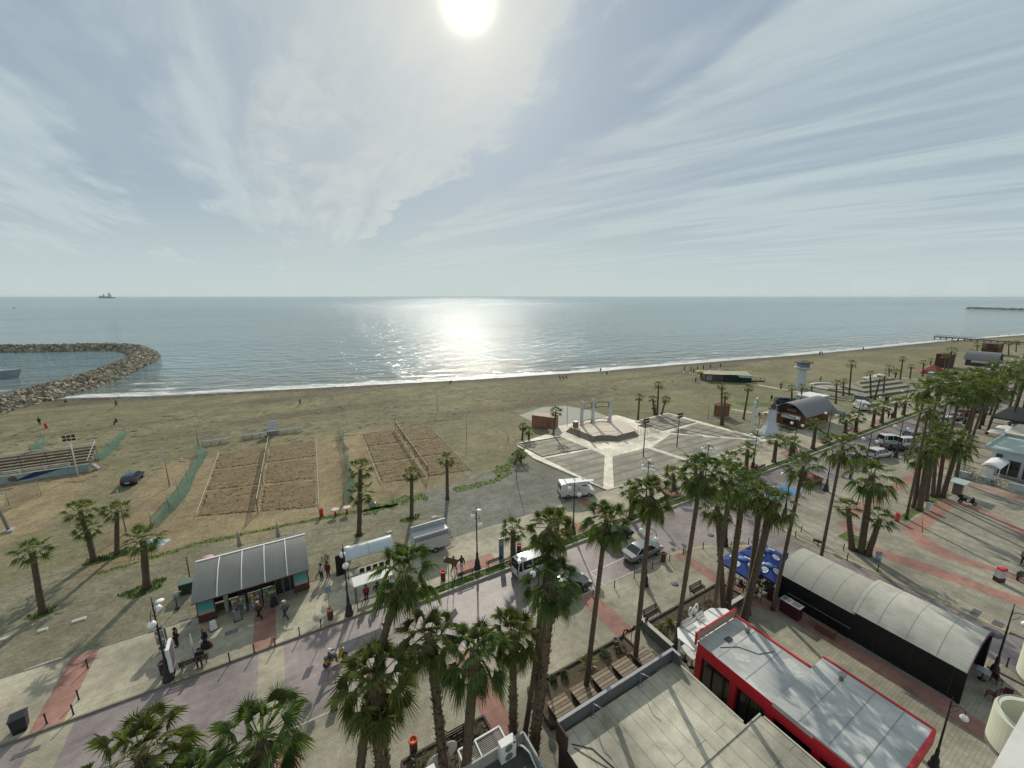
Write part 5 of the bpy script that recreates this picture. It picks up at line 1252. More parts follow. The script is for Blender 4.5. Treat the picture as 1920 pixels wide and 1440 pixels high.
# ================================================================ BUILDINGS IN FRONT
M_plank = paver('grey_roof_boards', (.46,.435,.345), (.41,.39,.31), (.17,.165,.13), 7.3, .85, .85, msz=.016, off=.35, rot=math.pi/2, stain=.4)
M_dkwall = mat('dark_grey_wall', (.10,.105,.115), .7, .12, 1); M_brown = mat('dark_brown_wall', (.055,.035,.028), .75, .2, 1)
M_trim = mat('pale_roof_trim', (.45,.43,.36), .7, .15, 2)
t = thing('flat_roofed_building', 'low building with pale boarded flat roof and dark grey parapet', 'building', (0,0,0), SR)
b = B(); b.prism([(11.15,14.1),(20.45,14.1),(20.45,9.12),(21.8,9.12),(21.8,-14),(11.15,-14)], 0, 3.3); b.build('wall', M_brown, t)
b = B(); b.prism([(11.1,13.98),(20.5,13.98),(20.5,9.15),(11.1,9.15)], 3.302, 3.42); b.prism([(11.1,9.13),(21.85,9.13),(21.85,-14),(11.1,-14)], 3.302, 3.36); b.build('roof', M_plank, t)
b = B(); b.box(15.8,14.18,3.75,9.4,.12,.90); pr = b.build('parapet', M_dkwall, t)
b = B(); b.box(15.8,14.18,4.215,9.44,.18,.03); b.build('coping', mat('coping_metal',(.30,.31,.32),.5), pr)
b = B(); b.box(20.44,13.8,3.75,.12,.62,.90); b.build('parapet_return', M_dkwall, t); b = B(); b.box(20.44,13.83,4.215,.18,.52,.03); b.build('coping', mat('coping_metal',(.30,.31,.32),.5), t)
b = B(); b.box(11.07,13.75,3.55,.10,.95,1.3); b.build('end_board', M_brown, t)
b = B(); b.box(20.56,11.5,3.40,.10,4.2,.10); b.box(21.91,-2.5,3.36,.10,23,.10); b.box(21.2,9.19,3.36,1.4,.08,.10); b.build('roof_trim', M_trim, t)
b = B(); b.box(11.05,-.3,3.40,.08,27,.08); b.build('roof_trim', M_trim, t)
for s in (13.4, 17.2):
    b = B(); b.tube([(s,13.9,3.42),(s,13.9,4.3),(s-.05,13.7,4.45),(s+.1,13.35,4.5)],.03,6); b.lathe([(.16,3.42),(.1,3.5)],10,(s,13.9,0)); b.build('vent_pipe', M_grey, t)
b = B(); b.tube([(11.4,13.3,3.45),(12.2,12.6,3.45),(12.6,11.2,3.45),(13.4,9.9,3.45),(13.2,8.6,3.45)],.025,5); b.tube([(11.4,13.1,3.45),(12.0,12.0,3.45),(12.9,10.4,3.45),(13.6,9.3,3.45)],.02,5); b.build('cable', M_black, t)
# red building
M_memb = mat('grey_roof_membrane', (.40,.41,.40), .5, .22, .9, dirt=((.66,.66,.62), .75, .9), stretch=(1,.45,1)); M_beige = mat('weathered_beige_panel', (.30,.25,.20), .8, .15, 2)
t = thing('red_restaurant', 'red framed glass restaurant with grey white flat roof', 'building', (0,0,0), SR)
M_rglass = mat('restaurant_glass', (.02,.022,.02), .08, .3, .6, spec=.7)
b = B(); b.prism([(22.75,13.6),(26.95,13.6),(26.95,8.9),(27.9,8.9),(27.9,3.9),(23.4,3.9)],0,3.2); b.build('glazed_wall', M_rglass, t)
b = B()
for (p, q) in (((22.6,13.8),(22.6,3.9)),):
    b.box(22.72,8.8,3.55,.30,10.0,.85)
b.build('red_beam', M_red, t)
for k, tt in enumerate((13.62,11.2,9.0,6.6,4.1)):
    b = B(); b.box(22.70,tt,1.6,.32,.42,3.2); b.build('red_column', M_red, t)
for tt in (12.7,11.9,10.4,9.7,8.0,7.3,5.7,5.0):
    b = B(); b.box(22.73,tt,1.6,.06,.06,3.1); b.build('mullion', M_dark, t)
b = B(); b.prism([(22.6,13.85),(27.0,13.85),(27.05,8.96),(22.6,8.96)],3.80,3.98); b.build('roof', M_memb, t)
b = B(); b.prism([(22.55,8.93),(28.4,8.93),(28.45,3.75),(22.6,3.75)],3.80,4.10); b.build('roof', M_memb, t)
b = B(); b.box(27.08,11.4,3.98,.14,4.9,.16); b.box(28.5,6.3,4.08,.14,5.3,.16); b.box(25.5,3.68,3.7,5.9,.14,.9); b.box(27.75,8.93,3.75,1.35,.1,.5); b.build('red_edge', M_red, t)
b = B()
for k in range(5): b.box(23.05+.88*k,13.93,4.32,.86,.05,.55)
sg = b.build('front_sign_back', M_beige, t)
b = B(); b.box(24.8,13.95,4.63,4.4,.10,.07); b.box(24.8,13.95,4.03,4.4,.10,.07); b.box(22.58,13.95,4.2,.12,.12,.95); b.box(27.02,13.95,4.2,.12,.12,.95); b.build('sign_frame', M_red, sg)
b = B()
for tt in (12.4,10.6): b.box(24.8,tt,3.985,4.2,.05,.012)
for tt in (7.6,6.2,4.9): b.box(25.5,tt,4.105,5.7,.05,.012)
b.build('roof_seam', mat('seam_dim',(.28,.285,.28),.6), t)
for x, y, sx, sy, z in ((24.0,11.6,.9,.6,3.984),(26.2,9.6,.7,1.1,3.984),(25.0,7.0,1.4,.7,4.104),(27.2,5.2,.8,.9,4.104),(23.8,5.4,1.0,.6,4.104)): b = B(); b.box(x,y,z,sx,sy,.008,rz=.1*x); b.build('roof_patch', mat('patch_pale',(.48,.48,.46),.6,.2,3), t)
for x, y, z in ((26.3,12.6,3.98),(27.6,7.6,4.1)): b = B(); b.lathe([(.12,0),(.12,.35),(.2,.36),(.2,.42),(.02,.5)],10,(x,y,z)); b.build('vent', M_grey, t)
b = B(); b.tube([(23.5,12.8,4.0),(24.6,12.2,4.0),(25.2,11.2,4.0),(26.3,10.8,4.0)],.02,5); b.box(24.6,12.9,4.02,.5,.3,.06); b.build('roof_cable', M_dark, t)
# white canopy with lettering
t = thing('white_canopy', 'white pointed canopy in front of the red restaurant', 'canopy', (0,0,0), SR)
b = B(); b.face([(22.9,15.55,2.75),(23.6,16.15,2.75),(27.6,16.15,2.75),(28.6,15.5,2.75),(28.4,14.15,2.95),(22.75,14.15,2.95)]); b.face([(22.75,14.15,2.89),(28.4,14.15,2.89),(28.6,15.5,2.69),(27.6,16.15,2.69),(23.6,16.15,2.69),(22.9,15.55,2.69)])
b.build('roof', mat('white_canvas',(.72,.72,.70),.7,.05,1), t)
b = B()
for x in (24.0,25.6,27.2): b.bar((x,16.1,2.78),(x,14.1,2.98),.04)
b.build('rib', M_grey, t)
for x, y in ((23.0,15.4),(28.2,15.4),(23.8,16.05),(27.4,16.05)): b = B(); b.tube([(x,y,0),(x,y,2.7)],.04,6); b.build('post', M_white, t)
t = thing('letter_sign', 'white raised lettering with looped emblem on the white canopy edge', 'sign', stt(25.1,16.02,2.78), SR)
b = B()
for k in range(8):
    x = -1.15+.155*k; b.bar((x,0,.12),(x,0,.50),.05); b.bar((x,0,.48),(x+.09,0,.34),.05)
b.build('letter', M_white, t)
b = B()
for k in range(6): x = .45+.14*k; b.bar((x,0,.12),(x,0,.42),.05); b.bar((x,0,.40),(x+.08,0,.2),.04)
b.build('letter', M_white, t)
b = B(); pts = []
for k in range(20):
    a = k/19*math.pi*2.1; pts.append((.02+.55*math.sin(a)*(1 if a < 3.2 else .9),0,.98+.34*math.sin(2*a)))
b.tube(pts,.06,6); b.bar((-.35,0,.55),(-.1,0,1.0),.07); b.bar((.15,0,.55),(.3,0,1.0),.07); b.build('emblem', M_white, t)
b = B(); b.bar((-1.3,0,.05),(1.4,0,.05),.06); b.bar((-1.3,.0,-.02),(-1.3,0,.6),.04); b.bar((1.35,0,-.02),(1.35,0,.5),.04); b.build('frame', M_grey, t)
for s, tt, l in ((24.05,15.55,'rear white square table beside the white canopy'),(24.0,14.95,'front white square table beside the white canopy')):
    q = thing('cafe_table', l, 'table', stt(s,tt), SR, 'tables by the canopy'); b = B(); b.box(0,0,1.1,.75,.62,.05); b.build('tabletop', M_white, q); b = B(); b.lathe([(.2,0),(.04,.05),(.04,1.08)],8); b.build('leg', M_dark, q)
# planters
M_soil = mat('planter_soil', (.085,.065,.04), .95, .35, 2); M_planter = mat('planter_wall', (.06,.04,.032), .8, .2, 2)
M_shrub = mat('shrub_leaf', (.055,.085,.025), .6, .3, 2, island=.4, transl=.15); M_dryleaf = mat('dry_leaf', (.14,.11,.04), .7, .3, 2, island=.4)
def planter(x0,x1,y0,y1,label,h=.45,front=True,right=False):
    t = thing('planter_bed', label, 'planter', (0,0,0), SR, 'planters along the near pavement')
    b = B(); b.box((x0+x1)/2,y1,PV+h/2,x1-x0,.14,h); b.box(x0,(y0+y1)/2,PV+h/2,.14,y1-y0-.14,h); b.box(x1,(y0+y1)/2,PV+h/2,.14,y1-y0-.14,h); b.build('planter_wall', M_planter, t)
    b = B(); b.box((x0+x1)/2,(y0+y1)/2-.03,PV+h*.4,x1-x0-.15,y1-y0-.1,h*.7); b.build('soil', M_soil, t); return t
planter(12.4,21.4,16.4,19.3,'long planter with timber seats before the boarded roof building'); planter(23.8,34.0,17.0,19.25,'planter with shrubs behind the two benches'); planter(3.6,8.95,16.9,19.15,'planter with low dark shrub near the satellite dish')
for k in range(5):
    x = 12.9+1.9*k
    o = thing('planter_bench', f'{ordn[k]} slatted timber seat in the long planter from the left', 'seat', stt(x+.6, 17.0, PV+.32), SR, 'timber seats in the planter')
    b = B()
    for j in range(5): b.box(0,-.5+.25*j,.42,1.45,.21,.05,m=(0 if j % 2 else 1))
    b.build('slats', [mat('pale_timber',(.30,.235,.165),.8,.2,3), mat('worn_timber',(.20,.15,.11),.8,.25,3)], o)
    b = B(); b.box(-.6,0,.2,.08,1.1,.4); b.box(.6,0,.2,.08,1.1,.4); b.build('frame', M_planter, o)
def shrub(loc, label, r, h, m, seed, spiky=False, grp='shrubs in the planters'):
    rnd = random.Random(seed); mb = B(); t = thing('shrub', label, 'shrub', loc, 0, grp)
    for k in range(46 if spiky else 150):
        if spiky:
            a = rnd.uniform(0,6.28); e = rnd.uniform(.4,1.4); L = h*rnd.uniform(.7,1.1)*1.2; w = .05
            d = Vector((math.cos(a)*math.cos(e),math.sin(a)*math.cos(e),math.sin(e)))*L; sd = Vector((-math.sin(a),math.cos(a),0))*w
            mb.face([-sd*.6,sd*.6,d*.6+sd,d*.6-sd]); mb.face([d*.6-sd,d*.6+sd,d+Vector((0,0,-.1*L))])
        else:
            a = rnd.uniform(0,6.28); rr = r*math.sqrt(rnd.random()); z = h*rnd.uniform(.1,1)*(1-.5*(rr/r)**2); p = Vector((rr*math.cos(a),rr*math.sin(a),z))
            u = Vector((rnd.uniform(-1,1),rnd.uniform(-1,1),rnd.uniform(-.6,.6))).normalized()*.11; v = Vector((rnd.uniform(-1,1),rnd.uniform(-1,1),rnd.uniform(-.3,1))).normalized()*.08
            mb.face([p-u,p+v*.6,p+u,p-v*.6])
    mb.build('foliage', m, t); b = B(); b.tube([(0,0,0),(0,0,h*.5)],.025,5); b.build('stem', M_trunk, t)
k = 0
rnd = random.Random(9)
for s, tt, r, h, m, sp, l in [(13.4,18.9,.3,.4,M_shrub,0,'small round shrub at the left end of the long planter'),(14.3,18.95,.25,.4,M_shrub,0,'second small shrub in the long planter'),(15.2,18.9,.28,.5,M_shrub,0,'third small shrub in the long planter'),(17.2,18.7,.5,.9,mat('spiky_green',(.13,.16,.03),.5,.2,2,transl=.2,island=.3),1,'yellow green spiky plant in the long planter'),
      (18.9,18.75,.4,.5,M_shrub,0,'dark shrub right of the spiky plant'),(20.2,18.4,.5,.5,M_dryleaf,0,'dry grass clump near the black lettering'),(24.6,18.3,.6,.6,M_shrub,0,'bushy shrub at the left of the planter behind benches'),(25.6,18.2,.5,.6,mat('spiky_green',(.13,.16,.03),.5),1,'spiky plant behind the benches'),
      (27.2,18.1,.7,.7,M_shrub,0,'shrub beside the white letter sign'),(28.9,17.9,.7,.8,M_shrub,0,'shrub behind the white letter sign'),(30.6,18.0,.6,.6,M_dryleaf,0,'dry shrub near the cluster of palms'),(32.6,17.8,.6,.6,M_shrub,0,'shrub at the foot of the palm cluster'),
      (7.9,18.2,.9,.6,mat('dark_creeper',(.045,.042,.02),.8,.4,2,island=.5),0,'low dark creeper beside the white pergola'),(6.6,18.2,.9,.6,mat('dark_creeper',(.045,.042,.02),.8),0,'low dark creeper beside the satellite dish'),(4.6,18.3,.8,.6,M_shrub,0,'low shrub at the left end of the dish planter')]:
    k += 1; shrub(stt(s,tt,PV+.36), l, r, h, m, k, sp)
# low wall between planter and restaurant
t = thing('garden_wall', 'low pale coped wall between the boarded building and the benches', 'wall', stt(23.55,17.9), SR)
b = B(); b.box(0,0,.45,.22,3.0,.9); b.build('wall', mat('wall_grey',(.13,.13,.12),.8), t); b = B(); b.box(0,0,.925,.34,3.1,.05); b.build('coping', M_trim, t)
t = thing('garden_wall', 'low pale coped wall behind the cluster of palms', 'wall', stt(31.5,16.75), SR)
b = B(); b.box(0,0,.45,4.8,.22,.9); b.build('wall', mat('wall_grey',(.13,.13,.12),.8), t); b = B(); b.box(0,0,.925,4.9,.34,.05); b.build('coping', M_trim, t)
# black lettering seen from behind
cu = bpy.data.curves.new('lettering', 'FONT'); cu.body = 'Dwizini 9'; cu.size = .72; cu.extrude = .03; cu.align_x = 'CENTER'; cu.offset = .012; cu.shear = .25
tmp = bpy.data.objects.new('lettering', cu); COL.objects.link(tmp); dg = bpy.context.evaluated_depsgraph_get(); me = bpy.data.meshes.new_from_object(tmp.evaluated_get(dg)); COL.objects.unlink(tmp); bpy.data.objects.remove(tmp)
t = thing('letter_sign', 'black script lettering on thin legs at the planter edge', 'sign', stt(22.3,18.8,PV), SR)
me.materials.clear(); me.materials.append(M_black); o = bpy.data.objects.new('letters', me); COL.objects.link(o); o.parent = t; o.location = (-.2,0,1.02); o.rotation_euler = (math.pi/2,0,0)
b = B()
for x in (-1.5,-.5,.9,1.2): b.bar((x,.02,0),(x,.02,1.15),.035)
b.bar((-1.6,.02,1.02),(1.3,.02,1.02),.035); b.build('stand', M_dark, t)
t = thing('stone_urn', 'grey stone urn at the left end of the black lettering', 'urn', stt(20.3,19.0,PV+.3), SR); b = B(); b.lathe([(.15,0),(.10,.08),(.24,.3),(.28,.5),(.2,.53),(.16,.4)],12); b.build('bowl', mat('dim_stone',(.14,.135,.12),.9), t); b = B(); b.lathe([(.2,0),(.2,.06)],12,(0,0,-.04)); b.build('foot', mat('dim_stone',(.14,.135,.12),.9), t)
# snack bar with pergola, air conditioner, dish
t = thing('snack_bar', 'small kiosk with slatted white pergola roof and grey parapet', 'kiosk', (0,0,0), SR)
b = B(); b.prism([(5.6,15.2),(9.5,15.2),(9.5,10),(5.6,10)],0,2.6); b.build('wall', mat('snack_wall',(.14,.145,.14),.7), t)
b = B(); b.box(7.55,15.26,2.95,4.0,.10,.70); b.box(9.54,12.6,2.95,.10,5.2,.70); b.build('parapet', mat('parapet_grey',(.34,.36,.35),.6), t)
b = B(); b.sheet([(5.6,15.15),(9.45,15.15),(9.45,10),(5.6,10)],2.604); b.build('roof', mat('dark_roof_felt',(.07,.075,.075),.9), t)
b = B(); b.bar((6.1,16.42,2.95),(8.62,16.42,2.95),.08); b.bar((8.62,16.42,2.95),(8.62,15.36,2.95),.08); b.bar((7.1,16.42,2.95),(7.1,15.36,2.95),.07); b.bar((6.1,16.42,2.95),(6.1,15.36,2.95),.08); pg = b.build('pergola_frame', M_white, t)
b = B()
for k in range(11): b.bar((6.1,15.45+.09*k,2.9),(8.62,15.45+.09*k,2.9),.035,.02)
b.build('slats', mat('slat_grey',(.25,.24,.22),.6), pg)
for x in (6.15,8.57): b = B(); b.tube([(x,16.38,0),(x,16.38,2.9)],.04,6); b.build('post', M_white, t)
b = B(); b.box(6.6,15.9,2.2,.7,.5,.04); b.build('blind', mat('pale_yellow_board',(.5,.44,.25),.7), t)
b = B(); b.tube([(9.0,14.95,3.1),(9.1,14.6,3.35),(9.35,14.3,3.1),(9.4,13.6,2.7)],.05,6); b.build('pipe', M_white, t)
t = thing('air_conditioner', 'white outdoor air conditioner unit on the snack bar parapet', 'air conditioner', stt(8.35,15.0,2.6), SR)
b = B(); b.box(0,0,.62,.92,.42,1.15); bd = b.build('body', M_white, t, bevel=.02)
for z in (.34,.9): b = B(); b.tube([(0,-.205,z),(0,-.222,z)],.23,14,smooth=False); b.build('fan_grille', M_grey, bd)
b = B(); b.box(.34,-.212,1.08,.12,.01,.12); b.build('label', M_blue, bd); b = B(); b.box(-.35,0,.03,.08,.4,.06); b.box(.35,0,.03,.08,.4,.06); b.build('feet', M_dark, bd)
t = thing('satellite_dish', 'white dish and round board between the two palm trunks at the bottom', 'satellite dish', stt(5.75,17.0,0), SR)
b = B(); b.tube([(0,0,0),(0,0,2.4)],.04,6); b.build('mast', M_grey, t); b = B()
b.tube([(0,.02,2.55),(0,-.02,2.55)],.52,20,smooth=False); b.build('dish', mat('dish_white',(.55,.56,.56),.5), t)
b = B(); b.tube([(-.75,.02,2.2),(-.75,-.02,2.2)],.50,20,smooth=False); b.build('board', mat('dish_white',(.55,.56,.56),.5), t)
t = thing('vent_duct', 'white square duct end at the bottom frame edge', 'duct', stt(4.55,16.2,0), SR); b = B(); b.box(0,0,1.3,.45,.9,2.6); b.build('duct', M_white, t); b = B(); b.box(0,0,2.63,.55,1.0,.06); b.build('cap', M_white, t)
# ================================================================ TENT, PARASOLS, TERRACE
M_tent = mat('cream_tent_canvas', (.47,.45,.39), .75, .14, .8, dirt=((.34,.32,.27), 1.1, .6)); M_blk = mat('black_side_sheet', (.010,.010,.012), .5, .3, 1)
t = thing('barrel_tent', 'long tent with cream barrel roof and black side sheets', 'tent', stt(42.8,4.1), R(120))
pf2 = lambda u: 1.25*(1-abs(2*u-1)**2.3)
b = B(); b.arch(6.1,11.8,0,5.75,2.40,1,.05,22,prof=pf2); b.build('roof', mat('taupe_tent_canvas', (.40,.385,.325), .75, .14, .9, dirt=((.29,.27,.23), .9, .6)), t)
b = B(); b.arch(0,6.25,-.12,5.87,2.70,1,.05,22,prof=pf2); b.build('roof', M_tent, t)
b = B()
for x in (1.5,3.1,4.7,6.0):
    for i in range(22):
        u0, u1 = i/22, (i+1)/22; b.bar((x,-.12+5.99*u0,2.704+pf2(u0)),(x,-.12+5.99*u1,2.704+pf2(u1)),.022,.010)
for x in (7.7,9.2,10.7):
    for i in range(22):
        u0, u1 = i/22, (i+1)/22; b.bar((x,5.75*u0,2.404+pf2(u0)),(x,5.75*u1,2.404+pf2(u1)),.022,.010)
b.build('roof_seam', mat('seam_grey',(.27,.26,.22),.8), t)
b = B(); b.box(8.95,5.62,1.2,5.7,.06,2.4); b.box(3.1,5.66,1.35,6.2,.06,2.7); b.build('side_sheet', M_blk, t)
b = B(); b.box(8.95,.12,1.2,5.7,.06,2.4); b.box(3.1,.10,1.35,6.2,.06,2.7); b.build('side_sheet', M_blk, t)
b = B(); b.box(7.6,5.67,.95,6.5,.03,.05); b.box(3.2,5.71,.06,6.0,.03,.05); b.bar((.0,5.89,2.68),(6.25,5.89,2.68),.06); b.bar((6.25,5.78,2.4),(11.8,5.78,2.4),.05); b.build('edge_rail', M_silver, t)
for x in (.05,11.75): b = B(); b.tube([(x,5.55,0),(x,5.55,2.4)],.05,6); b.build('post', M_dark, t); b = B(); b.tube([(x,.2,0),(x,.2,2.4)],.05,6); b.build('post', M_dark, t)
for i in range(22): pass
b = B()
for i in range(22):
    u0, u1 = i/22, (i+1)/22; b.bar((-.02,-.12+5.99*u0,2.685+pf2(u0)),(-.02,-.12+5.99*u1,2.685+pf2(u1)),.05,.1)
b.build('end_trim', mat('purple_trim',(.12,.05,.14),.7), t)
b = B()
for k in range(6): b.box(.6+2.05*k,5.70,1.25,.05,.03,2.4)
b.build('side_seam', mat('black_seam',(.03,.03,.034),.5), t)
t = thing('bar_counter', 'maroon counter with grey top standing by the black tent side', 'counter', stt(35.85,14.0), SR+math.pi/2)
b = B(); b.box(0,0,.58,1.5,.72,1.16); b.build('front', mat('maroon_panel',(.06,.015,.02),.5), t); b = B(); b.box(0,0,1.19,1.6,.82,.06); b.build('counter_top', M_grey, t); b = B(); b.box(-.35,0,1.224,.6,.5,.008); b.box(.4,0,1.224,.6,.5,.008); b.build('lid', mat('lid_dark',(.10,.11,.11),.4), t)
t = thing('wooden_box', 'low brown wooden box on the red strip by the tent', 'box', stt(36.1,11.5), SR+math.pi/2); b = B(); b.box(0,0,.3,1.3,.4,.6); b.build('box', M_wood, t); b = B(); b.box(0,0,.62,1.36,.46,.04); b.build('lid', M_wood, t)
def parasol(s, tt, label, size=3.0, h=2.75, rz=0):
    t = thing('parasol', label, 'parasol', stt(s,tt), SR+rz, 'blue parasols by the tent')
    b = B(); b.tube([(0,0,0),(0,0,h+.1)],.035,6); b.build('pole', M_grey, t); b = B(); b.lathe([(.35,0),(.33,.08),(.06,.1)],12); b.build('base', M_dark, t)
    hs = size/2; b = B(); apex = (0,0,h+.15); cs = [(-hs,-hs,h-.5),(hs,-hs,h-.5),(hs,hs,h-.5),(-hs,hs,h-.5)]; ms = [((cs[i][0]+cs[(i+1)%4][0])/2,(cs[i][1]+cs[(i+1)%4][1])/2,h-.44) for i in range(4)]
    for i in range(4):
        b.face([apex,cs[i],ms[i]]); b.face([apex,ms[i],cs[(i+1)%4]])
        for p, q in ((cs[i],ms[i]),(ms[i],cs[(i+1)%4])): b.face([p,(p[0],p[1],p[2]-.2),(q[0],q[1],q[2]-.2),q])
    cn = b.build('canopy', M_blue, t)
    b = B(); b.lathe([(.42,h+.06),(.2,h+.16),(.01,h+.24)],12); b.build('vent_cap', mat('pale_blue_cap',(.12,.22,.42),.7), cn)
    for k, a in enumerate((-math.pi/2, 0, math.pi/2, math.pi)):
        M3 = Matrix.Rotation(a, 3, 'Z'); sl = math.atan2(.60, hs)
        def onp(x, d): # d outward along the slope, x sideways
            v = M3 @ Vector((0,0,0)); return M3 @ Vector((d, x, 0))+Vector((0,0,h+.17-d*.60/hs+.012))
        b = B(); n = 20; b.face([onp(.30*math.cos(2*math.pi*i/n), hs*.58+.30*math.sin(2*math.pi*i/n)) for i in range(n)]); bg = b.build('badge', M_white, cn)
        b = B()
        for j in range(3):
            for i in range(4): x = -.15+.1*i; d = hs*.58-.14+.13*j; q = [onp(x-.035,d-.035),onp(x+.035,d-.035),onp(x+.035,d+.035),onp(x-.035,d+.035)]; b.face([v+Vector((0,0,.006)) for v in q])
        b.build('badge_marks', mat('badge_blue',(.05,.08,.2),.6), bg)
parasol(35.6,18.4,'left blue parasol with white round badges'); parasol(38.9,18.0,'rear blue parasol with white round badges beside the tent',3.2); parasol(37.2,16.8,'lower blue parasol half hidden behind a palm trunk',2.4,2.5)
for k, (s, tt) in enumerate(((35.9,17.3),(37.2,17.4),(36.7,16.4),(38.4,17.2))):
    q = thing('high_table', f'{ordn[k]} brown wooden table on the terrace beneath the parasols', 'table', stt(s,tt), SR, 'terrace tables'); b = B(); b.box(0,0,1.02,1.0,.7,.06); b.build('tabletop', mat('table_brown',(.11,.06,.04),.6), q)
    for x in (-.42,.42):
        for y in (-.28,.28): b = B(); b.bar((x,y,0),(x,y,1.0),.05); b.build('leg', M_dark, q)
for k, (s, tt) in enumerate(((35.2,17.8),(36.6,18.2),(37.9,18.4),(39.4,17.4),(35.3,16.8))): chair(stt(s,tt), SR+k, f'{ordn[k]} dark chair on the terrace under the parasols', M_dark, 'terrace chairs')
t = thing('waste_bin', 'maroon square bin at the front corner of the tent', 'bin', stt(36.3,15.75), SR); b = B(); b.box(0,0,.5,.6,.6,1.0); b.build('body', mat('maroon_panel',(.06,.015,.02),.5), t); b = B(); b.box(0,0,1.03,.66,.66,.06); b.build('lid', M_dark, t)
t = thing('terrace_fence', 'open wooden railing along the parasol terrace', 'fence', stt(34.9,17.2), SR)
for k in range(4): b = B(); b.bar((0,-1.2+k*.8,0),(0,-1.2+k*.8,1.1),.06); b.build('post', M_wood, t)
b = B(); b.bar((0,-1.2,1.05),(0,1.2,1.05),.06); b.bar((0,-1.2,.5),(0,1.2,.5),.05); b.build('rail', M_wood, t)
t = thing('wicker_screen', 'dark wicker screen beside the rear blue parasol', 'screen', stt(40.9,17.3), SR); b = B()
for k in range(16): b.tube([(-.8+.107*k,0,0),(-.8+.107*k,0,1.9+.15*math.sin(k))],.03,5)
b.build('canes', M_dark, t); b = B(); b.bar((-.85,0,.2),(.85,0,.2),.05); b.bar((-.85,0,1.7),(.85,0,1.7),.05); b.build('frame', M_dark, t)
t = thing('menu_stand', 'white menu frame at the front edge of the tent roof', 'menu stand', stt(36.6,16.0), SR); b = B(); b.box(0,0,1.75,.9,.05,.5,tilt=(R(60),0,0)); b.build('frame', M_white, t); b = B(); b.box(0,-.01,1.78,.7,.05,.34,tilt=(R(60),0,0)); b.build('menu', M_wood, t); b = B(); b.tube([(0,0,0),(0,0,1.75)],.03,6); b.build('pole', M_dark, t)
for k, (s, tt) in enumerate(((41.6,3.3),(40.6,2.7),(39.6,3.2))): chair(stt(s,tt), SR+1+k, f'{ordn[k]} dark red chair outside the far end of the tent', mat('dark_red_plastic',(.10,.015,.02),.5), 'chairs at the tent end')
q = thing('cafe_table', 'small grey table at the far end of the tent', 'table', stt(41.2,3.9), SR); b = B(); b.box(0,0,.74,.7,.7,.05); b.build('tabletop', M_grey, q); b = B(); b.lathe([(.25,0),(.04,.05),(.04,.72)],8); b.build('leg', M_dark, q)
# ================================================================ HOTEL EDGE AT THE LOWER RIGHT
M_plast = mat('cream_plaster', (.60,.60,.47), .7, .06, 1); M_ledge = mat('mottled_marble', (.62,.60,.55), .5, .12, 9)
t = thing('hotel_facade', 'cream curved hotel balconies with marble ledge at the lower right corner', 'building', (0,0,0), 0)
zt = 14.2
for (px, py) in ((1956,1362),(2001,1238)):
    c = P(px, py, zt); b = B(); n = 28; r0_, r1_ = .98, .84; Lb = 3.2
    d = Vector((.96,-.28,0)); nn = Vector((.28,.96,0))
    out = []; inn = []
    for rr, lst in ((r0_, out), (r1_, inn)):
        lst.append(c+nn*rr+d*Lb)
        for k in range(n+1):
            a = math.pi/2+math.pi*k/n; lst.append(c+nn*rr*math.sin(a)+d*rr*math.cos(a))
        lst.append(c-nn*rr+d*Lb)
    for z0, z1, sc_ in ((zt-1.15, zt, 1.0),):
        vs = [(p.x,p.y,z1) for p in out]+[(p.x,p.y,z1) for p in inn]+[(p.x,p.y,z0) for p in out]+[(p.x,p.y,z0) for p in inn]; m = len(out); fs = []
        for i in range(m-1): fs += [[i,i+1,m+i+1,m+i],[2*m+i,2*m+i+1,i+1,i],[m+i,m+i+1,3*m+i+1,3*m+i]]
        b.add(vs, fs, 0, False)
    b.build('balcony_parapet', M_plast, t)
    b = B(); b.face([(p.x,p.y,zt-1.1) for p in out]); b.face([(p.x,p.y,zt-1.3) for p in out][::-1]); b.build('balcony_floor', mat('balcony_tiles',(.20,.17,.13),.7), t)
    b = B(); b.tube([(p.x,p.y,zt+.10) for p in [x+(y-x)*.5 for x, y in zip(out, inn)]],.022,5); b.build('handrail', M_grey, t)
    b = B(); ch = c+d*.5; b.tube([ch+Vector((0,0,-1.0)),ch+Vector((-.1,.1,-.3)),ch+Vector((.1,.2,-.1))],.02,5); b.bar(ch+Vector((-.2,-.2,-.65)),ch+Vector((.25,.2,-.65)),.4,.04); b.build('balcony_chair', M_white, t)
zl = 25.75
e0 = P(1856,1447,zl); e1 = P(1921,1331,zl); dd = (e1-e0).normalized(); nn = Vector((dd.y,-dd.x,0))
b = B(); q = [e0-dd*1.0, e1+dd*.12, e1+dd*.12+nn*1.2, e0-dd*1.0+nn*1.2]; b.prism([(p.x,p.y) for p in q], zl-.10, zl); b.build('marble_ledge', M_ledge, t)
q = [e0-dd*1.0+nn*.05, e1+nn*.05, e1+nn*1.1, e0-dd*1.0+nn*1.1]; b = B(); b.prism([(p.x,p.y) for p in q], zl-1.3, zl-.104); b.build('ledge_wall', M_plast, t)
b = B(); b.prism([(1.0,-.9),(14,-9),(10,-14),(-6,-6),(-6,-.9)], 0, 24.3); b.build('wall', M_plast, t)
b = B(); b.prism([(1.05,-.92),(2.9,-.92),(2.9,-.3),(1.05,-.3)], 24.1, 24.44); b.build('slab', M_plast, t)
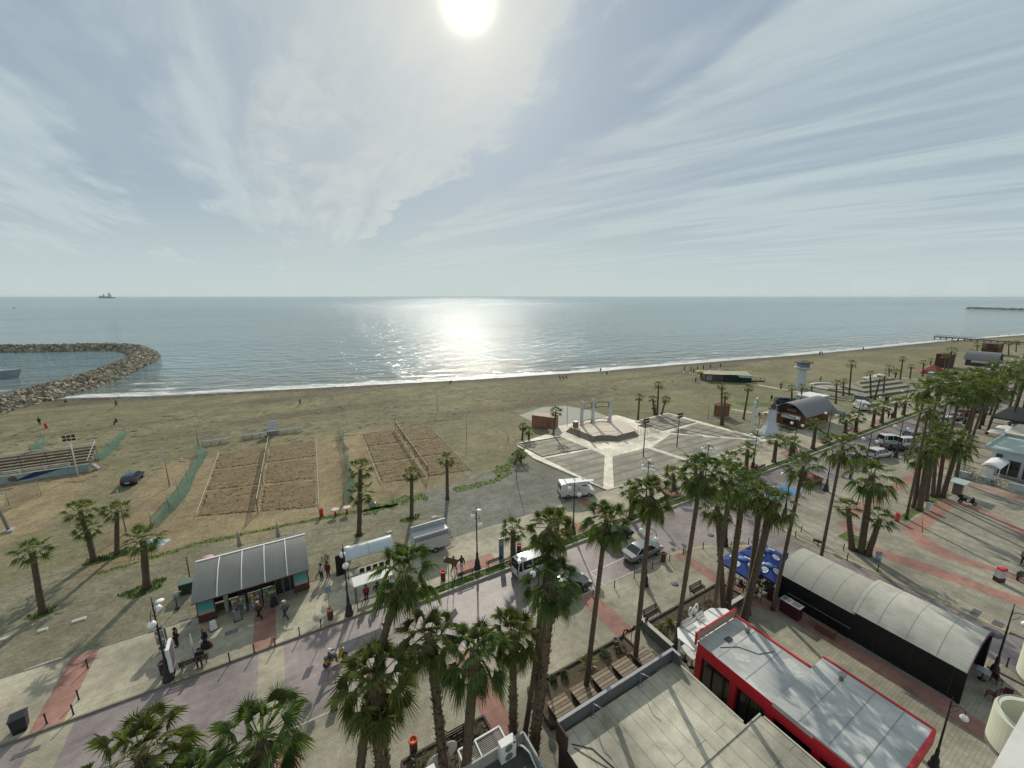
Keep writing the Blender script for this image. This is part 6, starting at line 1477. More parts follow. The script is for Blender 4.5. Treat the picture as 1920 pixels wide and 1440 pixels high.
# ================================================================ STAGE SQUARE
M_step = mat('brown_step_stone', (.17,.125,.095), .85, .15, 2); M_tread = mat('step_tread', (.42,.36,.29), .8, .1, 2); M_stage = mat('pink_stage_paving', (.58,.49,.40), .8, .12, 1.2)
t = thing('stage', 'low paved stage with curved brown steps on the pale square', 'stage', (0,0,.2), SR)
def inset(poly, f, c): return [(c[0]+(x-c[0])*f, c[1]+(y-c[1])*f) for x, y in poly]
base = [(48.6,62.3),(49.1,54.9),(50.3,54.9),(52.3,54.0),(53.5,52.8),(59.4,53.1),(61.3,55.5),(62.2,59.0),(60.0,62.0),(55.6,64.6),(51.5,64.2)]
cen = (55.5,58.8)
for k in range(5):
    f = 1-.028*k; pl = inset(base, f, cen); b = B(); b.prism(pl, .2*k*.9 if k else -.1, .18*(k+1)); 
    b.build('step', M_step, t)
    b = B(); b.prism(inset(base, f-.003, cen), .18*(k+1)+.001, .18*(k+1)+.016) if k < 4 else b.prism(inset(base, f-.003, cen), .18*5+.001, .18*5+.02); b.build('tread' if k < 4 else 'stage_floor', M_tread if k < 4 else M_stage, t)
M_pil = mat('pale_pillar', (.52,.52,.50), .6, .08, 2)
for k, (s, tt) in enumerate(((52.0,61.6),(55.2,61.9),(58.6,60.4))):
    o = thing('stage_pillar', ('left','middle','right')[k]+' white stone pillar at the back of the stage', 'pillar', stt(s,tt,1.10), SR, 'pillars at the back of the stage')
    for y in (-.24,.24): b = B(); b.box(0,y,2.6,.24,.24,5.2); b.build('shaft', M_pil, o)
    b = B(); b.box(0,0,.10,.55,.9,.2); b.build('base', M_pil, o); b = B(); b.box(0,0,4.2,.3,.4,.3); b.box(0,0,1.0,.3,.4,.3); b.build('link', M_pil, o)
def arcbar(s0, t0, s1, t1, z, hh, label):
    o = thing('pillar_railing', label, 'frame', stt(s0,t0,1.12), SR, 'frames between the stage pillars'); L = math.hypot(s1-s0,t1-t0); a = math.atan2(t1-t0,s1-s0); o.rotation_euler.z = SR+a
    b = B(); n = 8
    for zz in (z, z+hh):
        pts = [(.4+(L-.8)*i/n,0,zz+.18*math.sin(math.pi*i/n)) for i in range(n+1)]; b.tube(pts,.07,5)
    b.build('bar', M_dark, o); 
    for x in (.45, L-.45): b = B(); b.bar((x,0,z),(x,0,z+hh),.1); b.build('upright', M_dark, o)
arcbar(52.0,61.6,55.2,61.9,3.3,1.0,'dark curved frame between the left pillars'); arcbar(55.2,61.9,58.6,60.4,3.3,1.0,'dark curved frame between the right pillars')
arcbar(52.0,61.6,55.2,61.9,.05,.75,'low rail between the left stage pillars'); arcbar(55.2,61.9,58.6,60.4,.05,.75,'low rail between the right stage pillars')
o = thing('stone_plinth', 'small brick plinth with white top on the stage left corner', 'plinth', stt(50.3,61.4,1.10), SR); b = B(); b.box(0,0,.6,.8,.8,1.2); b.build('body', mat('plinth_brick',(.25,.13,.09),.8), o); b = B(); b.box(0,0,1.24,.95,.95,.08); b.build('top', M_white, o)
o = thing('timber_pergola', 'small brown pergola with white posts at the right end of the stage', 'pergola', stt(61.3,53.2,.2), SR)
b = B()
for k in range(7): b.box(-1.1+.37*k,0,1.75,.16,1.9,.10)
b.build('roof', M_wood, o)
for k in range(4):
    for y in (-.85,.85): b = B(); b.bar((-1.1+.75*k,y,0),(-1.1+.75*k,y,1.7),.08); b.build('post', M_white, o)
M_brick = paver('brown_cabin_boards', (.26,.135,.085), (.23,.12,.075), (.16,.08,.05), 2.0, .25, .8)
o = thing('cabin', 'brown box cabin with pale flat roof beside the stage', 'cabin', stt(46.9,67.3), R(-25))
b = B(); b.box(0,0,1.25,5.0,2.3,2.5); b.build('wall', mat('terracotta_boards',(.27,.135,.085),.8,.15,2), o); b = B(); b.box(0,0,2.55,5.2,2.5,.1); b.build('roof', mat('cabin_roof',(.46,.34,.25),.8), o)
b = B()
for k in range(3): b.box(-2.5+2.5*k,-1.16,1.25,.08,.04,2.5)
b.box(1.2,-1.165,1.0,.9,.03,2.0); b.build('door', mat('cabin_door',(.20,.10,.06),.8), o)
def flood(px, py, h, label, col=M_grey, heads=4, gz_=0.2, name='floodlight_mast', wide=1.5):
    o = thing(name, label, 'floodlight', P(px,py,gz_), SR, 'floodlight masts'); b = B(); b.tube([(0,0,0),(0,0,h)],[.10,.06],7); b.build('mast', col, o); b = B(); b.bar((-wide/2,0,h),(wide/2,0,h),.07); b.bar((-wide/2,0,h-.5),(wide/2,0,h-.5),.07); b.build('crossbar', col, o)
    for i in range(heads):
        for zz in (h, h-.5): b = B(); b.box(-wide/2+wide*(i+.5)/heads,-.12,zz+.05,wide/heads*.75,.18,.32,tilt=(R(30),0,0)); b.build('floodlight', M_dark, o)
flood(1206,856,6.6,'dark light mast in front of the stage steps',M_dark,2); flood(1269,838,6.2,'grey light mast on the right half of the stage square',M_dark,3)
flood(147,893,6.4,'white floodlight mast in front of the bleachers',M_white,3,0)
o = thing('floodlight_mast', 'grey light mast foot at the left frame edge by the football pitch', 'floodlight', P(17,996), SR, 'floodlight masts'); b = B(); b.tube([(-.8,.2,6.5),(0,0,0)],[.10,.16],7); b.build('mast', M_grey, o); b = B(); b.box(0,0,.12,.9,.9,.24); b.build('base', M_conc, o)
for px, py, h, l in ((1063,800,6.0,'thin grey pole behind the brown cabin'),(968,898,6.5,'pale pole beside the bushy palms at the square'),(875,822,5.5,'thin pole with lifebuoy right of the courts'),(1327,785,4.5,'thin pole left of the wooden kiosk'),(372,836,5.5,'tall pole at the left court corner'),(318,912,6.0,'tall pale pole along the green netting'),(237,1000,5.5,'pale pole beside the leaning palm pair'),(820,770,5,'thin pole behind the right court')):
    o = thing('pole', l, 'pole', P(px,py), 0, 'poles on the beach'); b = B(); b.tube([(0,0,0),(0,0,h)],[.07,.045],6); b.build('shaft', M_grey, o); b = B(); b.lathe([(.14,0),(.12,.08),(.07,.1)],8); b.build('base', M_conc, o)
for k, (px, py) in enumerate(((1250,893),(1416,893))):
    o = thing('bust_statue', ('dark bust on a slim pedestal on the promenade by the striped square','dark bust on a pedestal by the verge palms')[k], 'statue', gp(px,py), 0, 'busts on the promenade'); b = B(); b.box(0,0,.12,.6,.6,.24); b.box(0,0,.75,.36,.36,1.1,top=.85); b.build('pedestal', M_dark, o); b = B(); b.ball((0,0,1.78),.14,10,sz=1.25); b.ball((0,0,1.45),.24,10,sz=.75); b.tube([(0,0,1.45),(0,0,1.72)],.07,8); b.build('bust', mat('bronze',(.035,.03,.025),.4,metal=.5), o)
# ================================================================ COURTS ON THE SAND
def rope(pts, r=.03): b = B(); b.tube(pts, r, 5); return b
M_rope = mat('pale_rope', (.50,.46,.36), .9); M_dug = mat('dug_dark_sand', (.175,.128,.066), .95, .40, .9, bump=1.0, stretch=(.5,1.7,1))
def dug(name, poly, seed):
    """raked darker sand of a court: a low rough sheet"""
    rnd = random.Random(seed); xs = [p[0] for p in poly]; ys = [p[1] for p in poly]; n, m = 44, 44; v = []; f = []
    for i in range(n+1):
        for j in range(m+1):
            u, w = i/n, j/m
            x = (poly[0][0]*(1-u)+poly[1][0]*u)*(1-w)+(poly[3][0]*(1-u)+poly[2][0]*u)*w; y = (poly[0][1]*(1-u)+poly[1][1]*u)*(1-w)+(poly[3][1]*(1-u)+poly[2][1]*u)*w
            e = min(i,n-i,j,m-j); jj = .38 if e == 0 else .12; v.append((x+rnd.uniform(-jj,jj), y+rnd.uniform(-jj,jj), -.04 if e == 0 else .02+rnd.uniform(0,.10)))
    for i in range(n):
        for j in range(m): a = i*(m+1)+j; f.append([a,a+m+1,a+m+2,a+1])
    mb = B(); mb.add(v, f, 0, True); return struct(name, mb, M_dug)
c1 = [pst(365,972),pst(598,955),pst(592,823),pst(410,850)]; c2 = [pst(714,910),pst(886,884),pst(803,798),pst(676,812)]
def qpt(c, u, w): return ((c[0][0]*(1-u)+c[1][0]*u)*(1-w)+(c[3][0]*(1-u)+c[2][0]*u)*w, (c[0][1]*(1-u)+c[1][1]*u)*(1-w)+(c[3][1]*(1-u)+c[2][1]*u)*w)
for ci, c in enumerate((c1, c2)):
    for u0, u1 in ((.02,.485),(.515,.98)):
        for w0, w1 in ((.02,.325),(.345,.655),(.675,.98)): dug('dug_sand', [qpt(c,u0,w0),qpt(c,u1,w0),qpt(c,u1,w1),qpt(c,u0,w1)], int(u0*100+w0*10)+ci)
    nm = ('left','right')[ci]
    o = thing('court_net', f'long low net dividing the {nm} sand court', 'net', (0,0,0), SR, 'nets of the sand courts')
    a, d = qpt(c,.5,0), qpt(c,.5,1); L = math.hypot(d[0]-a[0], d[1]-a[1])
    b = B(); n = 16
    for i in range(n):
        p = [a[k]+(d[k]-a[k])*i/n for k in (0,1)]; q = [a[k]+(d[k]-a[k])*(i+1)/n for k in (0,1)]; b.face([(*p,.9+.1*math.sin(i)),(*q,.9+.1*math.sin(i+1)),(*q,1.9),(*p,1.9)])
    b.build('mesh', mat('brown_net',(.16,.10,.07),.9,.2,4,alpha=.55), o)
    b = B(); b.bar((*a,1.92),(*d,1.92),.06); b.build('tape', M_rope, o)
    for w in (0,.33,.67,1): p = qpt(c,.5,w); b = B(); b.tube([(*p,0),(*p,2.3)],.05,6); b.build('post', M_wood, o)
    o = thing('court_line', f'pale rope outline of the {nm} sand court', 'rope', (0,0,0), SR, 'rope outlines of the courts'); b = B()
    for (u, w), (u2, w2) in (((0,0),(0,1)),((1,0),(1,1))): 
        pts = [(*qpt(c,u,k/12),.10+.03*math.sin(k*2.2)) for k in range(13)]; b2 = B(); b2.tube(pts,.045,5); b2.build('rope', M_rope, o)
# slumped green netting
def netting(pts, h, label, seed):
    rnd = random.Random(seed); o = thing('netting_fence', label, 'net fence', (0,0,0), SR, 'green netting round the courts'); b = B(); P2 = []
    for (a, c) in zip(pts, pts[1:]):
        for k in range(7): P2.append((a[0]+(c[0]-a[0])*k/7, a[1]+(c[1]-a[1])*k/7))
    P2.append(pts[-1]); rows = []
    for i, (x, y) in enumerate(P2):
        hh = h*(1+.10*math.sin(i*.45+seed)+rnd.uniform(-.03,.03)); bx = .22*math.sin(i*.33+seed)+rnd.uniform(-.05,.05)
        rows.append([(x+bx+.75,y+.1,.02),(x+bx*.6+.35,y,hh*.45+rnd.uniform(-.05,.1)),(x+bx*.2,y-.05,hh*.8),(x,y,hh)])
    for r, q in zip(rows, rows[1:]):
        for k in range(3): b.add([r[k],q[k],q[k+1],r[k+1]], [[0,1,2,3]], 0, True)
    b.build('net', M_teal, o)
    for i in range(0, len(P2), 7): b = B(); b.tube([(*P2[i],0),(*P2[i],h+.9)],.05,6); b.build('post', M_grey, o)
netting([pst(*p) for p in ((376,848),(372,868),(352,905),(335,930),(318,958),(285,990))],1.5,'green netting slumped along the left sand court',1)
netting([pst(*p) for p in ((636,812),(638,830),(646,845))],1.5,'upper green netting between the two sand courts',2); netting([pst(*p) for p in ((645,855),(650,880),(655,912),(645,945))],1.6,'lower green netting between the two sand courts',3)
netting([pst(*p) for p in ((235,812),(205,845),(180,864))],1.1,'green netting right of the bleachers',4); netting([pst(*p) for p in ((83,828),(70,838),(58,848))],1.1,'green netting behind the bleachers',5)
q = thing('net_heap', 'white and blue heap of netting at the foot of the netting by the palm', 'heap', P(290,1018), 0); rnd = random.Random(4)
b = B(); n = 9
for i in range(n):
    for j in range(n):
        def hp(i,j): return (-1.3+2.6*i/n, -.7+1.4*j/n, max(.0,.45*math.sin(math.pi*i/n)*math.sin(math.pi*j/n)*(1+.4*math.sin(i*2.3+j*1.7))))
        b.face([hp(i,j),hp(i+1,j),hp(i+1,j+1),hp(i,j+1)])
b.build('heap', mat('pale_blue_net',(.42,.52,.52),.9,.2,4), q)
# goals, seats, bleachers
def goal(px, py, rz, label): 
    q = thing('goal_frame', label, 'goal', P(px,py), rz, 'goals'); b = B(); b.tube([(-1.5,0,0),(-1.5,0,2.0),(1.5,0,2.0),(1.5,0,0)],.06,6); b.tube([(-1.5,0,2),(-1.5,1,0)],.03,5); b.tube([(1.5,0,2),(1.5,1,0)],.03,5); b.build('frame', M_rope, q); b = B(); b.face([(-1.5,0,2),(1.5,0,2),(1.5,1,0),(-1.5,1,0)]); b.build('net', mat('pale_net',(.3,.32,.24),.9,.1,4,alpha=.25), q)
goal(48,938,R(70),'wooden football goal on the sand below the bleachers')
for k, (px, py, l, rows) in enumerate(((404,834,'left grey tip-up seat rack at the end of the sand court',2),(480,822,'middle grey seat rack beside the scoreboard',2),(546,812,'right grey seat rack beside the scoreboard',2))):
    q = thing('seat_rack', l, 'bench', P(px,py), SR-.03, 'seat racks at the court end')
    b = B(); b.box(0,0,.42,4.2,.5,.06); b.box(0,.55,.8,4.2,.45,.06); b.build('seat', mat('grey_seat',(.30,.31,.32),.6), q); b = B()
    for i in range(15): b.bar((-2.05+.293*i,.8,.3),(-2.05+.293*i,.95,1.75),.05)
    b.build('backrest', M_grey, q)
    for x in (-2,-.7,.7,2): b = B(); b.bar((x,-.2,0),(x,-.2,.4),.06); b.bar((x,.75,0),(x,.75,.8),.06); b.build('leg', M_dark, q)
q = thing('scoreboard', 'white scoreboard panel with two lamps at the court end', 'scoreboard', P(512,815), SR-.03); b = B(); b.box(0,0,1.9,1.7,.12,2.0); b.build('panel', mat('pale_panel',(.55,.57,.60),.5), q)
for x in (-.95,.95): b = B(); b.bar((x,0,0),(x,0,3.1),.08); b.bar((x,0,3.1),(x*.8,-.3,3.3),.08); b.build('post', M_rope, q)
b = B(); b.box(0,.05,.4,2.0,.4,.8); b.build('base', M_grey, q)
t = thing('bleachers', 'long bleachers with brown bench rows and painted blue front wall', 'bleachers', stt(-28.0,85.2,0), SR)
L = 26
b = B(); b.box(-L/2,0,.6,L,.16,1.2); fw = b.build('front_wall', mat('faded_blue_wall',(.27,.35,.37),.7,.3,.35,dirt=((.40,.42,.36),.5,.7)), t)
b = B(); b.face([(-2.6,-.085,1.15),(-5.9,-.085,1.15),(-8.3,-.085,.15),(-6.5,-.085,.25)]); b.build('dark_blue_mural', mat('mural_navy',(.02,.035,.12),.7), fw); b = B(); n = 12; b.face([(-8.2+.5*math.cos(2*math.pi*i/n),-.085,.6+.42*math.sin(2*math.pi*i/n)) for i in range(n)]); b.build('mural_patch', mat('mural_brown',(.14,.10,.08),.7,.5,4), fw)
for k in range(7):
    b = B(); b.box(-L/2,.45+.62*k,1.0+.30*k,L,.34,.06); b.build('bench_row', mat('maroon_bench',(.085,.045,.05),.75,.25,1.5), t)
    b = B(); b.box(-L/2,.72+.62*k,.82+.30*k,L,.58,.05); b.build('foot_deck', mat('deck_dark',(.06,.058,.05),.8), t)
b = B()
for x in [-.1-L*i/9 for i in range(10)]: b.bar((x,.2,0),(x,.2,.9),.08); b.bar((x,4.4,0),(x,4.4,2.8),.08); b.bar((x,.2,.85),(x,4.4,2.75),.08)
b.build('frame', M_grey, t)
b = B(); b.bar((-L,-.02,1.9),(-2,-.02,1.9),.05); b.bar((-L,-.02,1.55),(-2,-.02,1.55),.05)
for i in range(10): x = -2-(L-2)*i/9; b.bar((x,-.02,1.2),(x,-.02,1.9),.05)
b.bar((-L,4.75,3.2),(0,4.75,3.2),.06); b.bar((-.1,.3,1.7),(-.1,4.7,3.6),.06); b.bar((-.1,4.7,2.6),(-.1,4.7,3.6),.06); b.build('railing', M_white, t)
b = B()
for k in range(4): b.box(.5+.28*(3-k)*.6,.2,.15+.28*k*.9,.35,1.0,.28)
b.build('end_steps', M_grey, t)
# lone bins, small beach things
# ================================================================ RIGHT BEACH: KIOSKS, BAR, TOWER, TERRACES
q = thing('wooden_kiosk', 'small brown wooden kiosk with hipped roof on the sand', 'kiosk', P(1352,781), SR); b = B(); b.box(0,0,1.5,2.5,2.2,2.6); b.build('wall', mat('kiosk_timber',(.21,.095,.05),.75,.15,2,stretch=(8,8,1)), q); b = B(); b.box(0,0,3.0,3.2,2.9,.5,top=.45); b.build('roof', mat('kiosk_roof',(.16,.07,.04),.8), q); b = B(); b.box(0,0,.1,2.8,2.6,.2); b.build('base', M_conc, q); b = B(); b.box(.0,-1.11,1.7,1.2,.04,1.0); b.build('hatch', mat('hatch_wood',(.25,.12,.06),.7), q)
t = thing('beach_bar', 'timber beach bar with grey curved roof and white sign', 'building', stt(92.2,39.4,0), SR)
b = B(); b.box(5.6,2.6,1.5,11,5.2,3.0); b.build('wall', mat('bar_red_timber',(.17,.06,.03),.7,.2,1.5,stretch=(6,6,1)), t)
b = B()
n = 12
for i in range(n):
    u0, u1 = i/n, (i+1)/n; f = lambda u: 3.0+1.3*math.sin(math.pi*u)
    b.face([(.08,5.2*u0,2.95),(.08,5.2*u1,2.95),(.08,5.2*u1,f(u1)-.08),(.08,5.2*u0,f(u0)-.08)][::-1])
b.build('gable', mat('bar_dark_timber',(.05,.03,.025),.8), t)
b = B(); b.arch(-.9,12,-.9,6.1,2.85,1.55,.12,18,prof=lambda u: 1.5*math.sin(math.pi*u)); b.build('roof', mat('bar_roof_grey',(.21,.205,.205),.7,.12,1,stretch=(.3,6,1)), t)
b = B(); b.box(-.06,2.4,2.15,.08,3.7,.85); sg = b.build('sign_board', M_white, t); b = B(); b.box(-.11,3.4,2.35,.02,1.3,.14); b.box(-.11,2.2,2.15,.02,1.6,.10); b.box(-.11,1.5,1.95,.02,1.5,.08); b.build('sign_text', M_dark, sg)
b = B(); b.box(-.05,2.4,.9,.06,2.6,.9); b.build('opening', mat('bar_dark_opening',(.02,.015,.02),.5), t); b = B()
for k in range(4): b.box(-.02,1.7+.45*k,3.55,.05,.22,.45)
b.build('gable_letters', mat('cream_letters',(.35,.24,.15),.7), t)
t = thing('shade_sail', 'cream sloping canopy roof behind the beach bar', 'canopy', P(1428,783), 0)
c0 = P(1428,783); 
b = B(); A_ = [P(1426,774,2.6)-c0,P(1470,762,3.2)-c0,P(1497,760,3.2)-c0,P(1456,775,2.6)-c0]; b.face(A_); b.face([v-Vector((0,0,.08)) for v in A_][::-1]); b.build('canopy', mat('cream_canvas',(.66,.56,.40),.8,.06,1), t)
for v in A_: b = B(); b.tube([(v.x,v.y,0),(v.x,v.y,v.z)],.06,6); b.build('post', M_wood, t)
b = B(); a, c = P(1453,776,2.75)-c0, P(1494,760.5,3.35)-c0; b.bar(a,c,.9,.12); b.build('dark_gutter', mat('gutter_dark',(.05,.05,.055),.6), t)
for k in range(6): p = P(1424+6*k, 782+1.2*math.sin(k*2)); chair(p, k, f'{ordn[k]} dark chair under the cream canopy from the left', M_dark, 'chairs under the cream canopy')
t = thing('sign_pylon', 'tall white sign pylon with dark vertical lettering', 'sign', P(1409,811), SR+.2)
b = B(); b.box(0,0,3.2,.9,.35,6.4,top=.9); b.build('pylon', mat('pylon_white',(.58,.60,.58),.6), t); b = B(); b.box(.75,0,5.9,1.1,.3,2.4); bx = b.build('sign_box', mat('pylon_white',(.58,.60,.58),.6), t)
b = B()
for k in range(4): b.box(.75,-.16,5.2+.42*k,.62,.02,.10); b.box(.55,-.16,5.3+.42*k,.1,.02,.25)
b.build('lettering', M_dkblue, bx)
t = thing('lighthouse_model', 'white flared lighthouse model beside the pylon', 'lighthouse', P(1443,813), SR); b = B(); b.lathe([(2.0,0),(1.75,.5),(1.15,1.6),(.85,2.7),(.72,4.6),(.70,5.2)],8,smooth=False); b.build('tower', mat('lighthouse_white',(.52,.55,.60),.6,.06,1), t); b = B(); b.lathe([(.85,5.2),(.85,5.4),(.5,5.45),(.5,6.1),(.62,6.15),(.05,6.7)],8,smooth=False); b.build('lantern', mat('lantern_brown',(.12,.09,.08),.6), t)
o = thing('garden_bed', 'low planted bed with kerb before the beach bar', 'garden bed', P(1472,804), SR); b = B(); b.prism([(-1.8,-2.6),(1.2,-2.4),(1.8,2.4),(-1.2,2.2)],0,.3); b.build('kerb', M_kerb2, o); b = B(); b.prism([(-1.6,-2.3),(1.1,-2.1),(1.6,2.2),(-1.0,2.0)],.302,.34); b.build('planting', M_grass, o)
for k, (px, py) in enumerate(((1466,800),(1478,806),(1473,803))): shrub(P(px,py,.3), f'{ordn[k]} low shrub in the bed before the beach bar', .8,.6,M_shrub,60+k,grp='shrubs by the beach bar')
q = thing('blue_notice_board', 'blue notice board on posts before the short palms', 'notice board', P(1577,795), SR); b = B(); b.box(0,0,1.6,2.4,.1,1.7); b.build('panel', mat('notice_blue',(.05,.12,.30),.5), q)
for x in (-1,1): b = B(); b.bar((x,0,0),(x,0,.9),.08); b.build('post', M_dark, q)
q = thing('site_container', 'white flat roofed container behind the bar', 'container', P(1520,762), SR-.05); b = B(); b.box(0,0,1.4,6.0,4.2,2.8); b.build('wall', mat('container_grey',(.40,.45,.48),.6), q); b = B(); b.box(0,0,2.9,6.4,4.6,.2); b.build('roof', M_white, q); b = B()
for k in range(3): b.box(3.01,-1.3+1.3*k,1.6,.03,.9,1.1)
b.box(-3.01,0,1.5,.03,2.4,1.6); b.build('window', M_glass, q)
t = thing('lifeguard_tower', 'white lifeguard tower with flat dark roof on the beach', 'lifeguard tower', P(1500,728), SR); b = B(); b.lathe([(1.5,0),(1.15,3.0),(1.05,5.6)],8,smooth=False); b.build('shaft', mat('tower_white',(.55,.58,.62),.6,.06,1), t); b = B(); b.lathe([(1.05,5.6),(2.2,6.1),(2.3,6.3),(2.3,6.5)],10,smooth=False); b.build('gallery', mat('tower_white',(.55,.58,.62),.6), t); b = B(); b.lathe([(1.7,6.5),(1.7,7.8)],8,smooth=False); b.build('cabin', mat('cabin_glass',(.20,.26,.32),.2), t); b = B(); b.lathe([(2.5,7.8),(2.55,8.0),(.3,8.6)],8,smooth=False); b.build('roof', mat('tower_roof',(.14,.09,.07),.8), t)
t = thing('beach_shack', 'sprawling beach shack with pale tarpaulin roof and green netting', 'building', P(1352,713), R(-8)); t.scale = (1,1,.82)
b = B(); b.box(-3,0,1.4,6,5,2.8); b.build('timber_wall', mat('shack_timber',(.11,.07,.055),.8,.3,1), t); b = B(); b.box(4.0,-.5,1.3,8,5,2.6); b.build('net_wall', mat('shack_green',(.012,.035,.028),.9,.3,1), t)
b = B(); b.face([(-1,-2.8,2.9),(2.5,-3,3.0),(8.4,-2.6,2.6),(8.6,3,3.4),(3,3.4,4.0),(-1.5,3,3.3)]); b.face([(-6.2,-2.7,3.0),(-1,-2.8,2.9),(-1.5,3,3.3),(-6,2.8,3.1)]); b.build('roof', mat('shack_tarpaulin',(.38,.34,.25),.8,.25,.6), t)
b = B(); b.face([(3.5,-3.02,3.02),(8.5,-2.7,2.66),(8.5,-3.6,2.0),(4.2,-3.7,2.1)]); b.build('awning', mat('shack_pale_green',(.26,.34,.27),.8), t); b = B(); b.box(-4.6,-2.53,1.4,1.8,.05,2.0); b.build('mural', mat('shack_mural',(.25,.24,.30),.7,.6,3), t); b = B(); b.ball((-6.0,2.2,2.6),1.5,10,sz=.6); b.build('yellow_canopy', mat('yellow_canvas',(.45,.42,.10),.8), t)
for k, (px,py) in enumerate(((1283,699),(1295,700),(1300,703),(1307,698),(1318,697),(1331,695),(1350,693))):
    q = thing('folded_parasol', f'{ordn[k]} dark folded parasol in the row left of the beach shack', 'parasol', P(px,py), 0, 'folded parasols by the shack'); b = B(); b.tube([(0,0,0),(0,0,2.9)],.05,6); b.build('pole', M_wood, q); b = B(); b.lathe([(.05,1.0),(.2,1.1),(.16,2.0),(.02,2.8)],7); b.build('canopy', M_dark, q); b = B(); b.lathe([(.4,0),(.38,.15)],8); b.build('base', M_white, q)
q = thing('timber_deck', 'low timber deck with railings right of the beach shack', 'deck', P(1409,714), R(-8)); b = B(); b.box(0,0,.25,7,3,.3); b.build('floor', M_wood, q); b = B()
for k in range(6): b.bar((-3.4+1.36*k,-1.4,.4),(-3.4+1.36*k,-1.4,1.3),.1)
b.bar((-3.4,-1.4,1.3),(3.4,-1.4,1.3),.1); b.build('railing', M_wood, q)
q = thing('terraced_steps', 'broad stepped stone terraces beside the promenade', 'terrace', stt(0,0,0), SR)
ms = mat('terrace_stone',(.24,.225,.17),.85,.15,.5)
for k in range(4): b = B(); b.prism([(138+5.5*k,54-1*k),(137+4*k,44.5+2*k),(160+2*k,41+2.3*k),(172,46+1.6*k),(172.5,54)],.02 if k == 0 else .5*k,.5*(k+1)); b.build('step', ms, q)
b = B(); b.prism([(158,53.4),(157,51.5),(170.5,51),(170.8,53.3)],2.0,2.08); b.build('top_paving', mat('terrace_pale',(.52,.53,.50),.7), q)
q = thing('ring_pool', 'pale curved concrete rim of a paddling pool on the beach', 'pool', P(1549,727), 0); b = B()
for k in range(18):
    a0, a1 = R(60+k*13), R(60+(k+1)*13); b.bar((5.5*math.cos(a0)+2,5*math.sin(a0),.25),(5.5*math.cos(a1)+2,5*math.sin(a1),.25),1.0,.5)
b.build('rim', mat('terrace_pale',(.52,.53,.50),.7), q); b = B(); b.lathe([(4.6,.02),(4.6,.06)],20,(2,0,0)); b.build('floor', ms, q)
for px, py, l, c, sx, sy, sz in ((1769,688,'dark red hut between the tall palms','m',6,4,5),(1760,702,'pale blue slab wall beside the playground','p',10,3,.8),(1858,664,'brown hut near the pier palms','m',10,5,5),(1614,753,'grey notice block beside the terraces','g',3,2,1.6)):
    q = thing('hut' if sz > 2 else 'low_wall', l, 'hut' if sz > 2 else 'wall', P(px,py), SR); mm = {'m':mat('hut_red',(.10,.04,.035),.8),'p':mat('pale_blue_wall',(.42,.46,.46),.7),'g':mat('grey_block',(.2,.2,.2),.8)}[c]; b = B(); b.box(0,0,sz/2,sx,sy,sz); b.build('wall', mm, q); b = B(); b.box(0,0,sz+.1,sx+.5,sy+.5,.2); b.build('roof', mm, q)
q = thing('playground_mound', 'red pyramid climbing frame near the small palms', 'playground', P(1748,700), 0); b = B(); b.lathe([(4.5,0),(3.6,1.2),(1.2,2.6),(.1,3.4)],6,smooth=False); b.build('net_frame', mat('rust_red_net',(.20,.06,.03),.8), q); b = B(); b.tube([(0,0,0),(0,0,4.4)],.15,6); b.build('mast', M_dark, q)
q = thing('beach_bar', 'far bar with low grey curved roof and pale sign', 'building', P(1840,686,0), SR+R(90)); b = B(); q.scale = (.62,.62,.8); b.box(0,0,1.6,13,9,3.2); b.build('wall', mat('far_bar_wall',(.08,.06,.06),.8), q); b = B(); b.arch(-7.5,7.5,-5.5,5.5,3.1,2.0,.2,14,prof=lambda u: 2.0*math.sin(math.pi*u)); b.build('roof', mat('bar_roof_grey',(.21,.205,.205),.7), q); b = B(); b.box(0,4.55,2.4,8,.1,1.3); b.build('sign_board', M_white, q)
q = thing('pier', 'long dark timber pier running out over the waves', 'pier', (0,0,0), 0)
p0, p1 = P(1752,636,-.6), P(1925,647,-.0); b = B(); b.bar(p0+Vector((0,0,1.7)),p1+Vector((0,0,1.2)),3.0,.5); b.build('deck', mat('pier_timber',(.10,.09,.08),.8), q); b = B(); b.bar(p0+Vector((0,0,2.8)),p0.lerp(p1,.55)+Vector((0,0,2.55)),.14); 
for k in range(20): a = p0.lerp(p1,k/34); b.bar(a+Vector((0,0,1.7)),a+Vector((0,0,2.75)),.14)
b.build('railing', mat('pier_timber',(.10,.09,.08),.8), q)
for k in range(14): a = p0.lerp(p1,k/14); b = B(); b.tube([a+Vector((0,0,-2)),a+Vector((0,0,1.4))],.28,6); b.build('pile', mat('pier_timber',(.10,.09,.08),.8), q)
# ================================================================ CAFES ON THE RIGHT
M_cafew = mat('cafe_white_wall', (.50,.53,.56), .7, .06, 1); M_caferoof = mat('pale_green_roof', (.36,.43,.41), .6, .08, .6, stretch=(8,.5,1))
t = thing('cafe_building', 'white cafe with pale green roof and arched entrance awning', 'building', (0,0,0), SR)
b = B(); b.prism([(93.8,14.0),(103.5,14.4),(103.5,-2),(93.8,-2)],0,4.0); b.build('wall', M_cafew, t)
b = B(); b.box(98.6,6,4.15,10.6,17.2,.25); b.box(98.6,14.65,4.35,10.6,.25,.4); b.build('roof', M_caferoof, t)
for k in range(5): b = B(); b.box(93.74,12.0-2.4*k,1.6,.08,2.0,2.4); b.build('window', M_glass, t)
b = B(); b.box(103.6+4.5,8,2.3,9,13,4.6); b.box(108.1,8,4.7,9.4,13.4,.2); b.build('rear_wing', mat('cafe_cream_roof',(.50,.48,.40),.7), t)
b = B(); b.box(93.7,13.2,3.2,.3,.6,.5); b.build('wall_lamp', M_dark, t)
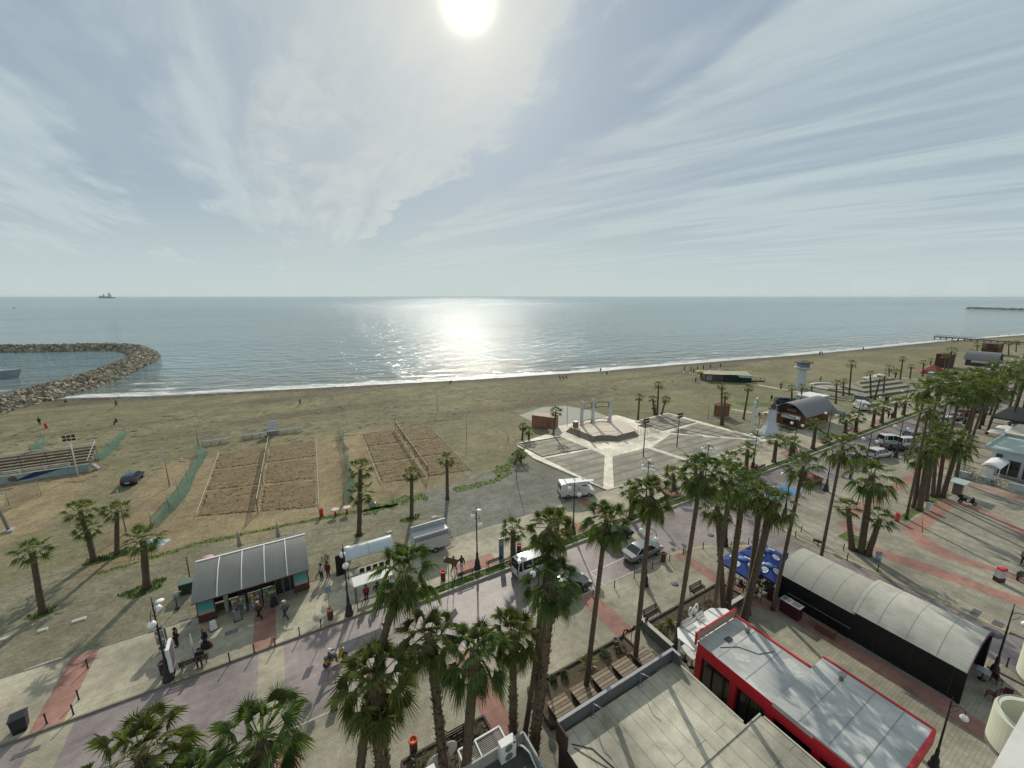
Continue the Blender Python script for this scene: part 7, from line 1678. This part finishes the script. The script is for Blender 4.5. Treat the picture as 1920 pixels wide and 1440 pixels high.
t2 = thing('arched_awning', 'white arched awning over the cafe terrace entrance', 'awning', stt(88.2,12.0), SR); b = B(); b.arch(0,5.6,0,1.9,2.5,.6,.06,10,prof=lambda u: .6*math.sin(math.pi*u)); b.build('roof', mat('white_canvas',(.72,.72,.70),.7), t2)
for x in (.1,5.5):
    for y in (.05,1.85): b = B(); b.tube([(x,y,0),(x,y,2.5)],.05,6); b.build('post', M_white, t2)
b = B(); b.box(0,.95,1.7,.08,.8,1.2); b.build('menu_panel', M_white, t2)
t = thing('terrace_wall', 'white low wall with hedge round the cafe terrace', 'wall', (0,0,0), SR)
for a, c in (((87.9,16.3),(88.0,14.6)),((88.05,13.6),(88.2,12.2)),((88.3,10.9),(88.6,8.6)),((88.7,7.6),(89,3))): b = B(); b.bar((*a,.55),(*c,.55),.3,.95); b.build('wall', M_cafew, t); b = B(); b.bar((*a,1.04),(*c,1.04),.4,.06); b.build('coping', M_white, t)
for k, (s, tt, r) in enumerate(((88,15.3,.8),(88.0,14.1,.7),(88.1,11.6,.9),(88.5,8.1,.8),(88.3,12.9,.7),(89.4,15.5,.9),(91,15.6,.9))): shrub(stt(s,tt), f'{ordn[k]} dark hedge shrub along the cafe terrace wall', r*1.1,1.5,mat('hedge_leaf',(.028,.05,.02),.6,.3,2,island=.4),80+k,grp='hedge shrubs by the cafe')
rnd = random.Random(12); k = 0
for s in (89.8,91.3,92.8):
    for tt in (9.6,7.6,5.6):
        q = thing('cafe_table', f'{ordn[k]} small table on the cafe terrace, counted from the arched awning', 'table', stt(s,tt), SR, 'tables on the cafe terrace'); b = B(); b.lathe([(.45,.72),(.45,.76)],12); b.build('tabletop', M_grey, q); b = B(); b.lathe([(.25,0),(.04,.05),(.04,.72)],8); b.build('leg', M_dark, q)
        chair(stt(s+.7,tt), SR-1.5, f'{ordn[k]} dark red chair on the cafe terrace', mat('dark_red_plastic',(.10,.015,.02),.5), 'chairs on the cafe terrace'); k += 1
for k, (s, tt) in enumerate(((112,18.5),(114.5,17),(117,18.4),(120,17),(123,18.2),(126.5,17.2),(130,18.2))):
    q = thing('cafe_parasol', f'{ordn[k]} white parasol beyond the cafe under the palms', 'parasol', stt(s,tt-2), SR, 'white parasols beyond the cafe'); b = B(); b.box(0,0,2.9,2.6,2.6,.5,top=.1); b.build('canopy', M_white, q); b = B(); b.tube([(0,0,0),(0,0,2.8)],.04,6); b.build('pole', M_grey, q)
for k, (s, tt, ln, c, l) in enumerate(((126,13,14,'dark','long dark flat awning beyond the white parasols'),(150,12,20,'dark','second long dark awning under the palm avenue'),(175,11,22,'pale','pale low building far down the palm avenue'),(205,9,26,'pale','farthest pale building down the palm avenue'))):
    q = thing('promenade_building', l, 'building', stt(s,tt), SR, 'buildings along the avenue'); b = B(); b.box(0,-3,1.9,ln,9,3.8); b.build('wall', M_cafew, q); b = B(); b.box(0,-1,3.95,ln+1,14,.3); b.build('roof', M_dark if c == 'dark' else mat('cafe_cream_roof',(.50,.48,.40),.7), q)
    b = B()
    for j in range(5): b.box(-ln/2+ln*(j+.5)/5,1.53,1.5,ln/7,.06,2.2)
    b.build('window', M_glass, q)
# small booth, collection machine and scooter rider items on the square
q = thing('ticket_booth', 'small booth with flat pale green roof at the end of the grove', 'booth', stt(79.6,14.0), SR); b = B(); b.box(0,0,1.85,2.4,1.6,.1); b.build('roof', M_caferoof, q); b = B(); b.box(.1,0,.8,1.2,.9,1.6); b.build('cabinet', mat('booth_brown',(.16,.12,.10),.7), q)
for x in (-1,1):
    for y in (-.65,.65): b = B(); b.tube([(x,y,0),(x,y,1.8)],.04,6); b.build('post', M_white, q)
q = thing('cabinet', 'small white cabinet at the foot of the thick grove palms', 'cabinet', gp(1740,957), SR); b = B(); b.box(0,0,.5,.5,.45,1.0); b.build('body', M_white, q); b = B(); b.box(0,0,1.02,.56,.5,.05); b.build('lid', M_grey, q)
q = thing('vending_machine', 'white and dark toy vending machine with red top on the square', 'vending machine', gp(1872,1090), SR-.5); q.scale = (.85,.85,.82); b = B(); b.box(0,0,.30,.75,.6,.6); b.build('base', mat('maroon_panel',(.06,.015,.02),.5), q); b = B(); b.box(0,0,1.05,.75,.6,.9); b.build('body', mat('vend_grey',(.45,.47,.48),.4), q); b = B(); b.box(0,0,1.62,.7,.55,.25,top=.8); b.box(.5,.1,1.5,.4,.32,.34); b.build('top', M_red, q)
q = thing('standing_sign', 'small dark standing sign on the square before the palm trio', 'sign', gp(1594,898), SR); b = B(); b.box(0,0,1.1,.8,.14,1.9); b.build('panel', M_dark, q); b = B(); b.box(0,0,.05,.9,.4,.1); b.build('foot', M_grey, q)
q = thing('road_barrier', 'low rusty barrier plate beside the yellow kerb', 'barrier', gp(1533,1020), SR-1.2); b = B(); b.box(0,0,.35,.9,.06,.3); b.build('plate', mat('rust_plate',(.18,.05,.03),.7), q); b = B(); b.bar((-.4,0,0),(-.4,0,.5),.05); b.bar((.4,0,0),(.4,0,.5),.05); b.build('leg', M_dark, q)
# ================================================================ SEA THINGS
def boulders(pts, w, ztop, n, seed, rs):
    rnd = random.Random(seed); mb = B()
    segs = list(zip(pts, pts[1:])); ls = [(Vector(b_)-Vector(a)).length for a, b_ in segs]; T = sum(ls)
    for _ in range(n):
        d = rnd.uniform(0, T); i = 0
        while d > ls[i] and i < len(ls)-1: d -= ls[i]; i += 1
        a, c = Vector(segs[i][0]), Vector(segs[i][1]); p = a+(c-a)*(d/ls[i]); nrm = Vector((-(c-a).y,(c-a).x)).normalized()
        o = rnd.uniform(-1, 1); z = -1.2+(ztop+1.2)*(1-abs(o)**1.3)+rnd.uniform(-.3,.3); q = p+nrm*o*w/2; r = rnd.uniform(*rs)
        vs = []
        for k in range(8): vs.append(Vector(((1 if k&1 else -1)*rnd.uniform(.5,1),(1 if k&2 else -1)*rnd.uniform(.4,.9),(1 if k&4 else -1)*rnd.uniform(.4,.8)))*r)
        M3 = Euler((rnd.uniform(-.7,.7),rnd.uniform(-.7,.7),rnd.uniform(0,6))).to_matrix(); vs = [M3@v+Vector((q.x,q.y,z)) for v in vs]
        mb.add(vs, [[0,2,3,1],[4,5,7,6],[0,1,5,4],[1,3,7,5],[3,2,6,7],[2,0,4,6]])
    return mb
def bwater(name, label, px_pts, w, ztop, n, seed, rs):
    pts = [tuple(P(x,y,.5))[:2] for x, y in px_pts]; t = thing(name, label, 'breakwater', (0,0,0), 0)
    b = B(); P3 = [Vector((*p,0)) for p in pts]
    rows = []
    for i, p in enumerate(P3):
        d = (P3[min(i+1,len(P3)-1)]-P3[max(i-1,0)]).normalized(); nn = Vector((-d.y,d.x,0)); rows.append([p+nn*w*.55+Vector((0,0,-3)),p+nn*w*.16+Vector((0,0,ztop-.5)),p-nn*w*.16+Vector((0,0,ztop-.5)),p-nn*w*.55+Vector((0,0,-3))])
    for r, q in zip(rows, rows[1:]):
        for k in range(3): b.face([r[k],r[k+1],q[k+1],q[k]])
    for r in (rows[0], rows[-1]): b.face(r)
    b.build('core', mat('breakwater_core',(.07,.062,.048),.95,.3,1), t)
    o = boulders(pts, w, ztop, n, seed, rs).build('boulders', mat('breakwater_rock',(.27,.24,.18),.95,.35,1,island=.5,bump=.4), t); o['kind'] = 'stuff'
bwater('breakwater','long rock breakwater curving round the harbour mouth',[(-60,778),(0,758),(60,743),(120,726),(180,707),(225,690),(255,676),(270,665),(262,656),(235,652),(180,652),(100,654),(0,655),(-80,656)],11.5,2.3,9500,1,(.32,.85))
bwater('breakwater','thin dark breakwater far out at the right edge',[(1814,577.5),(1840,578),(1870,579),(1925,580.5)],11,1.6,700,2,(.8,1.8))
t = thing('motor_yacht', 'bow of a grey and white yacht in the harbour at the left edge', 'yacht', P(-14,708,-.6), R(8)); b = B()
prof = [(-9,1.9),(-3,2.1),(3,1.8),(7,1.0),(9.3,.05)]
for (x0,w0),(x1,w1) in zip(prof, prof[1:]):
    z0 = 2.3+.06*max(0,x0)+.0; z1 = 2.3+.06*max(0,x1)
    for sd in (-1,1): b.face([(x0-.0,sd*w0*.8,-.3),(x1-(1.6 if x1 > 9 else 0),sd*w1*.6,-.3),(x1,sd*w1,z1),(x0,sd*w0,z0)])
    b.face([(x0,-w0,z0),(x1,-w1,z1),(x1,w1,z1),(x0,w0,z0)])
b.build('hull', mat('yacht_grey',(.28,.31,.33),.4), t); b = B(); b.box(-3,0,3.2,9,3.0,1.6,top=.8); b.build('cabin', M_white, t); b = B(); b.box(-3,0,3.4,8.4,2.95,.7,top=.9); b.build('cabin_window', M_glass, t); b = B(); b.box(-4.2,0,4.4,7.5,3.2,.2); b.build('flybridge', M_dkblue, t)
t = thing('drill_ship', 'far grey ship with tall rig masts on the horizon', 'ship', P(201,559.2,SEA), R(4)); k = 1.0; M_ship = mat('far_ship_grey', (.24,.29,.31), .7); Ls = 205
b = B(); b.box(0,0,7,Ls,34,18,top=1.05); b.box(-88,0,22,26,30,18); b.build('hull', M_ship, t)
for x, h in ((-38,62),(-30,50),(22,82),(40,78),(55,54)): b = B(); b.bar((x,0,14),(x+(-8 if x < 0 else 6),0,h),7,7); b.build('rig_mast', M_ship, t)
b = B(); b.box(-60,0,26,18,22,16); b.box(5,0,24,24,24,14); b.build('deckhouse', mat('far_ship_pale',(.34,.40,.43),.7), t)
t = thing('small_boat', 'tiny fishing boat far out at the left edge', 'boat', P(27,578,SEA), R(10)); t.scale = (.6,.6,.5); b = B(); b.prism([(-5,-1.5),(3,-1.5),(6,0),(3,1.5),(-5,1.5)],-.3,1.4); b.build('hull', M_ship, t); b = B(); b.box(-1.5,0,2.4,3.5,2.2,2); b.build('cabin', M_ship, t)
# ================================================================ PEOPLE
def grow(verts, edges, radii, root, lv=1):
    me = bpy.data.meshes.new('skeleton'); me.from_pydata(verts, edges, []); o = bpy.data.objects.new('skeleton', me); COL.objects.link(o)
    o.modifiers.new('Skin', 'SKIN'); 
    if not me.skin_vertices: 
        bm = bmesh.new(); bm.from_mesh(me); bm.verts.layers.skin.verify(); bm.to_mesh(me); bm.free()
    for i, r in enumerate(radii):
        d = me.skin_vertices[0].data[i]; d.radius = r if isinstance(r, tuple) else (r, r); d.use_root = (i == root)
    m = o.modifiers.new('Sub', 'SUBSURF'); m.levels = lv; m.render_levels = lv
    dg = bpy.context.evaluated_depsgraph_get(); res = bpy.data.meshes.new_from_object(o.evaluated_get(dg)); bpy.data.objects.remove(o); bpy.data.meshes.remove(me)
    for p in res.polygons: p.use_smooth = True
    return res
def pose_joints(pose):
    J = dict(pel=(0,0,.95), spi=(0,0,1.12), che=(0,-.01,1.33), nek=(0,0,1.49), hea=(0,.015,1.60), top=(0,.01,1.70), nos=(0,.125,1.60))
    for sd, x in (('l',-1),('r',1)):
        J.update({sd+'sh':(.185*x,0,1.42), sd+'el':(.235*x,-.03,1.14), sd+'wr':(.235*x,.05,.90), sd+'ha':(.23*x,.075,.83), sd+'hi':(.095*x,0,.90), sd+'kn':(.105*x,.02,.50), sd+'an':(.105*x,-.02,.09), sd+'to':(.115*x,.15,.035)})
    if pose == 'walk':
        J.update(rkn=(.10,.20,.53), ran=(.10,.30,.12), rto=(.11,.45,.09), lkn=(-.10,-.03,.50), lan=(-.10,-.34,.17), lto=(-.11,-.22,.035), lel=(-.25,.10,1.16), lwr=(-.22,.27,.98), lha=(-.21,.32,.93), rel=(.25,-.17,1.16), rwr=(.24,-.18,.93), rha=(.24,-.17,.86))
    if pose in ('sit','ride'):
        dz = -.42
        for k in ('pel','spi','che','nek','hea','top','nos','lsh','rsh','lel','rel','lwr','rwr','lha','rha'): x, y, z = J[k]; J[k] = (x,y,z+dz)
        for sd, x in (('l',-1),('r',1)):
            J[sd+'hi'] = (.10*x,.03,.50); J[sd+'kn'] = (.13*x,.46,.52); J[sd+'an'] = (.12*x,.46,.09); J[sd+'to'] = (.13*x,.62,.035)
            J[sd+'el'] = (.25*x,.06,.74); J[sd+'wr'] = (.17*x,.30,.62); J[sd+'ha'] = (.15*x,.37,.61)
            if pose == 'ride': J[sd+'el'] = (.30*x,.22,.80); J[sd+'wr'] = (.30*x,.48,.78); J[sd+'ha'] = (.30*x,.55,.78); J[sd+'an'] = (.14*x,.40,.10); J[sd+'to'] = (.15*x,.56,.06)
    return J
PM = {}
def pose_meshes(pose):
    if pose in PM: return PM[pose]
    J = pose_joints(pose); V = []; E = []; Rr = []; ix = {}
    def add(n, r, p=None): ix[n] = len(V); V.append(J[n] if p is None else p); Rr.append(r)
    for n, r in (('pel',(.15,.11)),('spi',(.13,.10)),('che',(.16,.11)),('nek',.055),('hea',(.082,.098)),('top',(.06,.07)),('nos',.014)): add(n, r)
    E += [(0,1),(1,2),(2,3),(3,4),(4,5),(4,6)]
    for sd, x in (('l',-1),('r',1)):
        for n, r in (('sh',.06),('el',.043),('wr',.029),('ha',(.036,.018)),('hi',.085),('kn',.058),('an',.038),('to',.036)): add(sd+n, r)
        a = lambda n: ix[sd+n]
        E += [(2,a('sh')),(a('sh'),a('el')),(a('el'),a('wr')),(a('wr'),a('ha')),(0,a('hi')),(a('hi'),a('kn')),(a('kn'),a('an')),(a('an'),a('to'))]
        w = Vector(J[sd+'wr']); h = Vector(J[sd+'ha']); d = (h-w).normalized(); s = Vector((0,1,0)).cross(d).normalized() if abs(d.y) < .8 else Vector((1,0,0)); s = d.cross(s).normalized()
        for k, (off, L) in enumerate(((-.026,.075),(-.009,.088),(.009,.082),(.026,.065))):
            q = h+s*off+d*L*.5; e = h+s*off*1.1+d*L*.95+Vector((-.012*x,0,0)); i0 = len(V); V.append(tuple(q)); Rr.append(.010); V.append(tuple(e)); Rr.append(.008); E += [(a('ha'),i0),(i0,i0+1)]
        q = w.lerp(h,.7)+s*.045; e = q+d*.045+s*.015; i0 = len(V); V.append(tuple(q)); Rr.append(.012); V.append(tuple(e)); Rr.append(.009); E += [(a('ha'),i0),(i0,i0+1)]
    body = grow(V, E, Rr, 0)
    def sub(chain, edges, rad, root): return grow([J[c] if isinstance(c, str) else c for c in chain], edges, rad, root)
    n0 = Vector(J['nek'])-Vector((0,0,.03)); w0 = Vector(J['pel'])+Vector((0,0,-.04))
    ch = [tuple(w0),'spi','che',tuple(n0)]+['lsh','lel','lwr','rsh','rel','rwr']
    top = sub(ch, [(0,1),(1,2),(2,3),(2,4),(4,5),(5,6),(2,7),(7,8),(8,9)], [(.185,.145),(.16,.13),(.185,.14),(.085,.08),.085,.066,.052,.085,.066,.052], 1)
    ch = ['pel','lhi','lkn','lan','rhi','rkn','ran']
    bot = sub(ch, [(0,1),(1,2),(2,3),(0,4),(4,5),(5,6)], [(.17,.13),.108,.078,.06,.108,.078,.06], 0)
    shoes = []
    for sd in 'lr':
        a = Vector(J[sd+'an']); to = Vector(J[sd+'to']); shoes.append(grow([tuple(a-(to-a)*.25+Vector((0,0,-.03))), tuple(a.lerp(to,.5)+Vector((0,0,-.01))), tuple(to)], [(0,1),(1,2)], [(.05,.05),(.052,.048),(.042,.035)], 1))
    h = Vector(J['hea']); hair = grow([tuple(h+Vector((0,-.055,-.03))), tuple(h+Vector((0,-.035,.055))), tuple(h+Vector((0,.035,.095)))], [(0,1),(1,2)], [(.085,.06),(.10,.085),(.07,.05)], 1)
    lh = grow([tuple(h+Vector((0,-.085,-.22))), tuple(h+Vector((0,-.075,-.05))), tuple(h+Vector((0,-.035,.06))), tuple(h+Vector((0,.035,.097)))], [(0,1),(1,2),(2,3)], [(.10,.05),(.10,.07),(.10,.085),(.07,.05)], 2)
    cap = MB(); hc = (h.x, h.y+.0, h.z+.045); cap.lathe([(.112,0),(.115,.03),(.09,.085),(.04,.11),(.002,.115)],12,hc); cap.prism([(-.08,h.y+.06),(.08,h.y+.06),(.06,h.y+.2),(-.06,h.y+.2)],h.z+.045,h.z+.06)
    helm = MB(); helm.ball((h.x,h.y,h.z+.02),.15,14)
    eyes = MB()
    for x in (-.035,.035): eyes.ball((h.x+x,h.y+.098,h.z+.02),.014,6)
    eyes.box(h.x,h.y+.098,h.z-.045,.045,.012,.010)
    PM[pose] = (body, top, bot, shoes, hair, lh, cap, helm, eyes); return PM[pose]
SKIN = mat('skin', (.36,.21,.14), .6, .05, 2)
def cloth(n, c): return mat('cloth_'+n, c, .85, .15, 6)
def person(loc, rz, pose, label, top, bot, hair=(.02,.015,.012), head='hair', shoe=(.02,.02,.02), sc_=1.0, skin=None, grp=None):
    body, tp, bt, sh, hr, lh, cap, helm, eyes = pose_meshes(pose)
    t = thing('person', label, 'person', loc, rz-math.pi/2, grp); t.scale = (sc_,)*3
    def put(name, me, m):
        me = me.copy(); me.materials.clear(); me.materials.append(m); o = bpy.data.objects.new(name, me); COL.objects.link(o); o.parent = t; return o
    bd = put('body', body, skin or SKIN); put('top', tp, cloth('%02d%02d%02d' % tuple(int(c*99) for c in top), top)); put('trousers', bt, cloth('%02d%02d%02d' % tuple(int(c*99) for c in bot), bot))
    for s in sh: put('shoe', s, cloth('shoe%02d%02d%02d' % tuple(int(c*99) for c in shoe), shoe))
    e = eyes.build('face', M_black, t); hm = cloth('hair%02d%02d%02d' % tuple(int(c*99) for c in hair), hair)
    if head == 'hair': put('hair', hr, hm)
    elif head == 'long': put('hair', lh, hm)
    elif head == 'cap': cap.build('cap', hm, t)
    elif head == 'helmet': helm.build('helmet', hm, t)
    return t
blk = (.015,.015,.018)
person(gp(333,1212), R(200), 'stand', 'person in a long black coat beside the postcard rack', blk, (.02,.02,.02))
person(gp(387,1213), R(250), 'stand', 'person in dark clothes with a red cap beside dark bags', (.02,.022,.035), blk, (.30,.05,.03), 'cap')
person(gp(377,1243), SR-math.pi/2, 'sit', 'person in black sitting on the dark bench', blk, (.02,.02,.025))
person(gp(488,1160), R(170), 'walk', 'person striding in dark trousers with a white cap on the red strip', (.10,.05,.05), (.012,.008,.008), (.65,.65,.65), 'cap')
person(gp(537,1160), R(165), 'walk', 'person in a grey green jacket and blue jeans walking by the kiosk', (.12,.12,.095), (.025,.04,.10), (.60,.60,.60), 'cap', sc_=1.03)
person(gp(604,1087), R(255), 'stand', 'person in a white shirt standing beside the kiosk end', (.52,.54,.58), (.05,.05,.06))
person(gp(616,1083), R(265), 'stand', 'person in dark red coat standing beside the kiosk end', (.13,.02,.03), (.09,.02,.025))
person(gp(688,1127), R(-65), 'stand', 'person in a red coat waiting in the bus shelter', (.26,.03,.03), (.04,.015,.015), sc_=.96)
person(gp(709,1123), R(-40), 'walk', 'person in a black coat stepping out of the bus shelter', (.02,.018,.015), (.02,.015,.012), sc_=1.02)
person(gp(866,1071), R(110), 'walk', 'person with long black hair in black jacket and pale trousers', blk, (.52,.50,.47), (.012,.01,.01), 'long')
person(gp(851,1072), R(60), 'walk', 'person in dark clothes walking behind the tilted park sign', (.05,.025,.025), (.03,.02,.02))
person(gp(1696,867), R(60), 'walk', 'left person of the strolling couple on the square', blk, (.03,.03,.035)); person(gp(1701,869), R(60), 'walk', 'right person of the strolling couple on the square', (.02,.02,.025), (.05,.05,.06))
person(gp(1917,1060), R(200), 'stand', 'person in a pink top at the right frame edge', (.35,.16,.20), (.03,.03,.04))
# scooter rider
o = person(P(627,1243,.31), SR+.15, 'ride', 'rider with white helmet and dark jacket on the yellow scooter', (.05,.05,.055), (.10,.10,.10), (.62,.62,.64), 'helmet'); o.location += Vector((-.25,-.1,.02))
bp = [(75,797,'person in black standing near the small red bin on the beach',0,'stand',blk),(125,756,'person crouching small by the water beside the breakwater',1,'sit',(.2,.16,.15)),(219,763,'person walking on the sand right of the breakwater',1,'walk',(.05,.06,.06)),(219,795,'person kneeling on the open beach',0,'sit',blk),(563,760,'person walking along the beach above the courts',0,'walk',(.06,.03,.03)),
    (1126,698,'person standing at the waterline',1,'stand',blk),(1138,703,'person sitting near the waterline',0,'sit',(.05,.05,.05)),(846,720,'person sitting close to the foam',1,'sit',blk),(1049,711,'left seated person of the trio on the beach',0,'sit',blk),(1055,711,'middle seated person of the trio on the beach',0,'sit',(.1,.06,.05)),(1061,710,'right seated person of the trio on the beach',0,'sit',blk),
    (1538,664,'tall person of the group at the far waterline',0,'stand',blk),(1541,665,'small person of the group at the far waterline',0,'walk',blk),(1536,666,'left person of the group at the far waterline',0,'walk',blk),(1618,657,'lone person at the far waterline',0,'stand',(.1,.08,.08)),(1446,752,'lone person on the sand left of the dark cars',0,'stand',(.06,.05,.04)),(1538,715,'person by the paddling pool rim',0,'walk',blk),(1304,718,'person in ochre on the sand left of the beach shack',0,'stand',(.22,.14,.05)),
    (1660,755,'left person at the grey block by the terraces',0,'stand',blk),(1664,755,'right person at the grey block by the terraces',0,'stand',(.05,.03,.03)),(1665,785,'left person on the verge seat under the short palms',0,'stand',(.08,.03,.05)),(1671,786,'right person on the verge seat under the short palms',0,'stand',(.10,.05,.04)),(1788,642,'left person near the pier waterline',0,'stand',blk),(1794,642,'right person near the pier waterline',0,'walk',blk)]
for px, py, l, f, ps, c in bp: person(P(px,py,-.30 if py < 725 and px < 1200 else (-.2 if py < 670 else 0)), R(40+px), ps, l, c, (.03,.03,.035))
for px, py, l, c, sz in ((386,1216,'dark bags with a red bag heaped beside the red capped person',(.02,.02,.022),.5),(393,1214,'red bag on the heap by the red capped person',(.22,.02,.03),.34)):
    q = thing('travel_bag', l, 'bag', gp(px,py), .4, 'bags on the promenade'); b = B(); b.box(0,0,sz*.55,sz*1.3,sz*.8,sz*1.0,top=.8); b.build('body', cloth('bag%d' % int(c[0]*99), c), q, bevel=.05); b = B(); b.tube([(-.15,0,sz*1.0),(-.1,0,sz*1.3),(.1,0,sz*1.3),(.15,0,sz*1.0)],.02,5); b.build('handle', M_black, q)
q = thing('travel_bag', 'grey folded item on the sand left of the palm by netting', 'bag', P(700,950), .2); b = B(); b.box(0,0,.3,1.1,.6,.55,top=.6); b.build('body', M_grey, q, bevel=.05); b = B(); b.box(0,0,.6,.5,.1,.06); b.build('handle', M_black, q)
